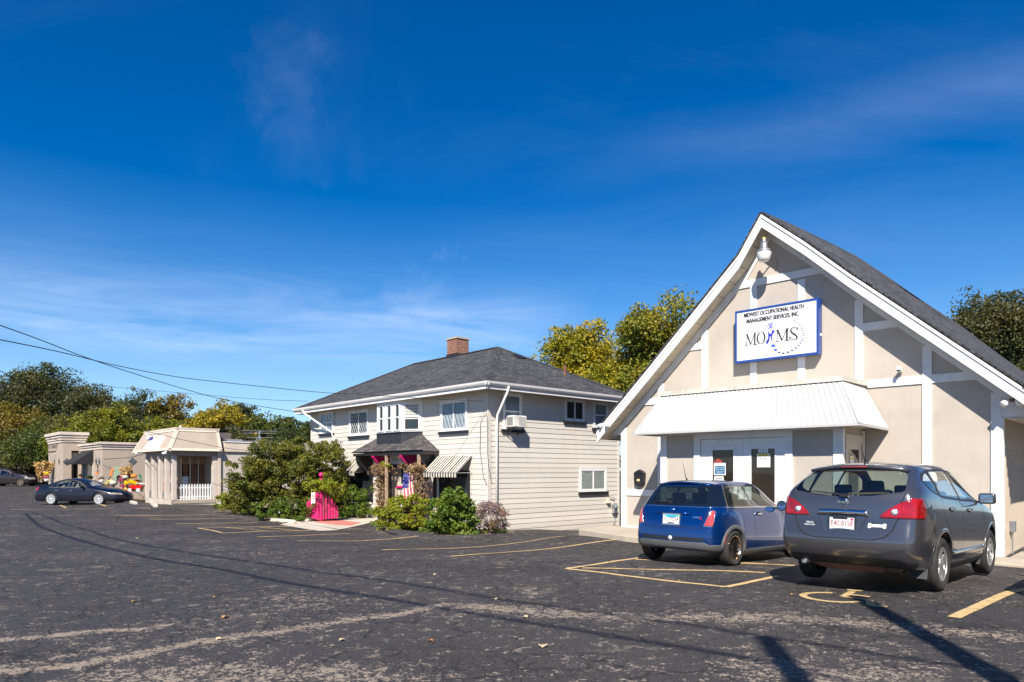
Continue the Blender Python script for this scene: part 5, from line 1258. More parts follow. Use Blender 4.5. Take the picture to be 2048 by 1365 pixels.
# wing behind: low wall of grooved panels with a pale fascia
wz = 2.58; WL = 9.2
mb = MB(); y = PD+.1
mb.box(-9, -.02, y, y+.1, -.4, wz)
mb.prism([(-.02, PD+.1), (-.02, WL), (-6, WL), (-6, PD+.1)], 'z', -.8, wz); mb.build('wing_wall', M_T111, shop)
mb = MB(); yy = PD+.25
while yy < WL: mb.box(-.02, -.008, yy-.14, yy+.14, -.8, wz-.01); yy += .30
explode(mb.build('wall_panel', M_T111, shop))
mb = MB(); mb.box(-6, .10, PD+.45, WL+.1, wz+.001, 3.06); mb.build('wing_fascia', M_CORN, shop); mb = MB(); mb.box(-6.0, .14, PD+.42, WL+.14, 3.061, 3.10); mb.build('roof_edge', M_WHITE, shop)
mb = MB(); mb.box(-.02, .10, PD+.1, PD+.24, -.3, wz); mb.build('corner_board', M_CORN, shop)
mb = MB(); a_ = Pf.sp(443, 874, -1.0)[0]; mb.box(-1.6, -.9, a_-.4, a_+.45, 3.1, Pf.sp(443, 866, -1.)[1]); mb.build('roof_unit', plain('dark_grey_unit', (.10, .085, .08), .7), shop)
mb = MB(); a_ = Pf.sp(452, 884, -.7)[0]; b2 = Pf.sp(484, 884, -.7)[0]; mb.box(-1.4, -.6, a_, b2, 3.1, 3.26); mb.build('air_handler', M_STEEL, shop)
# TV antenna
ay = Pf.sp(519, 880, -1.2)[0]; t = thing('tv_antenna', 'silver TV antenna on a small tripod on the flat shop roof', 'antenna', Pf.w(-1.2, ay, 3.1), Pf.rz)
az_ = Pf.sp(519, 861, -1.2)[1]-3.1
mb = MB(); mb.tube([(0, 0, 0), (0, 0, az_)], .03, 6)
for a in range(3): mb.tube([(0, 0, .45), (.28*cos(a*2.1), .28*sin(a*2.1), 0)], .015, 5)
mb.build('mast', M_STEEL, t)
mb = MB()
for k, (z, L) in enumerate([(az_-.05, .95), (az_-.18, .8), (az_-.42, .7), (az_-.6, .85), (az_-.72, .95)]):
    mb.tube([(-L*.2, -L, z), (L*.2, L, z+.03)], .009, 4)
mb.tube([(-.5, 0, az_-.1), (.5, 0, az_-.1)], .012, 5); mb.tube([(-.5, 0, az_-.55), (.5, 0, az_-.55)], .012, 5); explode(mb.build('antenna_rod', M_STEEL, t))
# porch lights
for px, py, yy, lab in ((275, 907, -.25, 'white floodlight under the left end of the mansard'), (333, 906, -.28, 'white twin floodlight under the mansard corner')):
    x, z = Pf.fp(px, py, yy); t = thing('floodlight', lab, 'lamp', Pf.w(x, yy, z), Pf.rz)
    for k in ((-1, 1) if px > 300 else (1,)): mb = MB(); mb.tube([(k*.05, 0, .06), (k*.1, -.06, 0), (k*.17, -.12, -.04)], [.03, .05, .07], 8); mb.build('lamp_head', M_WHITE, t, True)
    mb = MB(); mb.box(-.04, .04, -.03, .03, .04, .10); mb.build('base', M_STEEL, t)
# picket fences on the porch
def pickets(lab, p0, p1, n_, hgt, mat, z0):
    p0, p1 = Vector(p0), Vector(p1); d = p1-p0; L = d.length; t = thing('picket_fence', lab, 'fence', (p0.x, p0.y, z0), atan2(d.y, d.x))
    for i in range(n_):
        x = L*(i+.5)/n_; mb = MB(); mb.prism([(x-.035, 0), (x+.035, 0), (x+.035, hgt-.05), (x, hgt), (x-.035, hgt-.05)], 'y', -.012, .012); mb.build('picket', mat, t)
    mb = MB(); mb.box(0, L, .013, .04, .12, .19); mb.box(0, L, .013, .04, hgt*.72, hgt*.72+.07); explode(mb.build('rail', mat, t))
pickets('white picket fence between the right-hand porch posts', Pf.w(-.02, .34), Pf.w(-.02, PD-.16), 12, .80, M_WHITE, DZ+.001)
pickets('low grey picket fence between the left porch posts', Pf.w(-PL+.25, .12), Pf.w(-3.45, .12), 8, .42, M_STEEL, DZ+.001)
pickets('low grey picket fence between the middle porch posts', Pf.w(-2.0, .12), Pf.w(-1.3, .12), 6, .42, M_STEEL, DZ+.001)
mb = MB()
# market building
Tf = Fr(-25.9, 44.0, 42.7)
mk = thing('market_building', 'tan rendered market building with corner entrance tower and cream cornices', 'building', (-25.9, 44.0, 0), Tf.rz)
kx = Tf.o; xt = Tf.fp(160, 900, 0)[0]; zc = Tf.fp(206, 884, 0)[1]; zb0 = -1.2
mb = MB(); mb.box(xt, 0, 0, 14, zb0, zc-.45); mb.build('wing_wall', M_EIFS, mk)
mb = MB()
for k, (a, b_, o_) in enumerate([(zc-.45, zc-.28, .04), (zc-.28, zc-.14, .10), (zc-.14, zc, .17)]): mb.box(xt-.3, o_, -o_, 14+o_, a+.001*k, b_)
mb.build('wing_cornice', M_CORN, mk)
ty = Tf.sp(126, 900, xt)[0]; tz = Tf.sp(126, 864, xt)[1]; txl = Tf.fp(97, 900, ty)[0]
y_r = Tf.sp(166, 900, xt)[0]
mb = MB(); X0, X1, Y0, Y1 = txl, xt-.01, ty, max(y_r, .3)
zop = Tf.sp(150, 902, xt)[1]
ya = Tf.sp(143, 920, xt)[0]; yb_ = Tf.sp(158, 920, xt)[0]
mb.box(X0, X1, Y0, Y1, zop, tz-.72); mb.box(X0, X1, Y0, ya, zb0, zop); mb.box(X0, X1-.02, yb_, Y1, zb0, zop); mb.box(X0-.01, X1-1.2, ya, yb_, zb0, zop-.001)
mb.build('tower_wall', M_EIFS, mk)
mb = MB()
for k, (a, b_, o_) in enumerate([(tz-.72, tz-.55, .05), (tz-.55, tz-.38, .10), (tz-.38, tz-.2, .16), (tz-.2, tz, .24)]): mb.box(X0-o_, X1+o_, Y0-o_, Y1+o_, a+.001*k, b_)
mb.build('tower_cornice', M_CORN, mk)
mb = MB(); mb.box(X1-1.1, X1-1.05, ya+.05, yb_-.05, zb0, zop-.5); mb.build('entrance_door', M_GLASS, mk); mb = MB(); mb.box(X1-.35, X1-.2, ya, yb_, zop-.55, zop-.12); mb.build('entrance_header', M_EIFS, mk)
M_DIA = plain('slate_diamond', (.085, .095, .10), .6)
mb = MB()
def dia(px, py, side, r):
    if side == 'f': x, z = Tf.fp(px, py, ty if px < 130 else 0); y = (ty if px < 130 else 0)-.03; mb.prism([(x-r, z), (x, z-r), (x+r, z), (x, z+r)], 'y', y, y+.028)
    else:
        X_ = X1 if px < 170 else 0; y, z = Tf.sp(px, py, X_); mb.prism([(y-r, z), (y, z-r), (y+r, z), (y, z+r)], 'x', X_+.002, X_+.03)
dia(118.5, 923, 'f', .25); dia(133.5, 924, 's', .25); dia(193, 923, 'f', .25); dia(199, 923, 'f', .25); dia(265, 923, 's', .25); dia(318, 923, 's', .25); dia(164, 926, 'f', .2); dia(110, 924, 'f', .25)
explode(mb.build('diamond_ornament', M_DIA, mk))
mb = MB(); x0_, z0_ = Tf.fp(98, 903, ty); x1_, _ = Tf.fp(112, 903, ty); mb.box(x0_, x1_, Y0-.04, Y0-.002, z0_-.08, z0_); mb.build('reveal_shade', plain('shadow_brown', (.12, .09, .07), .8), mk)  # thin brown strip, its dark colour stands in for shade at the reveal
mb = MB(); x0_, z0_ = Tf.fp(101, 911, ty); x1_, z1_ = Tf.fp(112, 957, ty); mb.box(x0_, x1_, Y0-.02, Y0-.002, z1_, z0_); mb.build('side_niche', plain('niche_tan', (.33, .27, .215), .8), mk)
t = thing('market_lettering', 'dark raised letters spelling MARKET high on the tower front', 'sign', Tf.w(Tf.fp(107.5, 895, ty)[0], ty-.05, Tf.fp(106, 897.5, ty)[1]), Tf.rz)
L_ = Tf.fp(115, 892, ty)[0]-Tf.fp(98, 892, ty)[0]
me_ = MB(); mm = text_mesh('IC MARKET'); xs_ = [v.co.x for v in mm.vertices]; k_ = L_/(max(xs_)-min(xs_)); me_.mesh(mm, face_at(0, 0, 0, k_, .30/.70)); me_.build('letters', M_BLACK, t, fixn=False)
# black awning on the wing, window below, vents, plaques
x0_, z0_ = Tf.fp(163, 902, 0); x1_, z1_ = Tf.fp(186, 900, 0)
t = thing('black_awning', 'plain black fabric awning over the market window', 'awning', Tf.w(0, 0, 0), Tf.rz)
xa_, xb_ = Tf.fp(166, 910, 0)[0], Tf.fp(187, 910, 0)[0]; zt_ = Tf.fp(187, 900, 0)[1]; zb_2 = zt_-.95
mb = MB(); mb.prism([(-.0, zt_), (-.0, zb_2), (-1.1, zb_2), (-1.1, zb_2+.12)], 'x', xa_, xb_); mb.build('canopy', plain('black_canvas', (.012, .012, .014), .9), t)
mb = MB(); mb.box(xa_+.1, xb_-.1, -.03, -.003, -1.0, zb_2+.1); mb.build('window', M_GLASSB, mk); mb = MB(); mb.box((xa_+xb_)/2-.04, (xa_+xb_)/2+.04, -.05, -.031, -1.0, zb_2+.1); mb.box(xb_-.12, xb_, -.05, -.003, -1.0, zb_2+.1); mb.build('window_frame', M_CREAM, mk)
for px, py in ((196, 933), (196, 943)):
    x, z = Tf.fp(px, py, 0); t = thing('wall_plaque', 'dark square plaque on the market wall, %s of two' % ('upper' if py < 940 else 'lower'), 'plaque', Tf.w(x, 0, z), Tf.rz, 'plaques on the market wall')
    mb = MB(); mb.box(-.14, .14, -.03, -.003, -.12, .12); mb.build('plate', plain('plaque_brown', (.07, .05, .05), .6), t)
t = thing('wall_lamp', 'white gooseneck lamp sticking out of the market tower', 'lamp', Tf.w(X0, ty+.3, Tf.fp(97, 882, ty)[1]), Tf.rz)
mb = MB(); mb.tube([(0, 0, 0), (-.4, 0, -.02), (-.8, 0, -.1)], .03, 6); mb.build('arm', M_WHITE, t); mb = MB(); mb.lathe([(0, .06), (.1, .05), (.18, 0)], (-.9, 0, -.16), n=10); mb.build('lamp_head', M_WHITE, t)
# ================================================================ cars
def paint(name, col, flake=.35, metal=.55, rough=.32, dirt=1., coat=1.):
    m, nt, b, out = new_mat(name); c = objc(nt)
    v = tex(nt, 'ShaderNodeTexNoise', c, 420., Detail=1.); d = tex(nt, 'ShaderNodeTexNoise', c, 2.2, Detail=5., Roughness=.65)
    cc = ramp(nt, v.outputs[0], [(.35, tuple(x*(1-flake) for x in col)), (.65, tuple(min(1, x*(1+flake)) for x in col))]).outputs[0]
    z = N(nt, 'ShaderNodeSeparateXYZ'); lk(nt, c, z.inputs[0])
    dust = math_n(nt, 'MULTIPLY', ramp(nt, z.outputs[2], [(.25, g3(1)), (.75, g3(0))]).outputs[0], ramp(nt, d.outputs[0], [(.35, g3(.05*dirt)), (.7, g3(.40*dirt))]).outputs[0])
    cc = mixc(nt, dust, cc, (.12, .105, .09))
    lk(nt, cc, b.inputs['Base Color']); b.inputs['Metallic'].default_value = metal
    lk(nt, ramp(nt, d.outputs[0], [(.3, g3(rough*.85)), (.7, g3(rough*1.2))]).outputs[0], b.inputs['Roughness'])
    b.inputs['Coat Weight'].default_value = coat; b.inputs['Coat Roughness'].default_value = .035; b.inputs['Coat IOR'].default_value = 1.5
    return m
M_SEAM = plain('dark_gap', (.006, .006, .007), .8)
M_TRIM = plain('black_plastic_trim', (.016, .016, .018), .45, 0, .2)
M_CLAD = plain('grey_plastic_cladding', (.085, .088, .092), .6, 0, .15, bumpy=.2, bscale=120)
M_FLAP = plain('dark_rubber_flap', (.035, .036, .038), .6, 0, .15)
M_TYRE = plain('tyre_rubber', (.024, .023, .022), .85, 0, .3, 6)
M_ALLOY = plain('silver_wheel', (.50, .49, .47), .35, .75, .12, 8)
M_ALLOYD = plain('dark_wheel', (.03, .028, .027), .35, .5, .2, 8)
M_BRONZE = plain('polished_bronze_lip', (.50, .36, .26), .18, 1., .15, 6)
M_INTER = plain('car_interior', (.035, .034, .036), .8, 0, .2)
M_INTERB = plain('beige_interior', (.30, .27, .21), .8, 0, .2)
M_CARGL = glass_mat('car_glass_tinted', (.008, .010, .012), .80, .02, .02)
M_CARGC = glass_mat('car_glass_clear', (.01, .013, .013), .985, .02, .02)
M_CARGD = glass_mat('car_glass_dark', (.006, .007, .009), .35, .02, .02)
def lamp_mat(name, col, c2):
    m, nt, b, out = new_mat(name); c = objc(nt); v = tex(nt, 'ShaderNodeTexVoronoi', c, 55.); n = tex(nt, 'ShaderNodeTexNoise', c, 6., Detail=3.)
    lk(nt, ramp(nt, math_n(nt, 'ADD', math_n(nt, 'MULTIPLY', v.outputs['Distance'], .3), n.outputs[0]), [(.4, col), (.85, c2)]).outputs[0], b.inputs['Base Color'])
    b.inputs['Roughness'].default_value = .12; b.inputs['Coat Weight'].default_value = 1.; b.inputs['Coat Roughness'].default_value = .02; return m
M_TAILR = lamp_mat('tail_lamp_red', (.13, .002, .002), (.38, .006, .006)); M_TAILP = lamp_mat('tail_lamp_pink_red', (.40, .03, .03), (.62, .10, .09)); M_LENSC = lamp_mat('clear_lens', (.45, .45, .47), (.75, .75, .75)); M_LENSD = lamp_mat('smoked_headlight', (.10, .10, .11), (.30, .26, .22)); M_AMBER = lamp_mat('amber_lens', (.60, .20, .03), (.8, .4, .1))

def cr(keys, x):
    """smooth curve through (x, v) keys"""
    if x <= keys[0][0]: return keys[0][1]
    if x >= keys[-1][0]: return keys[-1][1]
    for i in range(len(keys)-1):
        x0, v0 = keys[i]; x1, v1 = keys[i+1]
        if x0 <= x <= x1:
            t = (x-x0)/(x1-x0)
            s0 = (v1-keys[i-1][1])/(x1-keys[i-1][0]) if i > 0 else (v1-v0)/(x1-x0)
            s1 = (keys[i+2][1]-v0)/(keys[i+2][0]-x0) if i+2 < len(keys) else (v1-v0)/(x1-x0)
            h = x1-x0; t2, t3 = t*t, t*t*t
            return (2*t3-3*t2+1)*v0+(t3-2*t2+t)*h*s0+(-2*t3+3*t2)*v1+(t3-t2)*h*s1
def car_shell(P, sub=3):
    """closed body surface over a cage: stations along x, levels up the side, columns across"""
    st = P['stations']; K = len(P['lv']); Nn = len(st); vs_ = [0, .38, .70, .90, 1.]; J = len(vs_)-1
    S = []
    for i, x in enumerate(st):
        row = []
        top = cr(P['top'], x); belt = min(cr(P['belt'], x), top-.012); wt = cr(P['wtop'], x); ww = cr(P['plan'], x)
        for k, lv in enumerate(P['lv']):
            kind, a = lv[0], lv[1]
            if kind == 'low': z = a if not isinstance(a, list) else cr(a, x); y = ww*lv[2]
            elif kind == 'mid': z = P['zlow']+(belt-P['zlow'])*a; y = ww*lv[2]
            elif kind == 'belt': z = belt; y = ww*lv[2]
            else:
                z = belt+(top-belt)*a; wb = ww*P['beltw']; op = min(1, max(0, (top-belt)/.35)); y = wb+(wt-wb)*(lv[2]*op+(1-op)*a)
            xx = x
            if i == 0: xx = P['rear'][k]
            elif i == 1: xx = P['rear'][k]+P.get('rc', .14)
            elif i == 2: xx = max(x, P['rear'][k]+P.get('rc', .14)+.2) if K-k > 3 else (P['rear'][k]+P.get('rc', .14)+(x-(P['rear'][0]+.14))*.6)
            elif i == Nn-1: xx = P['front'][k]
            elif i == Nn-2: xx = P['front'][k]-.16
            if i == 0: y *= P.get('rcy', .93)
            if i == Nn-1: y *= .80
            if i == Nn-2: y *= .965
            row.append((xx, y, z))
        S.append(row)
    idx = {}; V = []
    def vid(i, j, k):
        key = (i, j, k)
        if key in idx: return idx[key]
        x, y, z = S[i][k]; v = vs_[abs(j)]*(1 if j >= 0 else -1)
        if abs(j) < J:
            if i == 0: x -= P.get('bulr', .07)*(1-v*v)
            if i == Nn-1: x += P.get('bulf', .16)*(1-v*v)
            if k == K-1: z += cr(P['crown'], st[i])*(1-v*v)
        idx[key] = len(V); V.append((x, y*v, z)); return idx[key]
    Fc = []
    for i in range(Nn-1):
        for k in range(K-1):
            for s in (J, -J): Fc.append((vid(i, s, k), vid(i+1, s, k), vid(i+1, s, k+1), vid(i, s, k+1)))
        for j in range(-J, J):
            for k in (0, K-1): Fc.append((vid(i, j, k), vid(i+1, j, k), vid(i+1, j+1, k), vid(i, j+1, k)))
    for j in range(-J, J):
        for k in range(K-1):
            for i in (0, Nn-1): Fc.append((vid(i, j, k), vid(i, j+1, k), vid(i, j+1, k+1), vid(i, j, k+1)))
    me = bpy.data.meshes.new('shell'); me.from_pydata(V, [], Fc)
    bm = bmesh.new(); bm.from_mesh(me); bmesh.ops.recalc_face_normals(bm, faces=bm.faces); bm.to_mesh(me); bm.free()
    o = bpy.data.objects.new('shell', me); COL.objects.link(o); m = o.modifiers.new('s', 'SUBSURF'); m.levels = sub; m.render_levels = sub
    bpy.context.view_layer.update(); out = bpy.data.meshes.new_from_object(o.evaluated_get(bpy.context.evaluated_depsgraph_get()))
    bpy.data.objects.remove(o); bm = bmesh.new(); bm.from_mesh(out)
    for f in bm.faces: f.material_index = 0
    return bm
AX = {'y': (0, 2), 'x': (1, 2), 'z': (0, 1)}
def inside(p, poly):
    c = False; n = len(poly); j = n-1
    for i in range(n):
        if (poly[i][1] > p[1]) != (poly[j][1] > p[1]) and p[0] < (poly[j][0]-poly[i][0])*(p[1]-poly[i][1])/(poly[j][1]-poly[i][1])+poly[i][0]: c = not c
        j = i
    return c
def cut(bm, axis, poly, sel, mat, only=None):
    """mark the part of the shell inside a polygon (seen along an axis) with a material index"""
    a, b_ = AX[axis]; x0 = min(p[0] for p in poly)-.15; x1 = max(p[0] for p in poly)+.15; y0 = min(p[1] for p in poly)-.15; y1 = max(p[1] for p in poly)+.15
    def near(f): c = f.calc_center_median(); return x0 < c[a] < x1 and y0 < c[b_] < y1 and sel(f, c)
    fs = [f for f in bm.faces if near(f)]
    for i in range(len(poly)):
        p, q = poly[i], poly[(i+1) % len(poly)]; no = [0, 0, 0]; no[a] = q[1]-p[1]; no[b_] = -(q[0]-p[0]); co_ = [0, 0, 0]; co_[a] = p[0]; co_[b_] = p[1]
        if abs(no[a])+abs(no[b_]) < 1e-6: continue
        # only faces near this edge
        ex0, ex1 = min(p[0], q[0])-.06, max(p[0], q[0])+.06; ey0, ey1 = min(p[1], q[1])-.06, max(p[1], q[1])+.06
        loc = [f for f in fs if f.is_valid and any(ex0 < v.co[a] < ex1 and ey0 < v.co[b_] < ey1 for v in f.verts)]
        rest = [f for f in fs if f.is_valid and f not in set(loc)]
        if not loc: continue
        ed = {e for f in loc for e in f.edges}; ve = {v for f in loc for v in f.verts}
        r = bmesh.ops.bisect_plane(bm, geom=list(ve)+list(ed)+loc, plane_co=co_, plane_no=no, dist=1e-5)
        fs = rest+[g for g in r['geom'] if isinstance(g, bmesh.types.BMFace)]
    fs = {f for f in fs if f.is_valid}
    n_ = 0
    for f in fs:
        c = f.calc_center_median()
        if inside((c[a], c[b_]), poly) and (only is None or f.material_index in only): f.material_index = mat; n_ += 1
def shrink(poly, d):
    cx = sum(p[0] for p in poly)/len(poly); cy = sum(p[1] for p in poly)/len(poly)
    out = []
    n = len(poly); area = sum(poly[i][0]*poly[(i+1) % n][1]-poly[(i+1) % n][0]*poly[i][1] for i in range(n)); sg = 1 if area > 0 else -1
    for i in range(n):
        p0, p, p1 = Vector(poly[i-1]), Vector(poly[i]), Vector(poly[(i+1) % n]); e0 = (p-p0).normalized(); e1 = (p1-p).normalized()
        n0 = Vector((-e0.y, e0.x))*sg; n1 = Vector((-e1.y, e1.x))*sg; m = (n0+n1); L = m.length_squared
        m = m*(2/max(L, .8))/1. if L > 0 else n0
        q = p+m*d*(1/1.) if L > .01 else p
        out.append((q.x, q.y))
    return out
def round_poly(poly, r, n=4):
    out = []; m = len(poly)
    for i in range(m):
        p0, p, p1 = Vector(poly[i-1]), Vector(poly[i]), Vector(poly[(i+1) % m]); rr = min(r, (p-p0).length*.45, (p1-p).length*.45)
        a = p+(p0-p).normalized()*rr; b_ = p+(p1-p).normalized()*rr
        for k in range(n+1):
            t = k/n; q = a*(1-t)**2+p*2*t*(1-t)+b_*t*t; out.append((q.x, q.y))
    return out
def line_poly(pts, wd):
    P_ = [Vector(p) for p in pts]; L_, R_ = [], []
    for i, p in enumerate(P_):
        d = (P_[min(i+1, len(P_)-1)]-P_[max(0, i-1)]).normalized(); n_ = Vector((-d.y, d.x))*wd/2; L_.append(tuple(p+n_)); R_.append(tuple(p-n_))
    return L_+R_[::-1]
def seams(bm, axis, pts, wd, sel, mat):
    for a, b_ in zip(pts[:-1], pts[1:]): cut(bm, axis, line_poly([a, b_], wd), sel, mat, only=(0, 9))
def split_mats(bm, root, names, mats, solid={}, parents={}):
    """each material region of the shell becomes its own part; faces with index 99 are dropped"""
    made = {}
    comp = {}
    for f in bm.faces: comp.setdefault(f.material_index, []).append(f)
    for mi, faces in comp.items():
        if mi not in names: continue
        groups = [faces]
        if names[mi][1] == 'each':
            left = set(faces); groups = []
            while left:
                s = [left.pop()]; g = list(s)
                while s:
                    f = s.pop()
                    for e in f.edges:
                        for q in e.link_faces:
                            if q in left: left.remove(q); s.append(q); g.append(q)
                groups.append(g)
            big = [g for g in groups if sum(f.calc_area() for f in g) > 4e-4]; groups = big
        for g in groups:
            vm = {}; V = []; Fc = []; Nr = []
            for f in g:
                t = []
                for v in f.verts:
                    if v.index not in vm: vm[v.index] = len(V); V.append(v.co.copy()); Nr.append(v.normal.copy())
                    t.append(vm[v.index])
                Fc.append(t)
            me = bpy.data.meshes.new(names[mi][0]); me.from_pydata([tuple(v) for v in V], [], Fc); me.polygons.foreach_set('use_smooth', [True]*len(Fc))
            me.materials.append(mats[mi]); me.update()
            try: me.normals_split_custom_set_from_vertices([tuple(n) for n in Nr])
            except Exception: pass
            o = bpy.data.objects.new(names[mi][0], me); COL.objects.link(o); o.parent = root
            if mi in solid:
                s = o.modifiers.new('t', 'SOLIDIFY'); s.thickness = abs(solid[mi]); s.offset = 1 if solid[mi] > 0 else -1
            made.setdefault(mi, []).append(o)
    return made
def spoke_wheel(parent, x, y, R, wd, style, rim_mat, side, lip=None):
    """side: +1 left, -1 right (outer face direction in y)"""
    t = bpy.data.objects.new('wheel', None); COL.objects.link(t); t.parent = parent; t.location = (x, y, R)
    if side < 0: t.rotation_euler = (0, 0, pi)
    rr = R*style.get('rim', .66); h = wd/2
    mb = MB(); tw = R-rr
    prof = [(rr, -h*.80), (rr+tw*.15, -h*.92), (rr+tw*.6, -h), (R-.02, -h*.86), (R-.004, -h*.72), (R-.001, -h*.35)]
    for g_ in (-.30, 0, .30): prof += [(R, (g_-.06)*h), (R-.007, (g_-.05)*h), (R-.007, (g_+.05)*h), (R, (g_+.06)*h)]
    prof += [(R-.001, h*.35), (R-.004, h*.72), (R-.02, h*.86), (rr+tw*.6, h), (rr+tw*.5, h*.985), (rr+tw*.15, h*.92), (rr, h*.80)]
    mb.lathe([(r, z) for r, z in prof], axis='y', n=48); auto_smooth(mb.build('tyre', M_TYRE, t), 50)
    mb = MB(); mb.lathe([(rr+.004, h*.80), (rr+.001, h*.86), (rr-.012, h*.86), (rr-.02, h*.70), (rr-.035, h*.3), (rr-.05, -h*.6), (rr-.04, -h*.8)], axis='y', n=40); auto_smooth(mb.build('rim', lip or rim_mat, t), 50)
    mb = MB(); mb.lathe([(0, -h*.15), (rr*.62, -h*.15), (rr*.62, -h*.25)], axis='y', n=30); mb.build('brake_disc', plain('brake_disc', (.10, .07, .055), .5, .5, .3, 9), t)
    sp = MB(); n_ = style['n']; dep = h*style.get('dish', .55)
    for k in range(n_):
        a = 2*pi*k/n_+.2
        u = Vector((cos(a), 0, sin(a))); v = Vector((-sin(a), 0, cos(a)))
        w0, w1 = style['w0'], style['w1']; r0 = style.get('hub', .055); r1 = rr-.012
        def q(r, w_, yy): p = u*r+v*w_; return (p.x, yy, p.z)
        ym = dep+.012
        sp.hex8([q(r0, -w0, dep-.025), q(r1, -w1, h*.80-.03), q(r1, w1, h*.80-.03), q(r0, w0, dep-.025)], [q(r0, -w0*.8, ym), q(r1, -w1*.85, h*.80), q(r1, w1*.85, h*.80), q(r0, w0*.8, ym)])
    if style.get('ring'): sp.lathe([(rr-.012, h*.79), (rr-.030, h*.80), (rr-.045, h*.77)], axis='y', n=36)
    sp.lathe([(0, dep+.03), (style.get('hub', .055)*.55, dep+.028), (style.get('hub', .055)*1.1, dep+.014), (style.get('hub', .055)*1.25, dep-.02)], axis='y', n=20)
    auto_smooth(sp.build('spokes', rim_mat, t), 35)
    return t
def wheels(root, wb, tr, R, wd, style, rim_mat, lip=None, xs=None):
    for x in (0, wb):
        for s in (1, -1): spoke_wheel(root, x, s*(tr/2), R, wd, style, rim_mat, s, lip)
def arch_cut(bm, x, R, z, mat=98, lipw=0, lipmat=None):
    P_ = [(x+R*cos(a), z+R*sin(a)) for a in np.linspace(0, 2*pi, 33)[:-1]]
    side = lambda f, c: abs(c.y) > .5
    if lipw: cut(bm, 'y', [(x+(R+lipw)*cos(a), z+(R+lipw)*sin(a)) for a in np.linspace(0, 2*pi, 33)[:-1]], side, lipmat, only=(0, lipmat, 9))
    cut(bm, 'y', P_, side, mat)
def arch_trim(root, x, R, z, yo, lipw, th, mat, name='wheel_arch', a0=-18, a1=198):
    """proud ring of cladding / flare round a wheel opening, both sides; yo(x) gives the body half-width there"""
    for s in (1, -1):
        mb = MB(); A = np.radians(np.linspace(a0, a1, 30))
        rows = []
        for a in A:
            c, sn = cos(a), sin(a)
            f = lambda r, o: (x+r*c, s*(yo(x+r*c, z+r*sn)+o), z+r*sn)
            rows.append([f(R-.012, -.10), f(R-.012, th*.6), f(R-.004, th), f(R+lipw*.55, th), f(R+lipw, th*.35), f(R+lipw+.004, -.02)])
        o = len(mb.v); mb.v += [p for r_ in rows for p in r_]
        for i in range(len(rows)-1):
            for k in range(5): a_ = o+i*6+k; mb.f.append((a_, a_+6, a_+7, a_+1)); mb.m.append(0); mb.sm.append(True)
        auto_smooth(mb.build(name, mat, root), 50)
def wheel_well(root, x, R, z, y1=.88, y0=.45):
    for s in (1, -1):
        mb = MB(); A = np.linspace(0, pi, 16)
        for a, b_ in zip(A[:-1], A[1:]): mb.quad((x+R*cos(a), s*y1, z+R*sin(a)), (x+R*cos(b_), s*y1, z+R*sin(b_)), (x+R*cos(b_), s*y0, z+R*sin(b_)), (x+R*cos(a), s*y0, z+R*sin(a)))
        mb.quad(*[(x+R*cos(a), s*y0, z+R*sin(a)) for a in A]); mb.build('wheel_well', M_SEAM, root, fixn=False)
def width_of(bm):
    vs = [(v.co.x, v.co.z, v.co.y) for v in bm.verts if v.co.y > .3]
    from mathutils import kdtree
    kd = kdtree.KDTree(len(vs))
    for i, (x, z, y) in enumerate(vs): kd.insert((x, z, 0), i)
    kd.balance()
    def f(x, z):
        r = kd.find_n((x, z, 0), 4); ws = [(1/(d+.01), vs[i][2]) for _, i, d in r]; return sum(a*b_ for a, b_ in ws)/sum(a for a, _ in ws)
    return f
def rear_of(bm, sgn=-1):
    vs = [(v.co.y, v.co.z, v.co.x) for v in bm.verts if v.co.x*sgn > .1*sgn*0 and (v.co.x < .6 if sgn < 0 else v.co.x > 1.5)]
    from mathutils import kdtree
    best = {}
    for y, z, x in vs:
        k = (round(y/.04), round(z/.04))
        if k not in best or (x*sgn > best[k][2]*sgn): best[k] = (y, z, x)
    L_ = list(best.values()); kd = kdtree.KDTree(len(L_))
    for i, (y, z, x) in enumerate(L_): kd.insert((y, z, 0), i)
    kd.balance()
    def f(y, z):
        r = kd.find_n((y, z, 0), 4); ws = [(1/(d+.01), L_[i][2]) for _, i, d in r]; return sum(a*b_ for a, b_ in ws)/sum(a for a, _ in ws)
    return f
def plate(root, x, z, w_, h_, tilt, text, tcol, kind, frame=None):
    """licence plate on the rear; returns part"""
    c = Vector((x, 0, z)); up = Vector((sin(tilt), 0, cos(tilt))); o_ = Vector((-cos(tilt), 0, sin(tilt))); r_ = Vector((0, -1, 0))
    rot = Matrix((( r_.x, up.x, o_.x), (r_.y, up.y, o_.y), (r_.z, up.z, o_.z))).to_4x4()
    mb = MB(); mb.obox(c, r_*w_/2, up*h_/2, o_*.003); p = mb.build('licence_plate', kind, root)
    if frame: m2 = MB(); m2.obox(c-o_*.004, r_*(w_/2+.018), up*(h_/2+.022), o_*.006); m2.build('plate_frame', frame, p)
    me = text_mesh(text, bold=.006); xs_ = [v.co.x for v in me.vertices]; k = w_*.88/(max(xs_)-min(xs_))
    m2 = MB(); M_ = Matrix.Translation(c+o_*.0045-up*h_*.20) @ rot @ Matrix.Diagonal((k, h_*.46/.70, 1, 1)); m2.mesh(me, M_); m2.build('plate_number', tcol, p, fixn=False)
    return p, c, r_, up, o_, rot
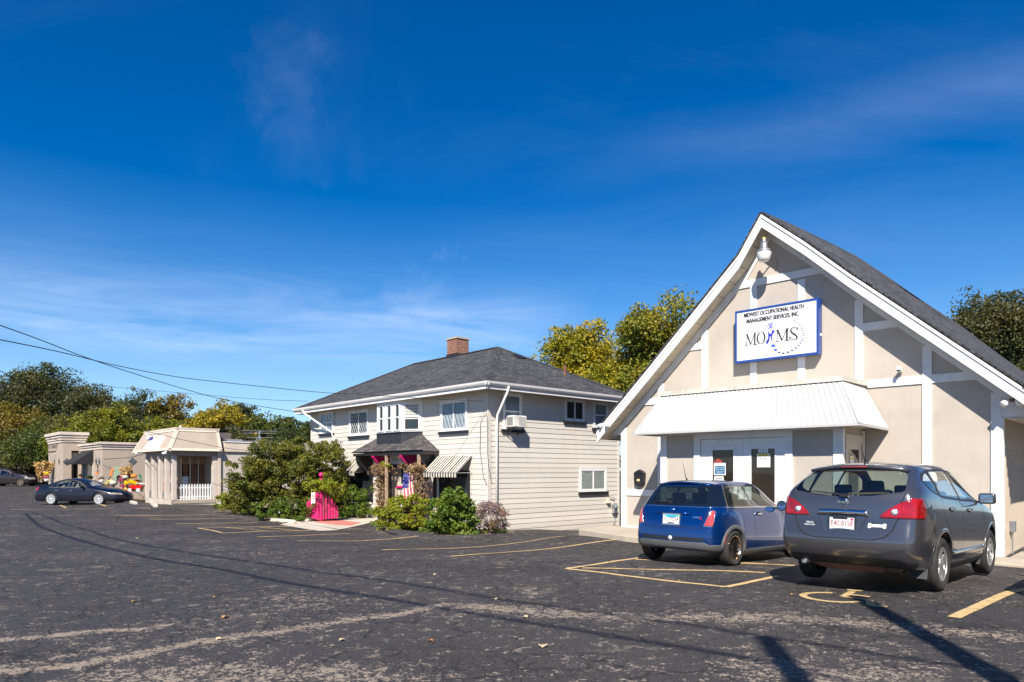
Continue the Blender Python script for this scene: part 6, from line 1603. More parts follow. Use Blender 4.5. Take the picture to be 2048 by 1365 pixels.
def seats(root, xs, mat, zs=.55, hh=.62, headz=1.12, ys=(.36, -.36), lean=.18):
    for x in xs:
        for y in ys:
            mb = MB(); mb.obox((x+.25, y, zs), (.26, 0, 0), (0, .25, 0), (0, 0, .08)); mb.obox((x-.02, y, zs+hh/2), (.07, 0, 0), (0, .24, 0), (-lean*.5, 0, hh/2)); mb.obox((x-lean*.55-.02, y, headz+.02), (.05, 0, 0), (0, .13, 0), (-.02, 0, .09))
            bevel(mb.build('seat', mat, root), .04, 3)
def mirror(root, x, z, y, paintm, glassm, s=1., round_=False):
    for sd in (1, -1):
        mb = MB()
        if round_:
            mb.smooth = True; prof = [(0, .09), (.055, .085), (.085, .05), (.095, 0), (.085, -.02)]
            mb.lathe([(r*s, h*s) for r, h in prof], (x, sd*(y+.13), z), 'x', 18); h_ = mb.build('mirror', paintm, root)
            g = MB(); g.lathe([(0, -.012*s), (.08*s, -.012*s)], (x, sd*(y+.13), z), 'x', 18); g.build('mirror_glass', glassm, h_)
        else:
            mb.obox((x+.02, sd*(y+.12), z), (.06*s, 0, 0), (0, .115*s, 0), (0, 0, .085*s)); h_ = mb.build('mirror', paintm, root); bevel(h_, .035, 4)
            for p in h_.data.polygons: p.use_smooth = True
            g = MB(); g.obox((x-.044*s, sd*(y+.12), z), (.002, 0, 0), (0, .085*s, 0), (0, 0, .06*s)); g.build('mirror_glass', glassm, h_)
        st_ = MB(); st_.beam((x+.02, sd*(y-.03), z-.06), (x+.02, sd*(y+.09), z-.03), .05, .03); st_.build('mirror_stalk', M_TRIM, h_)

# ---------------------------------------------------------------- grey crossover
def build_crossover(root, P, col, detail=True):
    bm = car_shell(P, 3)
    W = width_of(bm); RX = rear_of(bm)
    side = lambda f, c: abs(f.normal.y) > .35 and abs(c.y) > .3
    rear = lambda f, c: f.normal.x < -.22 and c.x < .6
    frontf = lambda f, c: f.normal.x > .12 and c.x > 1.2
    # glass: black surround first, panes inside it
    sideg = round_poly([(-.38, 1.31), (.02, 1.215), (1.0, 1.165), (2.16, 1.135), (2.22, 1.17), (1.66, 1.50), (1.34, 1.595), (.70, 1.615), (.05, 1.595), (-.28, 1.545), (-.50, 1.44)], .07, 3)
    cut(bm, 'y', sideg, side, 9)
    for q in ([(-.34, 1.335), (-.06, 1.27), (-.10, 1.545), (-.25, 1.51), (-.43, 1.43)], [(.0, 1.255), (.87, 1.205), (.85, 1.585), (.06, 1.565)], [(.94, 1.20), (2.05, 1.168), (1.62, 1.47), (1.32, 1.56), (.92, 1.585)]): cut(bm, 'y', round_poly(q, .05, 3), side, 1, only=(9,))
    cut(bm, 'x', round_poly([(-.70, 1.30), (-.32, 1.235), (.32, 1.235), (.70, 1.30), (.64, 1.50), (.55, 1.56), (-.55, 1.56), (-.64, 1.50)], .06, 4), rear, 2)
    cut(bm, 'z', round_poly([(1.42, -.54), (1.42, .54), (2.33, .66), (2.36, -.66)], .06, 3) if False else [(1.36, -.53), (1.36, .53), (2.30, .64), (2.30, -.64)], lambda f, c: c.z > 1.1 and f.normal.z > .2, 3)
    # tail lamps wrap the corner: rear part and side part
    for s in (1, -1):
        cut(bm, 'x', round_poly([(s*.44, .965), (s*.95, .965), (s*.95, 1.215), (s*.80, 1.21), (s*.66, 1.16), (s*.54, 1.08), (s*.45, 1.0)], .03, 3), rear, 4)
    cut(bm, 'y', round_poly([(-1.1, .965), (-.72, .965), (-.68, 1.08), (-.74, 1.18), (-.86, 1.215), (-1.1, 1.22)], .04, 3), lambda f, c: abs(c.y) > .55 and c.x < -.5 and f.normal.x > -.72, 4)
    # seams
    sm = lambda pts: seams(bm, 'y', pts, .010, side, 5)
    sm([(.90, 1.17), (.92, .85), (.93, .40)]); sm([(.0, 1.22), (.05, .98), (.42, .66), (.50, .44)]); sm([(2.12, 1.14), (2.14, .80), (2.12, .40)]); sm([(.50, .40), (2.12, .40)])
    rs = lambda pts, w_=.012: seams(bm, 'x', pts, w_, rear, 5)
    rs([(-.64, .965), (-.58, .80), (-.50, .72), (-.36, .685), (.36, .685), (.50, .72), (.58, .80), (.64, .965)], .016); rs([(-.66, 1.16), (-.71, 1.30)]); rs([(.66, 1.16), (.71, 1.30)])
    seams(bm, 'x', [(-.9, .655), (.9, .655)], .005, rear, 5)
    fd = [(-.50, .78), (-.32, .78), (-.30, .94), (-.48, .95), (-.52, .86), (-.50, .78)]; seams(bm, 'y', [(x+.02, z+.10) for x, z in fd], .007, lambda f, c: side(f, c) and c.y < 0, 5)
    # dark lower valance
    cut(bm, 'x', [(-1, .20), (1, .20), (1, .40), (.74, .42), (.66, .455), (-.66, .455), (-.74, .42), (-1, .40)], rear, 6, only=(0, 5))
    cut(bm, 'y', [(.3, .18), (2.4, .18), (2.4, .33), (.3, .33)], side, 6, only=(0, 5))
    arch_cut(bm, 0, .425, .36); arch_cut(bm, P['wb'], .425, .36)
    cut(bm, 'z', [(-2, -2), (5, -2), (5, 2), (-2, 2)], lambda f, c: f.normal.z < -.9 and c.z < .4, 7)
    bm.verts.index_update()
    explode_l = 1
    made = split_mats(bm, root, {0: ('body', ''), 9: ('window_surround', ''), 1: ('side_window', 'each'), 2: ('rear_window', ''), 3: ('windscreen', ''), 4: ('tail_light', 'each'), 5: ('panel_gap', ''), 6: ('lower_valance', 'each'), 7: ('underside', '')},
               {0: col, 9: M_TRIM, 1: M_CARGC, 2: M_CARGL, 3: M_CARGC, 4: M_TAILR, 5: M_SEAM, 6: M_TRIM, 7: M_SEAM}, {4: .012, 1: -.006, 2: -.004, 5: -.008})
    bm.free()
    for x in (0, P['wb']): wheel_well(root, x, .44, .36)
    arch_trim(root, 0, .425, .36, W, .04, .008, col); arch_trim(root, P['wb'], .425, .36, W, .04, .008, col)
    return W, RX, made
PX = dict(wb=2.69, stations=[-.98, -.85, -.55, -.2, .35, .95, 1.42, 1.85, 2.34, 2.55, 2.95, 3.30, 3.50, 3.66], zlow=.46,
          lv=[('low', [(-1, .34), (-.5, .29), (.4, .23), (2.3, .23), (3.66, .27)], .90), ('low', [(-1, .47), (-.5, .43), (.4, .33), (2.3, .33), (3.66, .38)], .965), ('mid', .22, 1.0), ('mid', .52, 1.0), ('mid', .84, .985), ('belt', 1, .96), ('up', .30, .22), ('up', .72, .60), ('up', .93, .86), ('up', 1., 1.0)],
          beltw=.96, belt=[(-1, 1.28), (-.5, 1.265), (.3, 1.20), (1.2, 1.155), (2.1, 1.12), (2.6, 1.06), (3.6, .84)],
          top=[(-1, 1.57), (-.6, 1.615), (-.2, 1.645), (.5, 1.67), (1.0, 1.665), (1.45, 1.61), (1.85, 1.42), (2.34, 1.17), (2.6, 1.11), (3.1, 1.04), (3.5, .92), (3.66, .84)],
          wtop=[(-1, .56), (-.4, .60), (1., .60), (1.45, .60), (2.34, .70), (2.8, .72), (3.66, .60)], plan=[(-1., .85), (-.6, .89), (0, .905), (2.7, .905), (3.2, .87), (3.66, .75)],
          rear=[-.88, -.99, -1.055, -.965, -.94, -.90, -.83, -.67, -.56, -.52], front=[3.50, 3.62, 3.68, 3.68, 3.64, 3.60, 3.58, 3.56, 3.54, 3.52], crown=[(-1, .045), (1.4, .05), (2.3, .05), (3.6, .03)], bulr=.085, bulf=.2)
pR = G(1876, 1184.5); pL = G(1623, 1157.8); ax_ = (pR+pL)/2
hd = radians(44.5)      # heading measured from +x (forward right)
su = thing('parked_crossover', 'dark grey crossover with red tail lights parked nose-in beside the blue hatchback', 'car', (ax_.x, ax_.y, 0), hd)
# the lot falls away slightly: pitch the car onto its wheels
su.location.z = 0.0
fwd = Vector((cos(hd), sin(hd), 0)); su.rotation_euler = (0, math.asin((gz(*(ax_)[:2])-gz(*(ax_+fwd*2.69)[:2]))/2.69), hd)
M_GREYP = paint('grey_metallic_paint', (.118, .118, .126), .3, .72, .21, .7)
Wc, RXc, mk_ = build_crossover(su, PX, M_GREYP)
wheels(su, 2.69, 1.57, .351, .225, dict(n=5, w0=.045, w1=.075, rim=.64, hub=.07, dish=.6, ring=True), M_ALLOY)
seats(su, [1.40], M_INTER, .72, .58, 1.34); mb = MB(); mb.obox((.15, 0, .95), (.08, 0, 0), (0, .62, 0), (-.06, 0, .26)); bevel(mb.build('rear_bench', M_INTER, su), .04, 2)
for y in (-.4, .4): mb = MB(); mb.obox((.06, y, 1.30), (.04, 0, 0), (0, .12, 0), (0, 0, .08)); bevel(mb.build('headrest', M_INTER, su), .03, 2)
mb = MB(); mb.obox((2.18, 0, 1.02), (.22, 0, 0), (0, .70, 0), (0, 0, .09)); mb.box(-.7, 2.4, -.78, .78, .40, .46); mb.box(-.75, -.05, -.7, .7, 1.10, 1.12); mb.build('dashboard_and_floor', M_INTER, su)
mb = MB(); mb.lathe([(.18, 0), (.195, .012), (.18, .024)], (1.86, .38, 1.12), 'x', 20); mb.build('steering_wheel', M_INTER, su)
mb = MB(); mb.obox((-.45, -.12, 1.265), (.12, 0, 0), (0, .22, -.01), (0, 0, .012)); mb.build('papers', plain('brown_card', (.45, .26, .12), .8), su)
# rear spoiler, wiper, chrome bar, badges, exhaust, mudflaps, handles, antenna
mb = MB(); mb.smooth = True
mb.grid(lambda u, v: (-.50-.16*v+.10*(2*u-1)**2*v+.02, (2*u-1)*(.64-.02*v), 1.665-.02*v-.060*(2*u-1)**2), 14, 4)
sp_ = mb.build('roof_spoiler', M_GREYP, su); s_ = sp_.modifiers.new('t', 'SOLIDIFY'); s_.thickness = .045
mb = MB(); mb.box(-.655, -.645, -.16, .16, 1.612, 1.627); mb.build('brake_light', M_TAILR, su)
def on_rear(y, z, off=.006): return Vector((RXc(y, z)-off, y, z))
mb = MB(); pts = [on_rear(.02, 1.245, .02), on_rear(.12, 1.26, .03), on_rear(.48, 1.29, .02)]; mb.tube(pts, [.014, .010, .006], 6); mb.obox(on_rear(.0, 1.24, .02), (.02, 0, 0), (0, .05, 0), (0, 0, .02)); mb.build('rear_wiper', M_TRIM, su)
mb = MB(); mb.smooth = True
mb.grid(lambda u, v: (RXc((2*u-1)*.30, 1.02)-.012-.028*sin(pi*v)-.004, (2*u-1)*.31, 1.055-.075*v+.006*(1-(2*u-1)**2)), 16, 6); cb = mb.build('chrome_bar', M_CHROME, su); s_ = cb.modifiers.new('t', 'SOLIDIFY'); s_.thickness = .01
# number recess and plate
mb = MB(); xr = RXc(0, .87)
rec = [(.31, .985), (-.31, .985), (-.215, .765), (.215, .765)]; ri = [(.25, .98), (-.25, .98), (-.19, .78), (.19, .78)]
P_o = [on_rear(y, z, .003) for y, z in rec]; P_i = [Vector((on_rear(0, z, -.012).x, y, z)) for y, z in ri]
for i in range(4): mb.quad(P_o[i], P_o[(i+1) % 4], P_i[(i+1) % 4], P_i[i])
mb.quad(*P_i); mb.build('plate_recess', M_GREYP, su, fixn=False)
M_PLW = plain('plate_white', (.68, .70, .72), .4, 0, .05, 20); M_PLR = plain('plate_red', (.30, .03, .03), .5)
p_, c_, r_, up, o_, rot = plate(su, xr-.012, .875, .305, .152, .02, 'E40 8158', M_PLR, M_PLW, M_TRIM)
mb = MB(); mb.obox(c_+up*.058+r_*.125+o_*.005, r_*.016, up*.012, o_*.001); mb.build('plate_sticker', plain('magenta', (.4, .01, .12), .5), p_)
mb = MB(); mb.obox(c_+up*.066+o_*.006-r_*.02, r_*.09, up*.010, o_*.001); mb.build('plate_header', M_TRIM, p_)
def rear_badge(root, RXf, y, z, ring_r, mat):
    c = Vector((RXf(y, z)-.012, y, z)); mb = MB()
    for r0, r1 in ((ring_r, ring_r*.80),):
        A = np.linspace(0, 2*pi, 29)
        for a, b_ in zip(A[:-1], A[1:]):
            f = lambda r, t, o: (c.x-o, c.y+r*cos(t), c.z+r*sin(t)*.92)
            mb.quad(f(r0, a, 0), f(r0, b_, 0), f(r1, b_, .006), f(r1, a, .006)); mb.quad(f(r0*1.06, a, -.01), f(r0*1.06, b_, -.01), f(r0, b_, 0), f(r0, a, 0))
    mb.box(c.x-.010, c.x+.0, c.y-ring_r*1.18, c.y+ring_r*1.18, c.z-.014, c.z+.014); return mb.build('rear_emblem', mat, root)
eb = rear_badge(su, RXc, 0, 1.148, .058, M_CHROME)
def rear_text(root, RXf, s, y, z, h_, w_, mat, name='badge', off=.010, tilt=.12, shear=0.):
    me = text_mesh(s, shear=shear, bold=.01); xs_ = [v.co.x for v in me.vertices]; k = w_/(max(xs_)-min(xs_)); up = Vector((sin(tilt), 0, cos(tilt))); o_ = Vector((-cos(tilt), 0, sin(tilt)))
    r_ = Vector((0, -1, 0)); dxdy = (RXf(y-.1, z)-RXf(y+.1, z))/.2; r_ = Vector((dxdy, -1, 0)).normalized() if True else r_
    rot = Matrix(((r_.x, up.x, o_.x), (r_.y, up.y, o_.y), (r_.z, up.z, o_.z))).to_4x4()
    m2 = MB(); m2.mesh(me, Matrix.Translation((RXf(y, z)-off, y, z)) @ rot @ Matrix.Diagonal((k, h_/.70, 1, 1))); return m2.build(name, mat, root, fixn=False)
rear_text(su, RXc, 'NISSAN', 0, 1.138, .020, .115, M_TRIM, 'emblem_lettering', .0245)
rear_text(su, RXc, 'GERALD', .42, .862, .022, .105, M_PLW, 'dealer_badge'); rear_text(su, RXc, 'NISSAN.COM', .42, .832, .020, .140, M_PLW, 'dealer_badge')
# bone sticker
bs = MB(); yb0, zb0_ = -.415, .865
def bonept(u, v): y = yb0-u; z = zb0_+v; return (RXc(y, z)-.005, y, z)
for cxx_, czz_ in ((-.085, .014), (-.085, -.014), (.085, .014), (.085, -.014)): bs.quad(*[bonept(cxx_+.020*cos(a), czz_+.017*sin(a)) for a in np.linspace(0, 2*pi, 13)[:-1]])
bs.quad(bonept(-.085, -.016), bonept(.085, -.016), bonept(.085, .016), bonept(-.085, .016)); st_ = bs.build('bone_sticker', M_PAPER, su, fixn=False)
rear_text(su, RXc, 'My Granddog', -.430, .859, .013, .10, M_INK, 'sticker_lettering', .0075, .1); rear_text(su, RXc, '\u2665', -.358, .859, .014, .016, M_REDP, 'sticker_heart', .0075, .1)
mb = MB(); mb.tube([(-.97, .52, .345), (-.80, .52, .345)], [.042, .042], 14, False); mb.tube([(-.95, .52, .345), (-.80, .52, .345)], .034, 12); mb.build('exhaust_tip', M_STEEL, su, True)
mb = MB(); mb.tube([(-.76, .50, .33), (-.72, .30, .33), (-.72, -.40, .33)], [.03, .085, .085], 12); mb.build('exhaust_silencer', M_RUST, su, True)
for x, s in ((-.44, -1), (2.24, 1), (2.24, -1)):
    if 1:
        mb = MB(); yo = (Wc(x, .60)-.07)*s; mb.hex8([(x-.02, yo-s*.20, .19), (x-.02, yo+s*.005, .19), (x+.10, yo+s*.005, .50), (x+.10, yo-s*.2, .50)], [(x-.04, yo-s*.20, .19), (x-.04, yo+s*.012, .19), (x+.08, yo+s*.012, .50), (x+.08, yo-s*.2, .50)]); mb.build('mudflap', M_FLAP, su)
for x, z in ((.38, 1.07), (1.30, 1.04)):
    for s in (1, -1):
        yo = Wc(x, z); mb = MB(); mb.obox((x, s*(yo+.022), z), (.09, 0, 0), (0, .012, 0), (0, 0, .016)); h_ = mb.build('door_handle', M_CHROME, su); bevel(h_, .008, 2); mb = MB(); mb.obox((x, s*(yo+.002), z-.006), (.075, 0, 0), (0, .004, 0), (0, 0, .028)); mb.build('handle_cup', M_SEAM, h_)
for s in (1, -1): mb = MB(); mb.obox((1.3, s*(Wc(1.3, .47)+.012), .475), (.86, 0, 0), (0, .010, 0), (0, 0, .022)); o2 = mb.build('door_moulding', M_GREYP, su); bevel(o2, .008, 2); mb = MB(); mb.obox((1.2, s*(Wc(1.3, .47)+.024), .477), (.70, 0, 0), (0, .003, 0), (0, 0, .006)); mb.build('chrome_strip', M_CHROME, o2)
mb = MB(); mb.tube([(-.20, 0, 1.70), (-.27, 0, 1.73), (-.40, 0, 1.90)], [.02, .010, .004], 6); mb.lathe([(.03, -.01), (.025, .03), (0, .035)], (-.20, 0, 1.69), n=12); mb.build('roof_antenna', M_TRIM, su, True)
mirror(su, 1.96, 1.20, .86, M_GREYP, M_CHROME, .95)
def reverse_lens(y, z, r):
    mb = MB(); c = Vector((RXc(y, z)-.012, y, z)); mb.smooth = True
    mb.lathe([(r*1.12, .006), (r*1.02, -.012), (r*.80, -.010)], tuple(c), 'x', 20); a = mb.build('lens_ring', M_CHROME, su)
    mb = MB(); mb.smooth = True; mb.lathe([(r*.82, -.008), (r*.5, -.020), (0, -.024)], tuple(c), 'x', 20); mb.build('reversing_light', M_LENSC, su)
reverse_lens(.60, 1.045, .040); reverse_lens(-.60, 1.045, .040)
rear_text(su, RXc, 'S', -.52, .60, .02, .02, M_CHROME, 'trim_badge') if False else None

# ---------------------------------------------------------------- small blue hatchback
PM = dict(wb=2.467, stations=[-.56, -.44, -.24, .05, .45, .85, 1.20, 1.52, 1.86, 2.02, 2.4, 2.75, 2.95, 3.07], zlow=.33,
          lv=[('low', [(-.6, .27), (-.2, .22), (.4, .16), (3.1, .17)], .93), ('low', [(-.6, .36), (-.2, .32), (.4, .25), (3.1, .27)], .99), ('mid', .30, 1.0), ('mid', .62, .985), ('mid', .88, .965), ('belt', 1, .935), ('up', .12, .10), ('up', .60, .50), ('up', .93, .86), ('up', 1., 1.0)],
          beltw=.935, belt=[(-1, .975), (.5, .965), (1.9, .965), (2.1, .95), (3.1, .72)],
          top=[(-.6, 1.355), (-.3, 1.385), (.2, 1.415), (.8, 1.42), (1.22, 1.39), (1.55, 1.22), (1.86, 1.03), (2.1, .985), (2.6, .88), (2.95, .76), (3.07, .70)],
          wtop=[(-.6, .545), (1.2, .565), (1.9, .64), (2.3, .66), (3.07, .52)], plan=[(-.56, .77), (-.25, .83), (0, .845), (2.47, .845), (2.8, .81), (3.07, .68)],
          rear=[-.56, -.60, -.60, -.575, -.53, -.48, -.46, -.345, -.25, -.22], front=[2.98, 3.06, 3.08, 3.06, 3.03, 3.0, 2.99, 2.98, 2.96, 2.95], crown=[(-1, .03), (1.2, .035), (2.0, .05), (3.1, .03)], bulr=.07, bulf=.16, rc=.11, rcy=.90)
mR = G(1462, 1131.3); mL = G(1305.7, 1117.2); axm = (mR+mL)/2
hm = radians(45.0)
mini = thing('parked_hatchback', 'small dark blue hatchback with bronze-lipped wheels parked before the clinic doors', 'car', (axm.x, axm.y, gz(axm.x, axm.y)), hm)
fwd = Vector((cos(hm), sin(hm), 0)); mini.rotation_euler = (0, math.asin((gz(*axm[:2])-gz(*(axm+fwd*2.467)[:2]))/2.467), hm)
M_BLUEP = paint('deep_blue_metallic_paint', (.001, .040, .185), .35, .62, .19, .15)
bm = car_shell(PM, 3); Wm = width_of(bm); RXm = rear_of(bm)
side = lambda f, c: abs(f.normal.y) > .3 and abs(c.y) > .3
rear = lambda f, c: f.normal.x < -.2 and c.x < .4
# wrap-round black glass band
cut(bm, 'y', [(-.75, .995), (1.80, .985), (1.82, 1.01), (1.22, 1.365), (.2, 1.365), (-.75, 1.33)], lambda f, c: abs(c.y) > .3 and abs(f.normal.y) > .15 and not (f.normal.x > .5), 9)
cut(bm, 'x', [(-.9, .995), (.9, .995), (.9, 1.33), (-.9, 1.33)], rear, 9)
for q in ([(-.16, 1.02), (.66, 1.015), (.62, 1.335), (.06, 1.33), (-.10, 1.24)], [(.72, 1.015), (1.70, 1.01), (1.19, 1.34), (.68, 1.34)]): cut(bm, 'y', round_poly(q, .05, 3), side, 1, only=(9,))
cut(bm, 'x', round_poly([(-.56, 1.02), (.56, 1.02), (.49, 1.305), (-.49, 1.305)], .07, 4), rear, 2, only=(9,))
cut(bm, 'z', [(1.20, -.50), (1.20, .50), (1.86, .60), (1.86, -.60)], lambda f, c: c.z > .9 and f.normal.z > .2, 3)
seams(bm, 'y', [(-.8, .985), (1.9, .976)], .016, lambda f, c: abs(c.y) > .3 and abs(f.normal.y) > .15, 8); seams(bm, 'x', [(-.9, .985), (.9, .985)], .016, rear, 8)
for s in (1, -1):
    TL = [(s*.575, .665), (s*.735, .665), (s*.730, .905), (s*.70, .945), (s*.660, .935)]
    cut(bm, 'x', round_poly(TL, .03, 3), lambda f, c: f.normal.x < -.12 and c.x < 0, 8); TLi = shrink(TL if s > 0 else TL[::-1], .014); cut(bm, 'x', round_poly(TLi, .025, 3), lambda f, c: f.normal.x < -.12 and c.x < 0, 4)
seams(bm, 'y', [(.70, .975), (.73, .60), (.72, .32)], .009, side, 5); seams(bm, 'y', [(1.82, .97), (1.86, .6), (1.84, .32)], .009, side, 5)
for s in (1, -1): seams(bm, 'x', [(s*.63, .985), (s*.60, .86), (s*.53, .64)], .010, rear, 5)
seams(bm, 'x', [(-.54, .635), (.54, .635)], .010, rear, 5)
cut(bm, 'x', [(-.60, .425), (.60, .425), (.58, .475), (-.58, .475)], rear, 6)
cut(bm, 'x', [(-.95, .1), (.95, .1), (.95, .37), (.68, .37), (.60, .405), (-.60, .405), (-.68, .37), (-.95, .37)], rear, 10, only=(0, 5))
cut(bm, 'y', [(-.8, .1), (3.2, .1), (3.2, .265), (-.8, .265)], side, 10, only=(0, 5))
arch_cut(bm, 0, .335, .30); arch_cut(bm, 2.467, .335, .30)
cut(bm, 'z', [(-2, -2), (5, -2), (5, 2), (-2, 2)], lambda f, c: f.normal.z < -.9 and c.z < .4, 7)
bm.verts.index_update()
split_mats(bm, mini, {0: ('body', ''), 9: ('window_surround', ''), 1: ('side_window', 'each'), 2: ('rear_window', ''), 3: ('windscreen', ''), 4: ('tail_light', 'each'), 5: ('panel_gap', ''), 6: ('bumper_grille', ''), 7: ('underside', ''), 8: ('chrome_trim', ''), 10: ('lower_cladding', '')},
           {0: M_BLUEP, 9: plain('glossy_black_pillar', (.006, .008, .012), .06, 0, .1, coat=1), 1: M_CARGL, 2: M_CARGD, 3: M_CARGC, 4: M_TAILP, 5: M_SEAM, 6: M_TRIM, 7: M_SEAM, 8: M_CHROME, 10: M_CLAD}, {4: .010, 1: -.004, 2: -.003, 8: .005, 10: .012, 5: -.006})
bm.free()
for x in (0, 2.467): wheel_well(mini, x, .35, .30, .82); arch_trim(mini, x, .335, .30, Wm, .060, .020, M_CLAD, 'wheel_arch_cladding', -10, 190)
wheels(mini, 2.467, 1.50, .302, .205, dict(n=15, w0=.010, w1=.010, rim=.70, hub=.05, dish=.12), M_ALLOYD, M_BRONZE)
seats(mini, [.25, .95], M_INTER, .50, .5, 1.10, (.32, -.32)); mb = MB(); mb.obox((1.82, 0, .82), (.2, 0, 0), (0, .62, 0), (0, 0, .08)); mb.box(-.4, 2.0, -.72, .72, .24, .28); mb.box(-.42, .2, -.62, .62, .70, .72); mb.build('dashboard_and_floor', M_INTER, mini)
def on_m(y, z, off=.006): return Vector((RXm(y, z)-off, y, z))
mb = MB(); mb.smooth = True
mb.grid(lambda u, v: (-.19-.14*v+.09*(2*u-1)**2*v, (2*u-1)*(.53-.02*v), 1.424-.022*v-.050*(2*u-1)**2), 14, 4); sp_ = mb.build('roof_spoiler', M_BLUEP, mini); s_ = sp_.modifiers.new('t', 'SOLIDIFY'); s_.thickness = .028
mb = MB(); mb.tube([on_m(.12, 1.05, .025), on_m(.32, 1.055, .03), on_m(.46, 1.05, .02)], [.013, .010, .005], 6); mb.build('rear_wiper', M_TRIM, mini)
rec = [(.31, .86), (-.31, .86), (-.27, .675), (.27, .675)]
mb = MB(); P_o = [on_m(y, z, .002) for y, z in rec]; P_i = [Vector((on_m(0, z, -.012).x, y*.86, z-.004 if z > .8 else z+.01)) for y, z in rec]
for i in range(4): mb.quad(P_o[i], P_o[(i+1) % 4], P_i[(i+1) % 4], P_i[i])
mb.quad(*P_i); mb.build('plate_recess', M_BLUEP, mini, fixn=False)
mb = MB(); mb.smooth = True; mb.tube([on_m(.32, .868, .008), on_m(.15, .873, .018), on_m(-.15, .873, .018), on_m(-.32, .868, .008)], .014, 8); mb.build('boot_handle', M_BLUEP, mini)
M_PL2 = plain('plate_white_2', (.62, .64, .62), .4, 0, .05, 20)
p_, c_, r_, up, o_, rot = plate(mini, RXm(0, .765)-.010, .765, .305, .152, .09, 'CG 70254', plain('plate_brown_red', (.25, .05, .03), .5), M_PL2, M_STEEL)
mb = MB(); mb.quad(*[tuple(c_+r_*a*.1525+up*b_*.076+o_*.0042) for a, b_ in ((-.97, .97), (.97, .97), (.35, .30), (-.35, .30), )]); mb.build('plate_sky_band', plain('plate_sky_blue', (.02, .36, .52), .4), p_, fixn=False)
mb = MB(); mb.obox(c_+up*.055+r_*.125+o_*.0055, r_*.018, up*.014, o_*.001); mb.build('plate_sticker', plain('sticker_green', (.02, .45, .22), .5), p_)
mb = MB(); mb.obox(c_-up*.062+o_*.006, r_*.06, up*.008, o_*.001); mb.build('plate_footer', M_TRIM, p_)
rear_text(mini, RXm, 'COOPER', -.445, .800, .026, .115, M_CHROME, 'model_badge', .009, .1, .2); rear_text(mini, RXm, 'S', -.525, .780, .045, .030, M_REDP, 'model_badge', .009, .1, .2)
mb = MB(); z0 = .930
def wing(sg): return [(0.0, .0), (.022, .016), (.075, .020), (.055, .004), (.030, -.010), (.010, -.022)]
for sg in (1, -1): mb.quad(*[tuple(on_m(sg*u, z0+v, .010)) for u, v in wing(sg)])
mb.quad(*[tuple(on_m(.016*cos(a), z0+.018*sin(a), .013)) for a in np.linspace(0, 2*pi, 13)[:-1]]); mb.build('wing_emblem', M_CHROME, mini, fixn=False)
mb = MB(); mb.smooth = True; mb.lathe([(.036, .004), (.032, -.010), (0, -.012)], tuple(on_m(0, .452, .004)), 'x', 16); fo = mb.build('fog_light', M_LENSC, mini)
for y in (.05, -.05): mb = MB(); mb.smooth = True; mb.tube([(-.63, y, .33), (-.50, y, .33)], .040, 14, False); mb.tube([(-.62, y, .33), (-.50, y, .33)], .034, 14); mb.build('exhaust_tip', M_ALLOYD, mini)
mb = MB(); mb.obox((-.31, -(Wm(-.31, .45)+.022), .46), (.016, .004, 0), (0, .004, 0), (.028, 0, .085)); mb.build('side_reflector', M_TAILR, mini)
for s in (1, -1):
    yo = Wm(.86, .86); mb = MB(); mb.obox((.88, s*(yo+.022), .86), (.085, 0, 0), (0, .012, 0), (0, 0, .016)); h_ = mb.build('door_handle', M_CHROME, mini); bevel(h_, .008, 2); mb = MB(); mb.quad(*[(.87+.055*cos(a), s*(yo+.004), .855+.045*sin(a)) for a in np.linspace(0, 2*pi, 17)[:-1]]); mb.build('handle_cup', M_SEAM, h_)
mb = MB(); mb.tube([(.02, .1, 1.44), (-.02, .1, 1.48), (-.13, .1, 1.75)], [.016, .007, .003], 6); mb.build('roof_antenna', M_TRIM, mini, True)
mirror(mini, 1.62, 1.00, .78, plain('mirror_dark', (.03, .035, .05), .15, .3, coat=1), M_CHROME, 1., True)

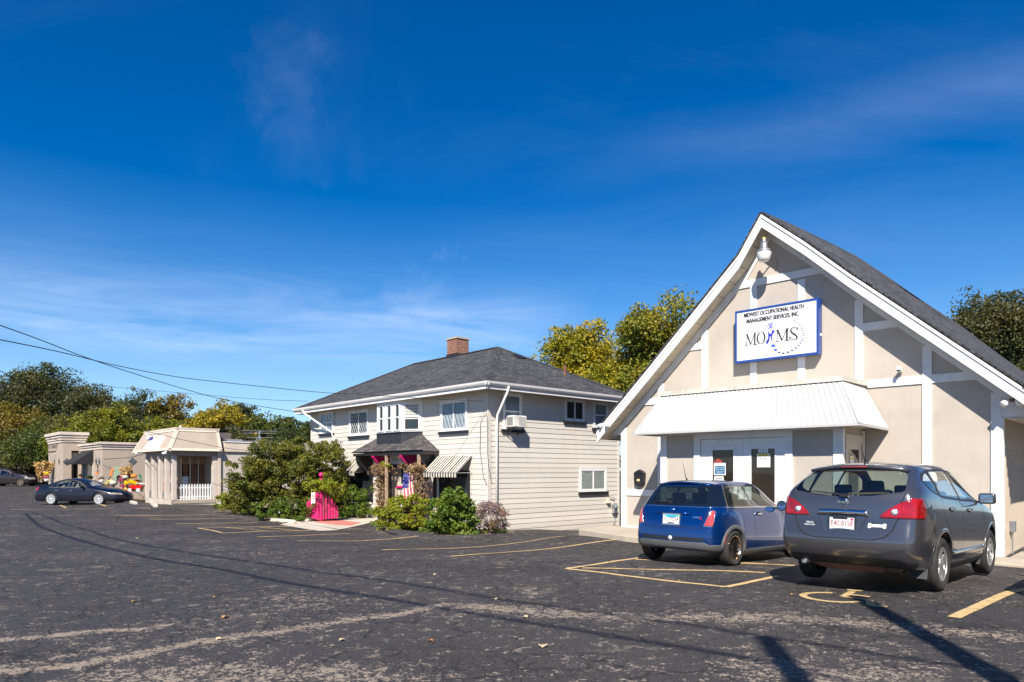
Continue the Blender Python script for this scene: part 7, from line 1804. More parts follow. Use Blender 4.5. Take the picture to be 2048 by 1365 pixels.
# ---------------------------------------------------------------- dark blue saloon, seen from the side
def simple_car(name, lab, P, loc, head, paint_m, wheel, R, tr, wheel_mat, kind, glass=M_CARGC, inter=M_INTER):
    root = thing(name, lab, 'car', loc, head)
    bm = car_shell(P, 2); W = width_of(bm); RX = rear_of(bm); wb = P['wb']
    side = lambda f, c: abs(f.normal.y) > .3 and abs(c.y) > .3
    rear = lambda f, c: f.normal.x < -.25 and c.x < .6
    for q in kind['surround']: cut(bm, 'y', round_poly(q, .05, 3), side, 9)
    for q in kind['panes']: cut(bm, 'y', round_poly(q, .03, 2), side, 1, only=(9,))
    cut(bm, 'z', kind['rearglass'], lambda f, c: c.z > .9 and f.normal.z > .15 and c.x < 1, 2); cut(bm, 'z', kind['windscreen'], lambda f, c: c.z > .9 and f.normal.z > .15 and c.x > 1, 3)
    for s in (1, -1): cut(bm, 'x', [(s*a, b_) for a, b_ in kind['tail_rear']], rear, 4)
    cut(bm, 'y', kind['tail_side'], lambda f, c: abs(c.y) > .5 and c.x < -.4, 4)
    cut(bm, 'y', kind['head_side'], lambda f, c: abs(c.y) > .4 and c.x > 2.5, 8)
    for q in kind['seams']: seams(bm, 'y', q, .012, side, 5)
    for x in (0, wb): arch_cut(bm, x, R+.045, R)
    cut(bm, 'y', [(-1.2, .1), (4.2, .1), (4.2, .24), (-1.2, .24)], side, 6, only=(0, 5))
    cut(bm, 'z', [(-2, -2), (5, -2), (5, 2), (-2, 2)], lambda f, c: f.normal.z < -.9 and c.z < .4, 7)
    bm.verts.index_update()
    split_mats(bm, root, {0: ('body', ''), 9: ('window_surround', ''), 1: ('side_window', 'each'), 2: ('rear_window', ''), 3: ('windscreen', ''), 4: ('tail_light', 'each'), 5: ('panel_gap', ''), 6: ('sill', ''), 7: ('underside', ''), 8: ('headlight', 'each')},
               {0: paint_m, 9: M_TRIM, 1: glass, 2: M_CARGL, 3: M_CARGC, 4: M_TAILR, 5: M_SEAM, 6: paint_m, 7: M_SEAM, 8: M_LENSD}, {4: .01, 1: -.004, 5: -.006, 8: .006})
    bm.free()
    for x in (0, wb): wheel_well(root, x, R+.05, R, P['plan'][2][1]-.02); arch_trim(root, x, R+.045, R, W, .025, .005, paint_m)
    wheels(root, wb, tr, R, .215, wheel, wheel_mat)
    seats(root, kind['seats'], inter, .48, .55, kind.get('hz', 1.10)); mb = MB(); mb.box(-.4, wb-.4, -.75, .75, .28, .33); mb.obox((wb-.75, 0, kind.get('dz', .82)), (.25, 0, 0), (0, .65, 0), (0, 0, .08)); mb.build('dashboard_and_floor', inter, root)
    mirror(root, kind['mx'], kind['mz'], P['plan'][2][1]-.02, paint_m, M_CHROME, .9)
    for x, z in kind['handles']:
        for s in (1, -1): mb = MB(); mb.obox((x, s*(W(x, z)+.018), z), (.09, 0, 0), (0, .012, 0), (0, 0, .014)); mb.build('door_handle', M_CHROME if kind.get('chrome') else paint_m, root)
    if kind.get('chrome'):
        for s in (1, -1):
            mb = MB(); ln = kind['chrome']
            for a, b_ in zip(ln[:-1], ln[1:]): mb.beam((a[0], s*(W(*a)+.004), a[1]), (b_[0], s*(W(*b_)+.004), b_[1]), .008, .018)
            mb.build('chrome_window_line', M_CHROME, root)
    return root, W, RX
PS = dict(wb=2.73, stations=[-1.08, -.95, -.70, -.38, 0.05, .50, .95, 1.40, 1.85, 2.30, 2.75, 3.2, 3.5, 3.72], zlow=.30,
          lv=[('low', .20, .92), ('low', .28, .98), ('mid', .30, 1.0), ('mid', .65, .99), ('mid', .90, .965), ('belt', 1, .93), ('up', .25, .20), ('up', .70, .60), ('up', .93, .86), ('up', 1., 1.0)],
          beltw=.93, belt=[(-1.1, .93), (0, .935), (1.2, .92), (2.3, .90), (3.7, .62)],
          top=[(-1.1, .98), (-.7, 1.03), (-.35, 1.08), (.05, 1.25), (.5, 1.39), (1.0, 1.425), (1.4, 1.36), (1.85, 1.17), (2.30, .96), (2.75, .90), (3.3, .80), (3.72, .66)],
          wtop=[(-1.1, .66), (-.4, .66), (.5, .57), (1.4, .57), (2.3, .68), (3.7, .56)], plan=[(-1.1, .78), (-.6, .88), (0, .915), (2.7, .915), (3.3, .87), (3.72, .72)],
          rear=[-1.00, -1.07, -1.08, -1.06, -1.02, -.99, -.985, -.98, -.975, -.97], front=[3.62, 3.74, 3.76, 3.74, 3.70, 3.66, 3.65, 3.64, 3.62, 3.60], crown=[(-1.1, .03), (.5, .04), (1.4, .04), (3.7, .04)], bulr=.06, bulf=.2)
ws_, wf_ = G(103.8, 1010.6), G(218.5, 1008.0)
hs_ = atan2(wf_.y-ws_.y, wf_.x-ws_.x); nrm_ = Vector((-sin(hs_), cos(hs_), 0))
M_NAVY = paint('navy_paint', (.002, .004, .011), .3, .1, .35, .1, .45)
KS = dict(surround=[[(-.12, .975), (2.0, .955), (2.02, .97), (1.48, 1.30), (1.05, 1.375), (.62, 1.36), (.2, 1.20)]],
          panes=[[(.0, 1.0), (.28, .995), (.24, 1.17)], [(.33, .995), (.93, .985), (.91, 1.33), (.62, 1.31), (.32, 1.20)], [(1.01, .985), (1.86, .975), (1.44, 1.25), (1.02, 1.33)]],
          rearglass=[(-.34, -.50), (-.34, .50), (.44, .46), (.44, -.46)], windscreen=[(1.42, -.50), (1.42, .50), (2.20, .60), (2.20, -.60)],
          tail_rear=[(.42, .78), (.95, .78), (.95, .96), (.46, .92)], tail_side=[(-1.2, .77), (-.72, .90), (-.80, .955), (-1.2, .97)], head_side=[(3.35, .60), (3.8, .55), (3.8, .65), (3.40, .69)],
          seams=[[(.97, .97), (.98, .6), (.97, .30)], [(.10, .97), (.16, .75), (.40, .45)], [(2.02, .95), (2.05, .6), (2.02, .30)]], seats=[.55, 1.35], mx=1.86, mz=.99, handles=[(.35, .80), (1.15, .79)],
          chrome=[(-.15, .965), (.5, .958), (1.2, .95), (2.0, .945)])
sedan, Ws, RXs = simple_car('parked_sedan', 'dark navy saloon with silver spoked wheels parked before the market', PS, (ws_.x+nrm_.x*.80, ws_.y+nrm_.y*.80, gz(ws_.x, ws_.y)), hs_, M_NAVY, dict(n=9, w0=.022, w1=.042, rim=.72, hub=.05, dish=.6, ring=True), .332, 1.60, plain('bright_silver_wheel', (.70, .70, .70), .3, .6, .08), KS, M_CARGC, M_INTERB)
mb = MB(); mb.box(-1.10, -1.06, -.15, .15, .62, .75); mb.build('licence_plate', M_PLW, sedan)
# ---------------------------------------------------------------- dark crossover cut by the left edge, black car behind it
PK = dict(PX); PK = {**PX}
KC = dict(surround=[[(-.40, 1.12), (2.1, 1.0), (1.6, 1.38), (.7, 1.52), (-.2, 1.46)]], panes=[[(-.05, 1.09), (.84, 1.05), (.82, 1.47), (.05, 1.45)], [(.92, 1.045), (1.98, 1.03), (1.55, 1.35), (.90, 1.46)]],
          rearglass=[(-.9, -.5), (-.9, .5), (-.6, .5), (-.6, -.5)], windscreen=[(1.40, -.50), (1.40, .50), (2.26, .60), (2.26, -.60)], tail_rear=[(.5, .82), (.95, .82), (.95, 1.05), (.55, 1.0)], tail_side=[(-1.1, .82), (-.70, .84), (-.75, 1.02), (-1.1, 1.05)],
          head_side=[(3.0, .70), (3.8, .60), (3.8, .80), (3.05, .84)], seams=[[(.90, 1.0), (.92, .7), (.93, .33)], [(2.10, .98), (2.12, .70), (2.10, .33)]], seats=[.6, 1.6], mx=2.02, mz=1.06, handles=[(.4, .92), (1.25, .91)], hz=1.2, dz=.92)
wc = G(41, 973); hk = radians(2)
M_PURP = paint('dark_plum_paint', (.020, .012, .020), .3, .5, .3)
simple_car('parked_crossover_far', 'dark plum crossover cut off by the left edge of the photograph', PK, (wc.x-2.69*cos(hk), wc.y+.8-2.69*sin(hk), gz(wc.x, wc.y)), hk, M_PURP, dict(n=10, w0=.02, w1=.03, rim=.70, hub=.05, dish=.6, ring=True), .36, 1.58, plain('bronze_wheel', (.22, .17, .14), .4, .6, .1), KC)
bpy.data.objects['parked_crossover_far'].name = 'parked_crossover'
wd_ = G(66, 970); PK2 = {**PS}
simple_car('parked_car', 'black car with red tail light half hidden behind the plum crossover', PK2, (wd_.x-.9, wd_.y+4.5, gz(wd_.x, wd_.y)), radians(178), paint('black_paint_car', (.006, .006, .007), .2, .3, .25), dict(n=8, w0=.02, w1=.04, rim=.7, hub=.05, dish=.6), .332, 1.6, M_ALLOY, KS)
# ================================================================ trees, shrubs, beds
def tree(name, label, x, y, z, Ht, Rw, mat, seed, lobes=9, leaf=.30, per=46, ncl=26, trunk_h=.28, flat=.8, droop=.25, open_=.0, group=None, cat='tree', tr=None, clr=None, barkm=None, zlow=None):
    r = np.random.default_rng(seed); rnd = random.Random(seed)
    t = thing(name, label, cat, (x, y, z), rnd.random()*6.28, group)
    z0 = Ht*(trunk_h if zlow is None else zlow); cz = (z0+Ht)/2; rz = (Ht-z0)/2
    C_, R_ = [], []; tips = []
    for i in range(lobes):
        a = 2*pi*i/lobes*1.618*1.0+r.random()*.8; q = (i+.5)/lobes
        zz_ = -0.75+1.55*q; rad = sqrt(max(0.05, 1-(zz_*.95)**2))*(.45+.25*r.random())
        if i == lobes-1: rad *= .3
        c = np.array([rad*Rw*cos(a), rad*Rw*sin(a), cz+zz_*rz*.80]); lr = Rw*(.38+.22*r.random())*(1-.25*open_)
        tips.append((c, lr))
        for k in range(ncl):
            d = r.normal(size=3); d /= np.linalg.norm(d); rr = lr*(.45+.62*r.random())
            p = c+d*rr*np.array([1, 1, .78]); 
            if p[2] < z0*.55: continue
            C_.append(p); R_.append((clr or Rw*.19)*(.6+.8*r.random()))
    leaf_cloud(C_, R_, per, leaf, r, flat=.7, droop=droop, name='crown', mat=mat, parent=t)
    mb = MB(); tr = tr or Ht*.022
    top = np.array([r.normal(0, Rw*.06), r.normal(0, Rw*.06), Ht*.72])
    mb.tube([(0, 0, -.5), (top[0]*.2, top[1]*.2, z0*.5), tuple(top*np.array([.5, .5, .6])), tuple(top)], [tr*1.25, tr, tr*.6, tr*.15], 8)
    for c, lr in tips:
        b0 = np.array([top[0]*.4, top[1]*.4, min(c[2]*.62, Ht*.6)]); m = (b0+c)/2+np.array([0, 0, -lr*.1]); mb.tube([tuple(b0), tuple(m), tuple(c)], [tr*.42, tr*.25, tr*.08], 6)
        for k in range(5):
            d = r.normal(size=3); d /= np.linalg.norm(d); e = c+d*lr*.9; mb.tube([tuple(m*.3+c*.7), tuple((c+e)/2), tuple(e)], [tr*.14, tr*.08, tr*.03], 4)
    tk = mb.build('trunk', barkm or M_BARK, t, True, fixn=False)
    return t
def ptree(px, top, base_px_w, Y, **kw):
    x = (px-CX)/F*Y; z = gz(x, Y); Ht = H-(top-HZ)*Y/F-z; Rw = base_px_w/2*Y/F
    lf = max(.10, Y*2.3/F*1.9); kw.setdefault('leaf', lf)
    return tree(x=x, y=Y, z=z, Ht=Ht, Rw=Rw, **kw)
BG = [
 # px, top, width, Y, mat, label, name, lobes, open, seed
 (-60, 735, 230, 82, 'dark', 'tall dark green tree at the left edge of the photograph', 'oak_tree', 10, 0),
 (32, 728, 200, 80, 'olive', 'dark olive oak left of the tallest feathery tree', 'oak_tree', 11, 0),
 (128, 713, 180, 82, 'dark', 'tallest feathery green tree above the market tower', 'locust_tree', 11, .5),
 (188, 765, 150, 68, 'olive', 'feathery olive tree drooping right of the tallest tree', 'locust_tree', 10, .6),
 (25, 792, 130, 74, 'orange', 'golden orange tree low at the left edge', 'maple_tree', 9, .1),
 (95, 838, 140, 68, 'green', 'mid green tree directly behind the market tower', 'tree', 9, .1),
 (165, 822, 130, 58, 'yellowgreen', 'yellow-green tree right of the market tower', 'maple_tree', 9, .1),
 (238, 803, 110, 60, 'yellowgreen', 'yellow-topped green tree over the market wing', 'maple_tree', 9, .1),
 (285, 778, 130, 76, 'dark', 'dark green tree between the feathery trees and the rust-topped one', 'tree', 9, .3),
 (352, 780, 120, 78, 'orange', 'rust-topped tree behind the mansard roof', 'maple_tree', 9, .2),
 (325, 832, 120, 62, 'yellowgreen', 'low yellow-green tree behind the mansard ridge', 'tree', 9, .1),
 (385, 838, 100, 64, 'olive', 'low olive tree right of the mansard pipe', 'tree', 8, .1),
 (441, 794, 120, 60, 'yellow', 'bright yellow tree behind the flat shop roof', 'maple_tree', 11, .1),
 (492, 792, 100, 80, 'dark', 'dark feathery tree right behind the bright yellow tree', 'locust_tree', 8, .5),
 (528, 828, 120, 66, 'green', 'green tree behind the TV antenna', 'tree', 9, .2),
 (578, 826, 110, 74, 'green', 'rounded green tree just left of the house eave', 'tree', 9, .2),
 (625, 836, 120, 66, 'dark', 'dark tree half hidden by the left end of the house', 'tree', 9, .1),
 (480, 858, 110, 58, 'olive', 'low olive tree behind the flat roof of the shop', 'tree', 8, .1),
 (560, 862, 130, 56, 'dark', 'low dark tree behind the crabapple and the shop', 'tree', 8, .1),
 (10, 868, 150, 76, 'green', 'low green tree behind the plum crossover', 'tree', 8, .1),
 (255, 845, 120, 64, 'dark', 'low dark green tree behind the market wing', 'tree', 8, .1),
]
for i, (px, top, wd, Y, mt, lab, nm, lb, op) in enumerate(BG):
    ptree(px, top, wd*1.12, Y, name=nm, label=lab, mat=LM[mt], seed=100+i, lobes=lb+2, open_=op*.6, ncl=36, per=52, clr=None, zlow=.12, trunk_h=.12, droop=.35 if op > .3 else .15)
# a far-off belt of woods that closes the gaps
r = np.random.default_rng(77); C_ = []; R_ = []
for k in range(620):
    px = r.uniform(-260, 700); Y = r.uniform(84, 104); x = (px-CX)/F*Y; hmax = 5.2+2.4*sin(px*.02)+1.2*sin(px*.053)
    C_.append((x, Y, -.5+hmax*r.random())); R_.append(1.1)
for k in range(500):
    px = r.uniform(640, 2300); Y = r.uniform(84, 104); x = (px-CX)/F*Y; C_.append((x, Y, -.8+4.5*r.random())); R_.append(1.1)
wd_o = leaf_cloud(C_, R_, 46, .42, r, name='distant_woods', mat=LM['olive']); tag(wd_o, 'distant line of mixed woods', kind='stuff')
# trees behind the house and clinic
ptree(1196, 634, 250, 46, name='honey_locust_tree', label='golden yellow honey locust behind the right end of the house roof', mat=LM['gold'], seed=201, lobes=19, open_=.15, ncl=42, per=80, zlow=.30, droop=.45, leaf=.17)
ptree(1085, 712, 60, 47, name='honey_locust_tree', label='small golden sprig of a tree peeping over the house roof', mat=LM['gold'], seed=207, lobes=7, open_=.5, ncl=12, per=30, zlow=.3, droop=.4, leaf=.17)
ptree(1350, 584, 250, 42, name='turning_maple_tree', label='green maple turning orange behind the left slope of the clinic gable', mat=LM['maple'], seed=203, lobes=17, open_=.0, ncl=42, per=76, zlow=.25, droop=.1, leaf=.19)
ptree(1948, 566, 262, 38, name='locust_tree', label='dark feathery tree above the right slope of the clinic roof', mat=LM['olive'], seed=205, lobes=19, open_=.35, ncl=40, per=56, zlow=.3, droop=.3, leaf=.15)
ptree(2090, 612, 190, 40, name='locust_tree', label='dark green tree cut by the right edge above the clinic roof', mat=LM['dark'], seed=206, lobes=14, open_=.3, ncl=40, per=56, zlow=.25, droop=.3, leaf=.16)
# bare purple-brown shrub tree before the woods at far left
ptree(45, 882, 120, 70, name='bare_tree', label='bare purplish-brown little tree behind the plum crossover', mat=LM['purple'], seed=210, lobes=9, open_=.4, ncl=20, per=16, zlow=.25, droop=.0, leaf=.14)
# ---- shrubs
def shrub(name, label, px, by, wpx, hpx, mat, seed, leaf=.07, n=70, per=34, cat='shrub', wide=.55, rr=.16, stemm=None, lumpy=.25, yo=.3):
    b = G(px, by); sc_ = b.y/F; Wd = wpx*sc_/2; Hh = hpx*sc_; r = np.random.default_rng(seed)
    t = thing(name, label, cat, (b.x, b.y+Wd*yo, gsurf(b.x, b.y)), 0); C_ = []
    for k in range(n):
        a = r.random()*2*pi; e = r.random()**.6; q = .12+.86*r.random(); env = sqrt(max(.02, 1-((q-.42)/.62)**2)) if q > .42 else .75+.25*q/.42
        C_.append((Wd*env*e*cos(a)*(1+lumpy*sin(a*3+seed)), Wd*wide*1.2*env*e*sin(a), Hh*q*(1+lumpy*.5*sin(a*2+seed))))
    leaf_cloud(C_, [rr*(.6+.8*v) for v in r.random(len(C_))], int(per*1.9), leaf*1.12, r, name='foliage', mat=mat, parent=t, droop=.1)
    mb = MB()
    for k in range(10):
        c = C_[int(r.integers(len(C_)))]; mb.tube([(0, 0, -.05), (c[0]*.4, c[1]*.4, c[2]*.55), c], [.015, .01, .004], 4)
    mb.build('stem', M_BARK, t, fixn=False)
    return t
# crabapple: leaning multi-stem trunk, wide flat crown
cb_ = G(580, 1036); Yc = cb_.y
t = thing('crabapple_tree', 'spreading crabapple with crooked trunk between the mansard shop and the pink fence', 'tree', (cb_.x, Yc+.25, gsurf(cb_.x, Yc)), 0)
sc_ = Yc/F; zB = t.location.z; X_ = lambda px: (px-CX)*sc_-cb_.x; Z_ = lambda py: H-(py-HZ)*sc_-zB
r = np.random.default_rng(31); mb = MB()
mb.smooth = True
mb.tube([(0, 0, -.1), (X_(580), 0, Z_(1012)), (X_(588), .05, Z_(998)), (X_(600), .1, Z_(985)), (X_(625), .2, Z_(965)), (X_(640), .3, Z_(940))], [.085, .075, .065, .055, .045, .02], 8)
mb.tube([(X_(588), .05, Z_(998)), (X_(570), .1, Z_(985)), (X_(545), .1, Z_(970)), (X_(520), .0, Z_(955))], [.06, .05, .04, .02], 8)
mb.tube([(X_(583), .05, Z_(1003)), (X_(610), -.1, Z_(990)), (X_(630), -.2, Z_(975)), (X_(655), -.2, Z_(950))], [.05, .04, .03, .015], 8)
mb.tube([(X_(590), .05, Z_(996)), (X_(592), .2, Z_(960)), (X_(580), .3, Z_(920))], [.045, .035, .015], 8)
mb.tube([(X_(560), .1, Z_(980)), (X_(550), -.2, Z_(950)), (X_(540), -.3, Z_(910))], [.04, .03, .015], 8)
mb.build('trunk', M_BARK, t, fixn=False)
C_ = []
for (px, py, rx, ry, n_) in [(545, 925, 56, 42, 90), (600, 915, 64, 40, 95), (648, 928, 46, 46, 75), (500, 950, 46, 36, 60), (570, 955, 66, 34, 85), (665, 965, 30, 34, 34), (530, 990, 56, 22, 50), (615, 985, 30, 24, 26), (560, 893, 50, 16, 22), (488, 975, 30, 24, 18), (520, 968, 40, 24, 20), (668, 900, 24, 18, 12)]:
    for k in range(n_):
        a = r.random()*2*pi; e = r.random()**.5; C_.append((X_(px+rx*e*cos(a)), r.normal(0, .55), Z_(py+ry*e*sin(a))))
leaf_cloud(C_, [.22*(.6+.8*v) for v in r.random(len(C_))], 105, .088, r, name='crown', mat=LM['crab'], parent=t, droop=.3)
shrub('leafy_shrub', 'dark green shrub under the left side of the crabapple', 498, 1032, 116, 74, LM['crab'], 41, .085, 130, 40)
shrub('leafy_shrub', 'low green shrub right of the crabapple trunk', 618, 1032, 80, 62, LM['green'], 42, .08, 90, 36)
shrub('ornamental_grass', 'tuft of bright lime grass at the shop corner', 456, 1022, 34, 40, LM['lime'], 43, .10, 30, 26)
shrub('leafy_shrub', 'low yellow-green plants before the crabapple trunk', 545, 1044, 150, 44, LM['bright'], 44, .06, 80, 30, wide=.2, rr=.12)
shrub('leafy_shrub', 'bushy green shrub behind the pink fence by the shop window', 715, 1038, 90, 60, LM['bright'], 45, .07, 90, 34)
shrub('leafy_shrub', 'dark shrub right behind the pink fence', 676, 1036, 40, 86, LM['crab'], 46, .07, 50, 34)
shrub('barberry_shrub', 'low spreading yellow-green bush below the porch', 806, 1064, 128, 66, LM['lime'], 47, .062, 170, 36, wide=.4, rr=.13, yo=.2)
shrub('broadleaf_shrub', 'rounded glossy green shrub before the right shop window', 903, 1071, 110, 84, LM['bright'], 48, .085, 130, 34, rr=.14)
shrub('russian_sage', 'airy purple-grey sage bush at the house corner', 978, 1068, 92, 62, LM['sage'], 49, .045, 90, 30, cat='plant', rr=.13, lumpy=.1)
t_ = G(970, 1060); r = np.random.default_rng(5)
t = thing('sage_flower_spikes', 'thin upright lavender flower spikes above the sage bush', 'plant', (t_.x, t_.y+.1, gsurf(t_.x, t_.y)), 0)
mb = MB(); C_ = []
for k in range(130):
    x0 = r.uniform(-.62, .62); h_ = r.uniform(.7, 1.55)-abs(x0+.15)*.6; tip = Vector((x0*1.45+r.normal(0, .06), r.normal(0, .2), h_)); mb.tube([(x0*.5, 0, .2), tuple(tip)], [.006, .003], 4)
    for q in np.linspace(.55, 1., 9): C_.append(tuple(Vector((x0*.5, 0, .2)).lerp(tip, q)))
mb.build('stem', M_WOOD, t, fixn=False); leaf_cloud(C_, [.03]*len(C_), 6, .03, r, name='flowers', mat=LM['lav'], parent=t)
# weeds and grass in the beds
r = np.random.default_rng(9); C_ = []
def bed(px0, py0, px1, py1, n_, jx, jy):
    for k in range(n_):
        q = r.random(); p = G(px0+(px1-px0)*q+r.normal(0, jx), py0+(py1-py0)*q+abs(r.normal(0, jy))*-1); C_.append((p.x, p.y, gsurf(p.x, p.y)+.03+.05*r.random()))
bed(440, 1018, 600, 1046, 150, 6, 6); bed(600, 1042, 700, 1036, 40, 6, 3); bed(740, 1052, 860, 1068, 80, 6, 4); bed(840, 1062, 940, 1075, 70, 8, 3); bed(940, 1068, 1015, 1066, 40, 8, 3); bed(690, 1030, 750, 1032, 30, 5, 2); bed(425, 1015, 460, 1020, 25, 5, 3); bed(870, 1060, 990, 1066, 60, 12, 4)
gr = leaf_cloud(C_, [.11]*len(C_), 40, .075, r, name='bed_weeds', mat=LM['grass'], flat=.6); tag(gr, 'low grass and weeds in the planting beds', kind='stuff')
# planting beds: mulch and soil sheets
M_MULCH = plain('mulch_soil', (.11, .075, .05), .95, 0, .45, 14, bumpy=.8, bscale=30)
M_GRASSG = plain('thin_lawn', (.075, .085, .028), .95, 0, .4, 9, bumpy=.6, bscale=40)
def gp(*pp): return [tuple(G(*p)[:2]) for p in pp]
sheet('planting_bed', gp((432, 1012), (470, 1030), (545, 1046), (600, 1050), (640, 1044), (650, 1030), (560, 1010), (470, 1000)), M_MULCH, .012)
sheet('planting_bed', gp((742, 1052), (800, 1066), (880, 1078), (960, 1078), (1030, 1066), (1000, 1052), (880, 1046), (760, 1040)), M_MULCH, .012)
sheet('lawn', gp((680, 1030), (742, 1040), (770, 1028), (700, 1020)), M_GRASSG, .012)
sheet('lawn', gp((235, 998), (300, 1002), (290, 990), (225, 985)), plain('straw_lawn', (.25, .17, .08), .95, 0, .4, 9, bumpy=.6, bscale=40), .02)
sheet('path', gp((600, 1046), (680, 1060), (745, 1046), (775, 1034), (740, 1031), (680, 1041)), M_CONC2, .022)
sheet('tactile_paving', gp((628, 1046), (660, 1050), (700, 1053), (722, 1047), (690, 1044), (655, 1041)), M_REDCONC, .030)
sheet('path', gp((590, 1043), (680, 1061), (640, 1063), (560, 1050)), M_CONC2, .014)
# raised asphalt lip beside the beds
def lip(name, pts, wd, hgt, mat, lab):
    mb = MB(); prev = None
    for i, p in enumerate(pts):
        q = G(*p); d = (G(*pts[min(i+1, len(pts)-1)])-G(*pts[max(0, i-1)])); d.z = 0; d.normalize(); s = Vector((-d.y, d.x, 0)); z = gsurf(q.x, q.y); e = min(1, min(i, len(pts)-1-i)*.6+.1)
        ring_ = [Vector((q.x, q.y, z))+s*wd*a+Vector((0, 0, hgt*e*b_-.02)) for a, b_ in ((-.5, 0), (-.35, .5), (-.15, .95), (.15, 1), (.35, .6), (.5, 0))]
        if prev:
            for k in range(5): mb.quad(prev[k], ring_[k], ring_[k+1], prev[k+1])
        prev = ring_
    o = mb.build(name, mat, None, True, fixn=False); tag(o, lab, kind='structure'); return o
lip('kerb', [(700, 1052), (730, 1055), (780, 1062), (830, 1070), (880, 1077), (960, 1076), (1030, 1072), (1100, 1071), (1165, 1067)], .55, .10, M_ASPH, 'rolled asphalt kerb before the house')
lip('kerb', [(440, 1022), (480, 1032), (520, 1040), (565, 1044), (600, 1050)], .4, .08, M_ASPH, 'rolled asphalt kerb before the crabapple bed')
# concrete wheel stops
def wheel_stop(lab, p0, p1, w_=.16, h_=.13):
    a, b_ = G(*p0), G(*p1); d = b_-a; d.z = 0; L = d.length; t = thing('wheel_stop', lab, 'wheel stop', (a.x, a.y, gsurf((a.x+b_.x)/2, (a.y+b_.y)/2)), atan2(d.y, d.x))
    mb = MB(); 
    for x0, x1 in ((0, L*.28), (L*.34, L*.62), (L*.68, L)): pass
    mb.hex8([(0, -w_/2, .03), (L, -w_/2, .03), (L, w_/2, .03), (0, w_/2, .03)], [(.06, -w_*.3, h_), (L-.06, -w_*.3, h_), (L-.06, w_*.3, h_), (.06, w_*.3, h_)])
    for x0, x1 in ((0, L*.25), (L*.38, L*.62), (L*.75, L)): mb.box(x0+.01, x1-.01, -w_/2+.004, w_/2-.004, -.03, .031)
    bevel(mb.build('block', M_CONC2, t), .015, 2); mb = MB()
    for x in (L*.2, L*.8): mb.tube([(x, 0, h_-.01), (x, 0, h_+.006)], .016, 8)
    explode(mb.build('pin', M_RUST, t)); return t
wheel_stop('pale concrete wheel stop before the crabapple bed', (543, 1043), (590, 1049)); wheel_stop('concrete wheel stop before the mansard porch, pointing at the camera', (290, 1001), (312, 1015), .2, .16)
wheel_stop('small concrete wheel stop end beside the red paving', (612, 1044), (634, 1042)); wheel_stop('concrete wheel stop in front of the dark navy saloon', (262, 1006), (272, 1009))
t_ = G(410, 1030)
lg = G(452, 1027); t = thing('log', 'short rotten log lying at the edge of the crabapple bed', 'log', (lg.x, lg.y, gsurf(lg.x, lg.y)), .1)
mb = MB(); mb.tube([(-.45, 0, .07), (-.1, .03, .09), (.2, -.02, .08), (.42, .02, .06)], [.07, .085, .08, .05], 9); mb.build('wood', M_BARK, t, True)
# ---- pink picket enclosure
pb = G(622, 1044); pf = thing('pink_picket_fence', 'hot pink fan-shaped picket corner with ball-topped post', 'fence', (pb.x, pb.y, gsurf(pb.x, pb.y)), 0)
sc_ = pb.y/F
pk_l = [(612+2.6*k, 1034+k*.9, 1034+k*.9-(28+k*k*1.05 if k < 6 else 52)) for k in range(0)]
def pick(px, yb, yt, dy, wpx=4.6):
    x = (px-CX)*sc_-pb.x; z0 = H-(yb-HZ)*sc_-pf.location.z; z1 = H-(yt-HZ)*sc_-pf.location.z; w_ = wpx*sc_/2
    mb = MB(); mb.prism([(x-w_, z0), (x+w_, z0), (x+w_, z1-.03), (x+w_*.6, z1), (x-w_*.6, z1), (x-w_, z1-.03)], 'y', dy, dy+.02); mb.build('picket', M_PINK, pf)
tops_l = [1004, 1003, 998, 992, 987, 983]
for k in range(6): pick(612.5+3.7*k, 1034+.9*k, tops_l[k], .16-.03*k, 3.5)
tops_r = [980, 982, 985, 988, 993, 999, 1006, 1013]
for k in range(8): pick(635+4.7*k, 1040-.2*k, tops_r[k], .0+.07*k, 3.9)
mb = MB(); xr = lambda px: (px-CX)*sc_-pb.x; zr = lambda py: H-(py-HZ)*sc_-pf.location.z
mb.beam((xr(612), .19, zr(1026)), (xr(632), .05, zr(1030)), .02, .06); mb.beam((xr(632), .03, zr(1030)), (xr(668), .54, zr(1029)), .02, .06); mb.build('rail', M_PINK, pf)
mb = MB(); mb.box(xr(638), xr(643), .10, .17, zr(1042), zr(957)); mb.smooth = True
mb.lathe([(0, .0), (.05, .0), (.05, .05), (.085, .06), (.10, .11), (.10, .15), (.08, .20), (.04, .23), (0, .235)], ((xr(638)+xr(643))/2, .135, zr(957)), n=14); mb.build('finial_post', M_PINK, pf)
t = thing('notice', 'white and red sign hung on the left side of the pink fence', 'sign', (pb.x, pb.y, pf.location.z), 0)
mb = MB(); mb.box(xr(623), xr(630.5), -.03, -.02, zr(1008), zr(985)); mb.build('sheet', M_PAPER, t); mb = MB(); mb.box(xr(624), xr(629.7), -.033, -.0302, zr(998), zr(989.5)); mb.build('red_panel', M_REDP, t)
mb = MB(); mb.box(xr(625.2), xr(628.6), -.036, -.0335, zr(996.5), zr(994.5)); mb.box(xr(625.0), xr(628.9), -.036, -.0335, zr(993), zr(991.5)); mb.build('print', M_PAPER, t)
t = thing('flowering_vine', 'yellow-green vine bushing over the post of the pink fence', 'vine', (pb.x+.05, pb.y+.02, pf.location.z), 0); r = np.random.default_rng(51)
C_ = [(xr(640+r.normal(0, 14)), .0+r.normal(0, .16), zr(970+r.normal(0, 6.5))) for _ in range(80)]+[(xr(655+r.normal(0, 12)), .4, zr(985+r.normal(0, 8))) for _ in range(14)]
leaf_cloud(C_, [.12]*len(C_), 34, .078, r, name='foliage', mat=LM['lime'], parent=t)
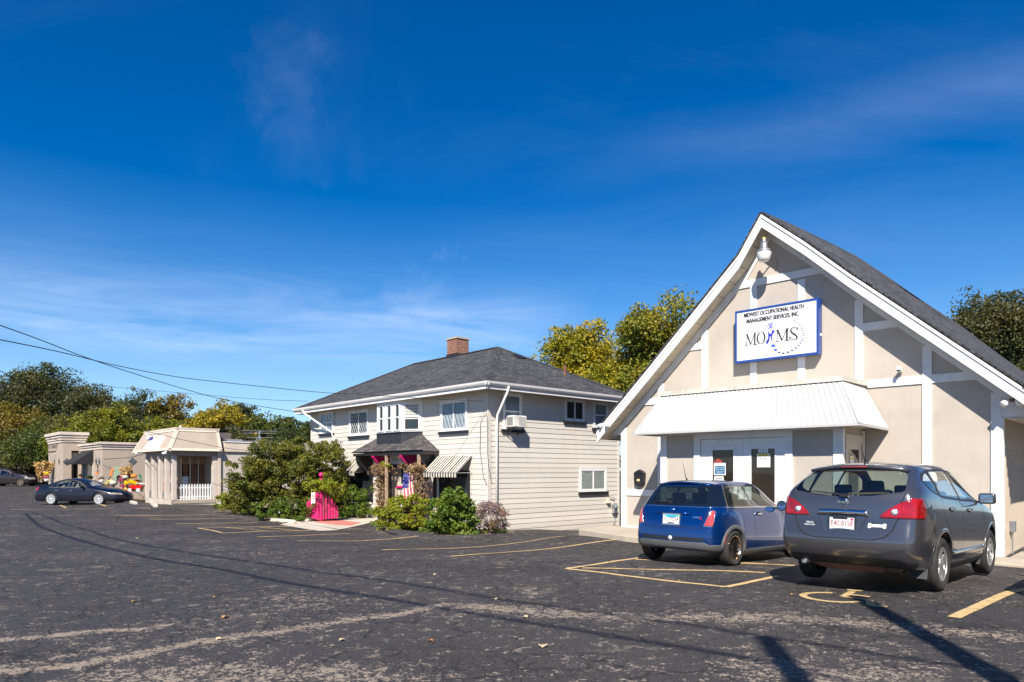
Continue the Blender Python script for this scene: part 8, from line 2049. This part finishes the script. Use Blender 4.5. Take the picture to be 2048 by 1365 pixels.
leaf_cloud([C_[k] for k in range(0, 60, 4)], [.13]*15, 5, .05, r, name='blossoms', mat=LM['mump'], parent=t)
mb = MB()
for k in range(8): c = C_[k*4]; mb.tube([(xr(641), .13, .1), (xr(641)+.1*r.normal(), .1, zr(990)), c], [.01, .008, .004], 4)
mb.build('stem', M_BARK, t, fixn=False)
bx2 = G(675, 1036); t = thing('grey_box', 'small grey metal box on a stake right of the pink fence', 'mailbox', (bx2.x, bx2.y+.6, gsurf(bx2.x, bx2.y)), 0)
mb = MB(); mb.box(-.12, .12, -.1, .1, .52, .80); mb.prism([(-.14, .8), (.14, .8), (0, .88)], 'y', -.12, .12); mb.build('box', plain('dull_grey_tin', (.28, .25, .22), .6, .2), t); mb = MB(); mb.tube([(0, 0, 0), (0, 0, .52)], .02, 6); mb.build('stake', M_STEEL, t)
mu = G(583, 1036); t = thing('small_white_lamp', 'little white garden light among the weeds left of the crabapple trunk', 'garden light', ((557-CX)/F*(mu.y-.6), mu.y-.6, gsurf(mu.x, mu.y)), 0)
mb = MB(); mb.tube([(0, 0, 0), (0, 0, .22)], .012, 6); mb.build('stake', M_STEEL, t); mb = MB(); mb.smooth = True; mb.lathe([(0, .20), (.05, .22), (.07, .27), (.04, .31), (0, .32)], n=12); mb.build('lamp_head', M_PAPER, t)
# ---- autumn display along the market wall
def pot(lab, px, py, Y, wpx, mat, seed, potm, name='potted_mum', hpx=7):
    x = (px-CX)/F*Y; z = H-(py-HZ)*Y/F; s = Y/F; t = thing(name, lab, 'potted flowers', (x, Y, z), 0); r = np.random.default_rng(seed); R_ = wpx*s/2
    C_ = []
    for k in range(16): a = r.random()*6.28; e = r.random()**.5; C_.append((R_*e*cos(a)*.8, R_*e*sin(a)*.8, hpx*s*.75*sqrt(max(.05, 1-e*e))))
    leaf_cloud(C_, [R_*.32]*16, 40, max(.055, R_*.20), r, name='blossoms', mat=mat, parent=t, folded=False)
    mb = MB(); mb.smooth = True; mb.lathe([(0, -.02), (R_*.45, -.02), (R_*.62, .0), (R_*.55, -hpx*s*.9), (0, -hpx*s*.9)], n=16); mb.build('pot', potm, t); return t
M_TERR = plain('terracotta', (.38, .13, .06), .8, 0, .2); M_POTW = plain('white_tub', (.55, .53, .48), .7, 0, .15); M_POTD = plain('dark_tub', (.08, .05, .045), .8, 0, .3)
Yd = 42.0
pot('bright yellow mum in the middle of the flower display by the market wall', 260, 969, 40, 24, LM['mumy'], 61, M_POTD, hpx=9); pot('pink mum left of the bright yellow mum', 245, 965, 41, 16, LM['mump'], 62, M_POTD, hpx=10); pot('cream mum behind the bonnet of the navy saloon', 222, 969, 41, 22, LM['mumc'], 63, M_POTD, hpx=9)
pot('rust-brown mum in a white tub behind the navy saloon windscreen', 203, 960, 42, 12, LM['dry'], 64, M_POTW, hpx=6); pot('upper pink mum against the market wall', 241, 956, 43, 14, LM['mump'], 65, M_POTD, hpx=6); pot('orange-red mum right of the yellow mum', 274, 966, 41.5, 15, LM['mumo'], 66, M_POTD, hpx=8)
pot('low pink mum at the foot of the display', 246, 976, 40, 14, LM['mump'], 67, M_TERR, hpx=7); pot('orange mum near the top of the display', 247, 961, 41.5, 9, LM['mumo'], 68, M_POTD, hpx=5); pot('small green pot plant at the market entrance', 161, 954, 44, 6, LM['green'], 69, M_TERR, hpx=6); pot('green grassy planter before the market window', 179, 958, 43, 16, LM['green'], 70, M_POTD, hpx=7)
pot('yellow mum left of the market tower', 94, 951, 49, 12, LM['mumy'], 71, M_POTD, hpx=6); pot('dusky pink mum below the yellow mum left of the tower', 93, 958, 48.5, 14, LM['mump'], 72, M_POTW, hpx=6)
def pumpkin(lab, px, py, Y, d_, mat):
    x = (px-CX)/F*Y; z = H-(py-HZ)*Y/F; t = thing('pumpkin', lab, 'pumpkin', (x, Y, z), 0); mb = MB(); mb.smooth = True; n_ = 30; prof = [(sin(a)*(1), -cos(a)*.75) for a in np.linspace(.05, pi-.05, 10)]
    vs = []; 
    for i, (r_, h_) in enumerate(prof):
        for k in range(n_): a = 2*pi*k/n_; rr_ = r_*d_/2*(1-.09*abs(sin(a*5))); vs.append((rr_*cos(a), rr_*sin(a), d_*.37+h_*d_/2))
    mb._add(vs, [(i*n_+k, i*n_+(k+1) % n_, (i+1)*n_+(k+1) % n_, (i+1)*n_+k) for i in range(len(prof)-1) for k in range(n_)]); mb.build('flesh', mat, t); mb = MB(); mb.tube([(0, 0, d_*.7), (.02, 0, d_*.85)], [.03, .02], 6); mb.build('stalk', M_BARK, t)
M_PUMP = plain('pumpkin_orange', (.62, .20, .02), .6, 0, .2); M_PUMPW = plain('pumpkin_grey_white', (.42, .42, .36), .6, 0, .15)
pumpkin('grey-white pumpkin in the cream mum', 227, 972, 40.6, .42, M_PUMPW); pumpkin('orange pumpkin above the red wagon', 268, 957, 41, .36, M_PUMP); pumpkin('pale pumpkin among the pink mums', 251, 959, 41, .34, M_PUMPW); pumpkin('tan gourd standing at the foot of the display', 254, 985, 40, .42, plain('gourd_tan', (.45, .24, .06), .6, 0, .2))
def corn(lab, px, py, Y, h_, seed, w_=.5):
    x = (px-CX)/F*Y; z = H-(py-HZ)*Y/F; t = thing('corn_stalks', lab, 'corn stalks', (x, Y, z), 0); r = np.random.default_rng(seed); mb = MB(); C_ = []
    for k in range(9):
        e = Vector((r.normal(0, w_*.5), r.normal(0, .15), h_*(.8+.3*r.random()))); m = e*.55+Vector((0, 0, .1)); mb.tube([(r.normal(0, .08), 0, 0), m, e], .018, 5)
        for q in np.linspace(.3, 1, 6): C_.append(tuple(Vector((0, 0, 0)).lerp(e, q)+Vector((r.normal(0, .08), r.normal(0, .06), 0))))
    mb.build('stalk', M_WOOD, t, fixn=False); leaf_cloud(C_, [.14]*len(C_), 9, .22, r, name='leaves', mat=LM['straw'], parent=t, droop=.6, ratio=.3)
corn('bundle of dry corn stalks leaning on the market wall', 254, 965, 41.5, 1.0, 81); corn('tall straw bundle left of the market tower', 82, 965, 50, 1.4, 82, .4); corn('short straw bundle just left of the market tower', 96, 950, 50, .9, 83, .3)
x0 = (231.5-CX)/F*43.0
def pr(name, lab, cat, px, py, Y): return thing(name, lab, cat, ((px-CX)/F*Y, Y, H-(py-HZ)*Y/F), 0)
t = pr('old_shutter', 'faded green board shutter leaning on the market wall', 'shutter', 233.5, 966, 43)
for k in range(4): mb = MB(); mb.box(-.19+k*.098, -.10+k*.098, 0, .03, 0, 1.0); mb.build('board', M_SAGE, t)
mb = MB(); mb.box(-.19, .195, -.02, -.002, .15, .22); mb.box(-.19, .195, -.02, -.002, .75, .82); explode(mb.build('cross_batten', M_SAGE, t))
t = pr('garden_stake_sign', 'small orange diamond sign on a stick before the market window', 'sign', 193.5, 974, 41)
mb = MB(); mb.tube([(0, 0, 0), (0, 0, .75)], .012, 6); mb.build('stick', M_WOOD, t); mb = MB(); mb.prism([(-.10, .80), (0, .70), (.10, .80), (0, .90)], 'y', -.01, .01); mb.build('diamond', M_ORANGE, t)
t = pr('toy_wagon', 'red toy wagon with white wheels at the right end of the display', 'wagon', 271.5, 984, 40)
mb = MB(); mb.hex8([(-.36, -.16, .16), (.36, -.16, .16), (.36, .16, .16), (-.36, .16, .16)], [(-.42, -.2, .38), (.42, -.2, .38), (.42, .2, .38), (-.42, .2, .38)]); mb.build('tub', M_REDP, t)
for x in (-.24, .24):
    for y in (-.2, .2): mb = MB(); mb.lathe([(.03, -.02), (.10, -.02), (.10, .02), (.03, .02)], (x, y, .10), 'y', 16); mb.build('wheel', M_PAPER, t)
mb = MB(); mb.tube([(.36, 0, .16), (.62, 0, .45), (.66, 0, .5)], .012, 6); mb.build('handle', M_BLACK, t)
t = pr('painted_cutout', 'orange and black scarecrow cutout left of the faded green shutter', 'decoration', 222, 968, 42.5)
mb = MB(); mb.beam((-.25, 0, 0), (.15, 0, .80), .05, .03); mb.build('pole', M_BLACK, t); mb = MB(); mb.beam((-.02, -.02, .5), (.13, -.02, .95), .13, .03, (0, 1, 0)); mb.build('orange_figure', M_ORANGE, t)
t = pr('old_sled', 'white and grey metal tub tipped up behind the pumpkins', 'tub', 261, 957, 41.8)
mb = MB(); mb.obox((0, 0, .1), (.22, 0, .13), (0, .1, 0), (-.05, 0, .08)); bevel(mb.build('tub', plain('pale_enamel', (.55, .62, .66), .4), t), .04, 2)
t = pr('green_bench_board', 'dark green slanted board above the orange mum', 'board', 281, 958, 41.5)
mb = MB(); mb.obox((0, 0, .05), (.07, 0, -.02), (0, .02, 0), (-.05, 0, .22)); mb.build('board', M_GREENP, t)
t = pr('wheelbarrow_planter', 'brown wooden crate planter under the yellow mum', 'planter', 261, 982, 40.3)
mb = MB(); mb.box(-.3, .3, -.15, .15, 0, .26); bevel(mb.build('crate', M_WOOD, t), .01); mb = MB(); [mb.box(-.31, .31, -.165, -.151, .04+k*.08, .09+k*.08) for k in range(3)]; explode(mb.build('slat', M_BARK, t))
t = pr('rustic_bench', 'rustic table with sticks right of the red wagon', 'table', 285, 985, 41)
mb = MB(); mb.box(-.35, .3, -.2, .2, .50, .54); mb.build('table_top', M_POTW, t); mb = MB(); [mb.box(x, x+.05, y, y+.05, 0, .5) for x in (-.33, .22) for y in (-.18, .13)]; explode(mb.build('leg', M_WOOD, t))
t = pr('chair', 'brown wooden chair on the porch behind the fourth post', 'chair', 337, 984, 35.5)
mb = MB(); mb.box(-.2, .2, -.18, .18, .42, .46); mb.build('seat', plain('orange_brown_wood', (.30, .10, .04), .6), t); mb = MB(); mb.box(-.2, .2, .15, .18, .62, .86); mb.build('backrest', MT['orange_brown_wood'], t)
for x in (-.18, .15):
    for y in (-.16, .15): mb = MB(); mb.box(x, x+.03, y, y+.03, 0, .42 if y < 0 else .62); mb.build('leg', MT['orange_brown_wood'], t)
t = pr('porch_cabinet', 'white painted cabinet on the shop porch', 'cabinet', 338, 986, 35.1)
mb = MB(); mb.box(-.15, .18, -.1, .12, 0, .38); bevel(mb.build('body', M_WHITE, t), .01); mb = MB(); mb.box(-.12, .15, -.115, -.101, .05, .33); mb.build('door', M_CREAM, t)
# ---- fallen leaves on the lot
LF = [(450, 1237, 'large curled tan leaf nearest the middle of the lower left'), (268, 1204, 'tan leaf left of the larger curled leaf'), (684, 1281, 'pale leaf below the long worn streak'), (437, 1281, 'tiny yellow leaf under the worn streak'), (273, 1078, 'pale leaf high on the lot left of centre'), (1085, 1295, 'large cream leaf in the lower centre'), (862, 1283, 'rust coloured leaf left of the large cream leaf'),
      (990, 1200, 'cream leaf between the two wire shadows'), (430, 1196, 'thin tan leaf above the large curled leaf'), (693, 1080, 'small orange leaf near the far parking lines'), (870, 1152, 'white scrap of leaf by the upper wire shadow'), (1360, 1163, 'tiny pale leaf near the hatched box'), (1050, 1236, 'small white chip in the worn band'), (120, 1010, 'tiny leaf near the navy saloon wheel'), (1585, 1192, 'small tan leaf left of the wheelchair symbol'), (520, 1109, 'brown leaf left of the far wire shadow')]
r = np.random.default_rng(13)
for k, (px, py, lab) in enumerate(LF):
    p = G(px, py); s = .055 if k in (0, 5) else .038; mb = MB(); n_ = 12; a0 = r.random()*6
    lobes_ = [1, .55, .9, .5, .75, .4, .7, .42, .8, .5, .9, .55]
    pts = [(s*lobes_[i]*cos(2*pi*i/n_+a0), s*lobes_[i]*sin(2*pi*i/n_+a0), .006+.55*s*abs(sin(2*pi*i/n_+1))*lobes_[i]) for i in range(n_)]
    for i in range(n_): mb.quad((0, 0, .008), pts[i], pts[(i+1) % n_])
    o = mb.build('fallen_leaf', plain(['leaf_tan', 'leaf_cream', 'leaf_rust'][0 if k in (0, 1, 8, 11, 14, 15) else (2 if k in (6, 9) else 1)], [(.42, .24, .09), (.60, .48, .28), (.36, .13, .03)][0 if k in (0, 1, 8, 11, 14, 15) else (2 if k in (6, 9) else 1)], .8, 0, .25, 60), None, fixn=False)
    s_ = o.modifiers.new('t', 'SOLIDIFY'); s_.thickness = .0015; o.location = (p.x, p.y, gsurf(p.x, p.y)+.004); tag(o, lab, 'leaf', 'fallen leaves on the asphalt')

# ================================================================ poles and wires
def lift(px, py, z):
    """point at height z whose shadow falls where the pixel shows ground"""
    g = G(px, py); return Vector((g.x, g.y, 0))-SH*((z-g.z)/math.tan(EL))+Vector((0, 0, z))
def wire(lab, pts, rad=.014, name='overhead_wire'):
    mb = MB(); 
    # smooth through the points
    P_ = [Vector(p) for p in pts]; out = []
    for i in range(len(P_)-1):
        p0 = P_[max(0, i-1)]; p1 = P_[i]; p2 = P_[i+1]; p3 = P_[min(len(P_)-1, i+2)]
        for k in range(6):
            t = k/6; out.append(.5*((2*p1)+(p2-p0)*t+(2*p0-5*p1+4*p2-p3)*t*t+(3*p1-p0-3*p2+p3)*t**3))
    out.append(P_[-1]); mb.tube(out, rad, 5, False); o = mb.build(name, M_WIRE, None, True, fixn=False); tag(o, lab, 'wire'); return o
ZW = 8.6
wire('lower of the two long service wires whose shadows cross the lot', [lift(px, py, ZW) for px, py in [(51, 1027), (85, 1055), (188, 1089), (307, 1118), (444, 1140), (581, 1167), (700, 1187), (867, 1214), (990, 1235), (1144, 1259), (1281, 1283), (1400, 1301), (1560, 1332), (1800, 1390)]], .036)
wire('upper of the two long service wires whose shadows cross the lot', [lift(px, py, ZW) for px, py in [(60, 1024), (85, 1031), (137, 1051), (239, 1080), (376, 1106), (513, 1126), (700, 1152), (871, 1178), (990, 1197), (1144, 1219), (1332, 1245), (1400, 1254), (1520, 1274), (1640, 1292), (1800, 1316), (2040, 1352)]], .030)
wire('thin service wire whose shadow passes before the blue hatchback', [lift(px, py, ZW) for px, py in [(540, 1075), (700, 1090), (837, 1101), (1007, 1118), (1178, 1132), (1300, 1141)]], .016)
def pole(lab, p_top, hgt, r0, r1, px=None):
    b = lift(*p_top, hgt); t = thing('utility_pole', lab, 'utility pole', (b.x, b.y, 0), 0)
    mb = MB(); mb.smooth = True; mb.tube([(0, 0, -.3), (0, 0, hgt*.5), (0, 0, hgt)], [r0, (r0+r1)/2, r1], 14); mb.build('pole', M_WOOD, t); mb = MB(); mb.box(-.35, .35, -.05, .05, hgt-.5, hgt-.4); mb.build('crossarm', M_WOOD, t) if px else None
    return t
pole('round wooden utility pole behind the camera, shading the lower right of the lot', (1716, 1196), 8.2, .155, .115)
pole('wooden utility pole behind the camera carrying the long service wires', (1530, 1276), 8.6, .15, .10)
# wires seen against the sky, running to the house
hc = Hf.w(-.05, -.02, 3.55)
def atz(px, py, Y): return at(px, py, Y)
wA = [(-120, 605, 12), (0, 651, 14.5), (80, 680, 17), (165, 713, 19.5), (260, 745, 22), (370, 779, 25.5), (445, 799, 28), (520, 813, 30.5), (606, 826, 33.2)]
wire('dark service wire drooping from the upper left to the left eave of the house', [atz(*p) for p in wA], .012)
wB = [(-120, 658, 9), (0, 680, 11), (122, 705, 13.5), (240, 733, 16.5), (360, 755, 19.2), (500, 771, 21.), (640, 785, 22.2), (750, 791, 22.8), (880, 799, 23.4), (968, 803, 23.85)]
wire('dark service wire running nearly straight from the left edge to the house corner', [atz(*p) for p in wB], .009)
wC = [(190, 771, 60), (300, 781, 57), (420, 791, 52), (520, 799, 47), (615, 803, 40)]
wire('thin distant wire above the tree line left of the house', [atz(*p) for p in wC], .013)
wD = [(-60, 700, 20), (0, 742, 23), (90, 785, 26), (180, 828, 29), (266, 856, 31), (293, 863, 31.8), (360, 879, 33), (447, 896, 33.5), (500, 902, 33.8)]
wire('black wire sagging across the mansard roof', [atz(*p) for p in wD], .012)
wE = [(0, 858, 44), (82, 873, 43.2), (122, 882, 42.8), (166, 886, 42.6), (200, 887, 42.7)]
wire('thin wire crossing the top of the market tower', [atz(*p) for p in wE], .014)
wF = [(208, 919, 43.8), (240, 917, 42), (262, 915, 39), (286, 909, 36), (297, 905, 34.9)]
wire('short wire sagging from the market wall to the mansard porch', [atz(*p) for p in wF], .018)
mb = MB(); c0 = Hf.w(-.06, -.04, 3.55); mb.tube([Hf.w(-.10, -.05, 3.58), Hf.w(-.03, -.09, 3.55), Hf.w(.0, -.07, 3.3), Hf.w(-.02, -.05, 2.2), Hf.w(.04, -.06, 1.8), Hf.w(.045, .06, 1.2)], .010, 5)
mb.tube([Hf.w(-.15, -.05, 3.57), Hf.w(-.38, -.06, 3.3), Hf.w(-.42, -.06, 2.3), Hf.w(-.25, -.05, 1.4), Hf.w(-.05, -.06, 1.1)], .008, 5); o = mb.build('cable_drop', M_WIRE, None, True, fixn=False); tag(o, 'loose black cables hanging down the front corner of the house', 'cable')
# ================================================================ things outside the frame that the scene needs: reflections and shade on the right
sc2 = copy_tree(bpy.data.objects['parked_crossover']); sc2['label'] = 'grey crossover in the next bay, just outside the right edge'; sc2['group'] = 'grey crossovers'
q = G(2035, 1190); sc2.location = (7.5, 7.95, -.02)
del sc2['group']
tree('roadside_tree', 'dark roadside tree outside the right edge, mirrored in the cars', 24, 3, 0, 9, 4, LM['dark'], 301, lobes=8, leaf=.4, per=26, ncl=14)
tree('roadside_tree', 'second dark roadside tree outside the right edge', 30, -6, 0, 10, 4.5, LM['maple'], 302, lobes=8, leaf=.4, per=26, ncl=14)
tree('roadside_tree', 'roadside tree far behind the camera', -14, -34, 0, 9, 4.5, LM['dark'], 303, lobes=8, leaf=.45, per=26, ncl=14)
tree('roadside_tree', 'roadside tree far behind the camera on the right', 12, -38, 0, 11, 5.5, LM['green'], 304, lobes=8, leaf=.45, per=26, ncl=14)
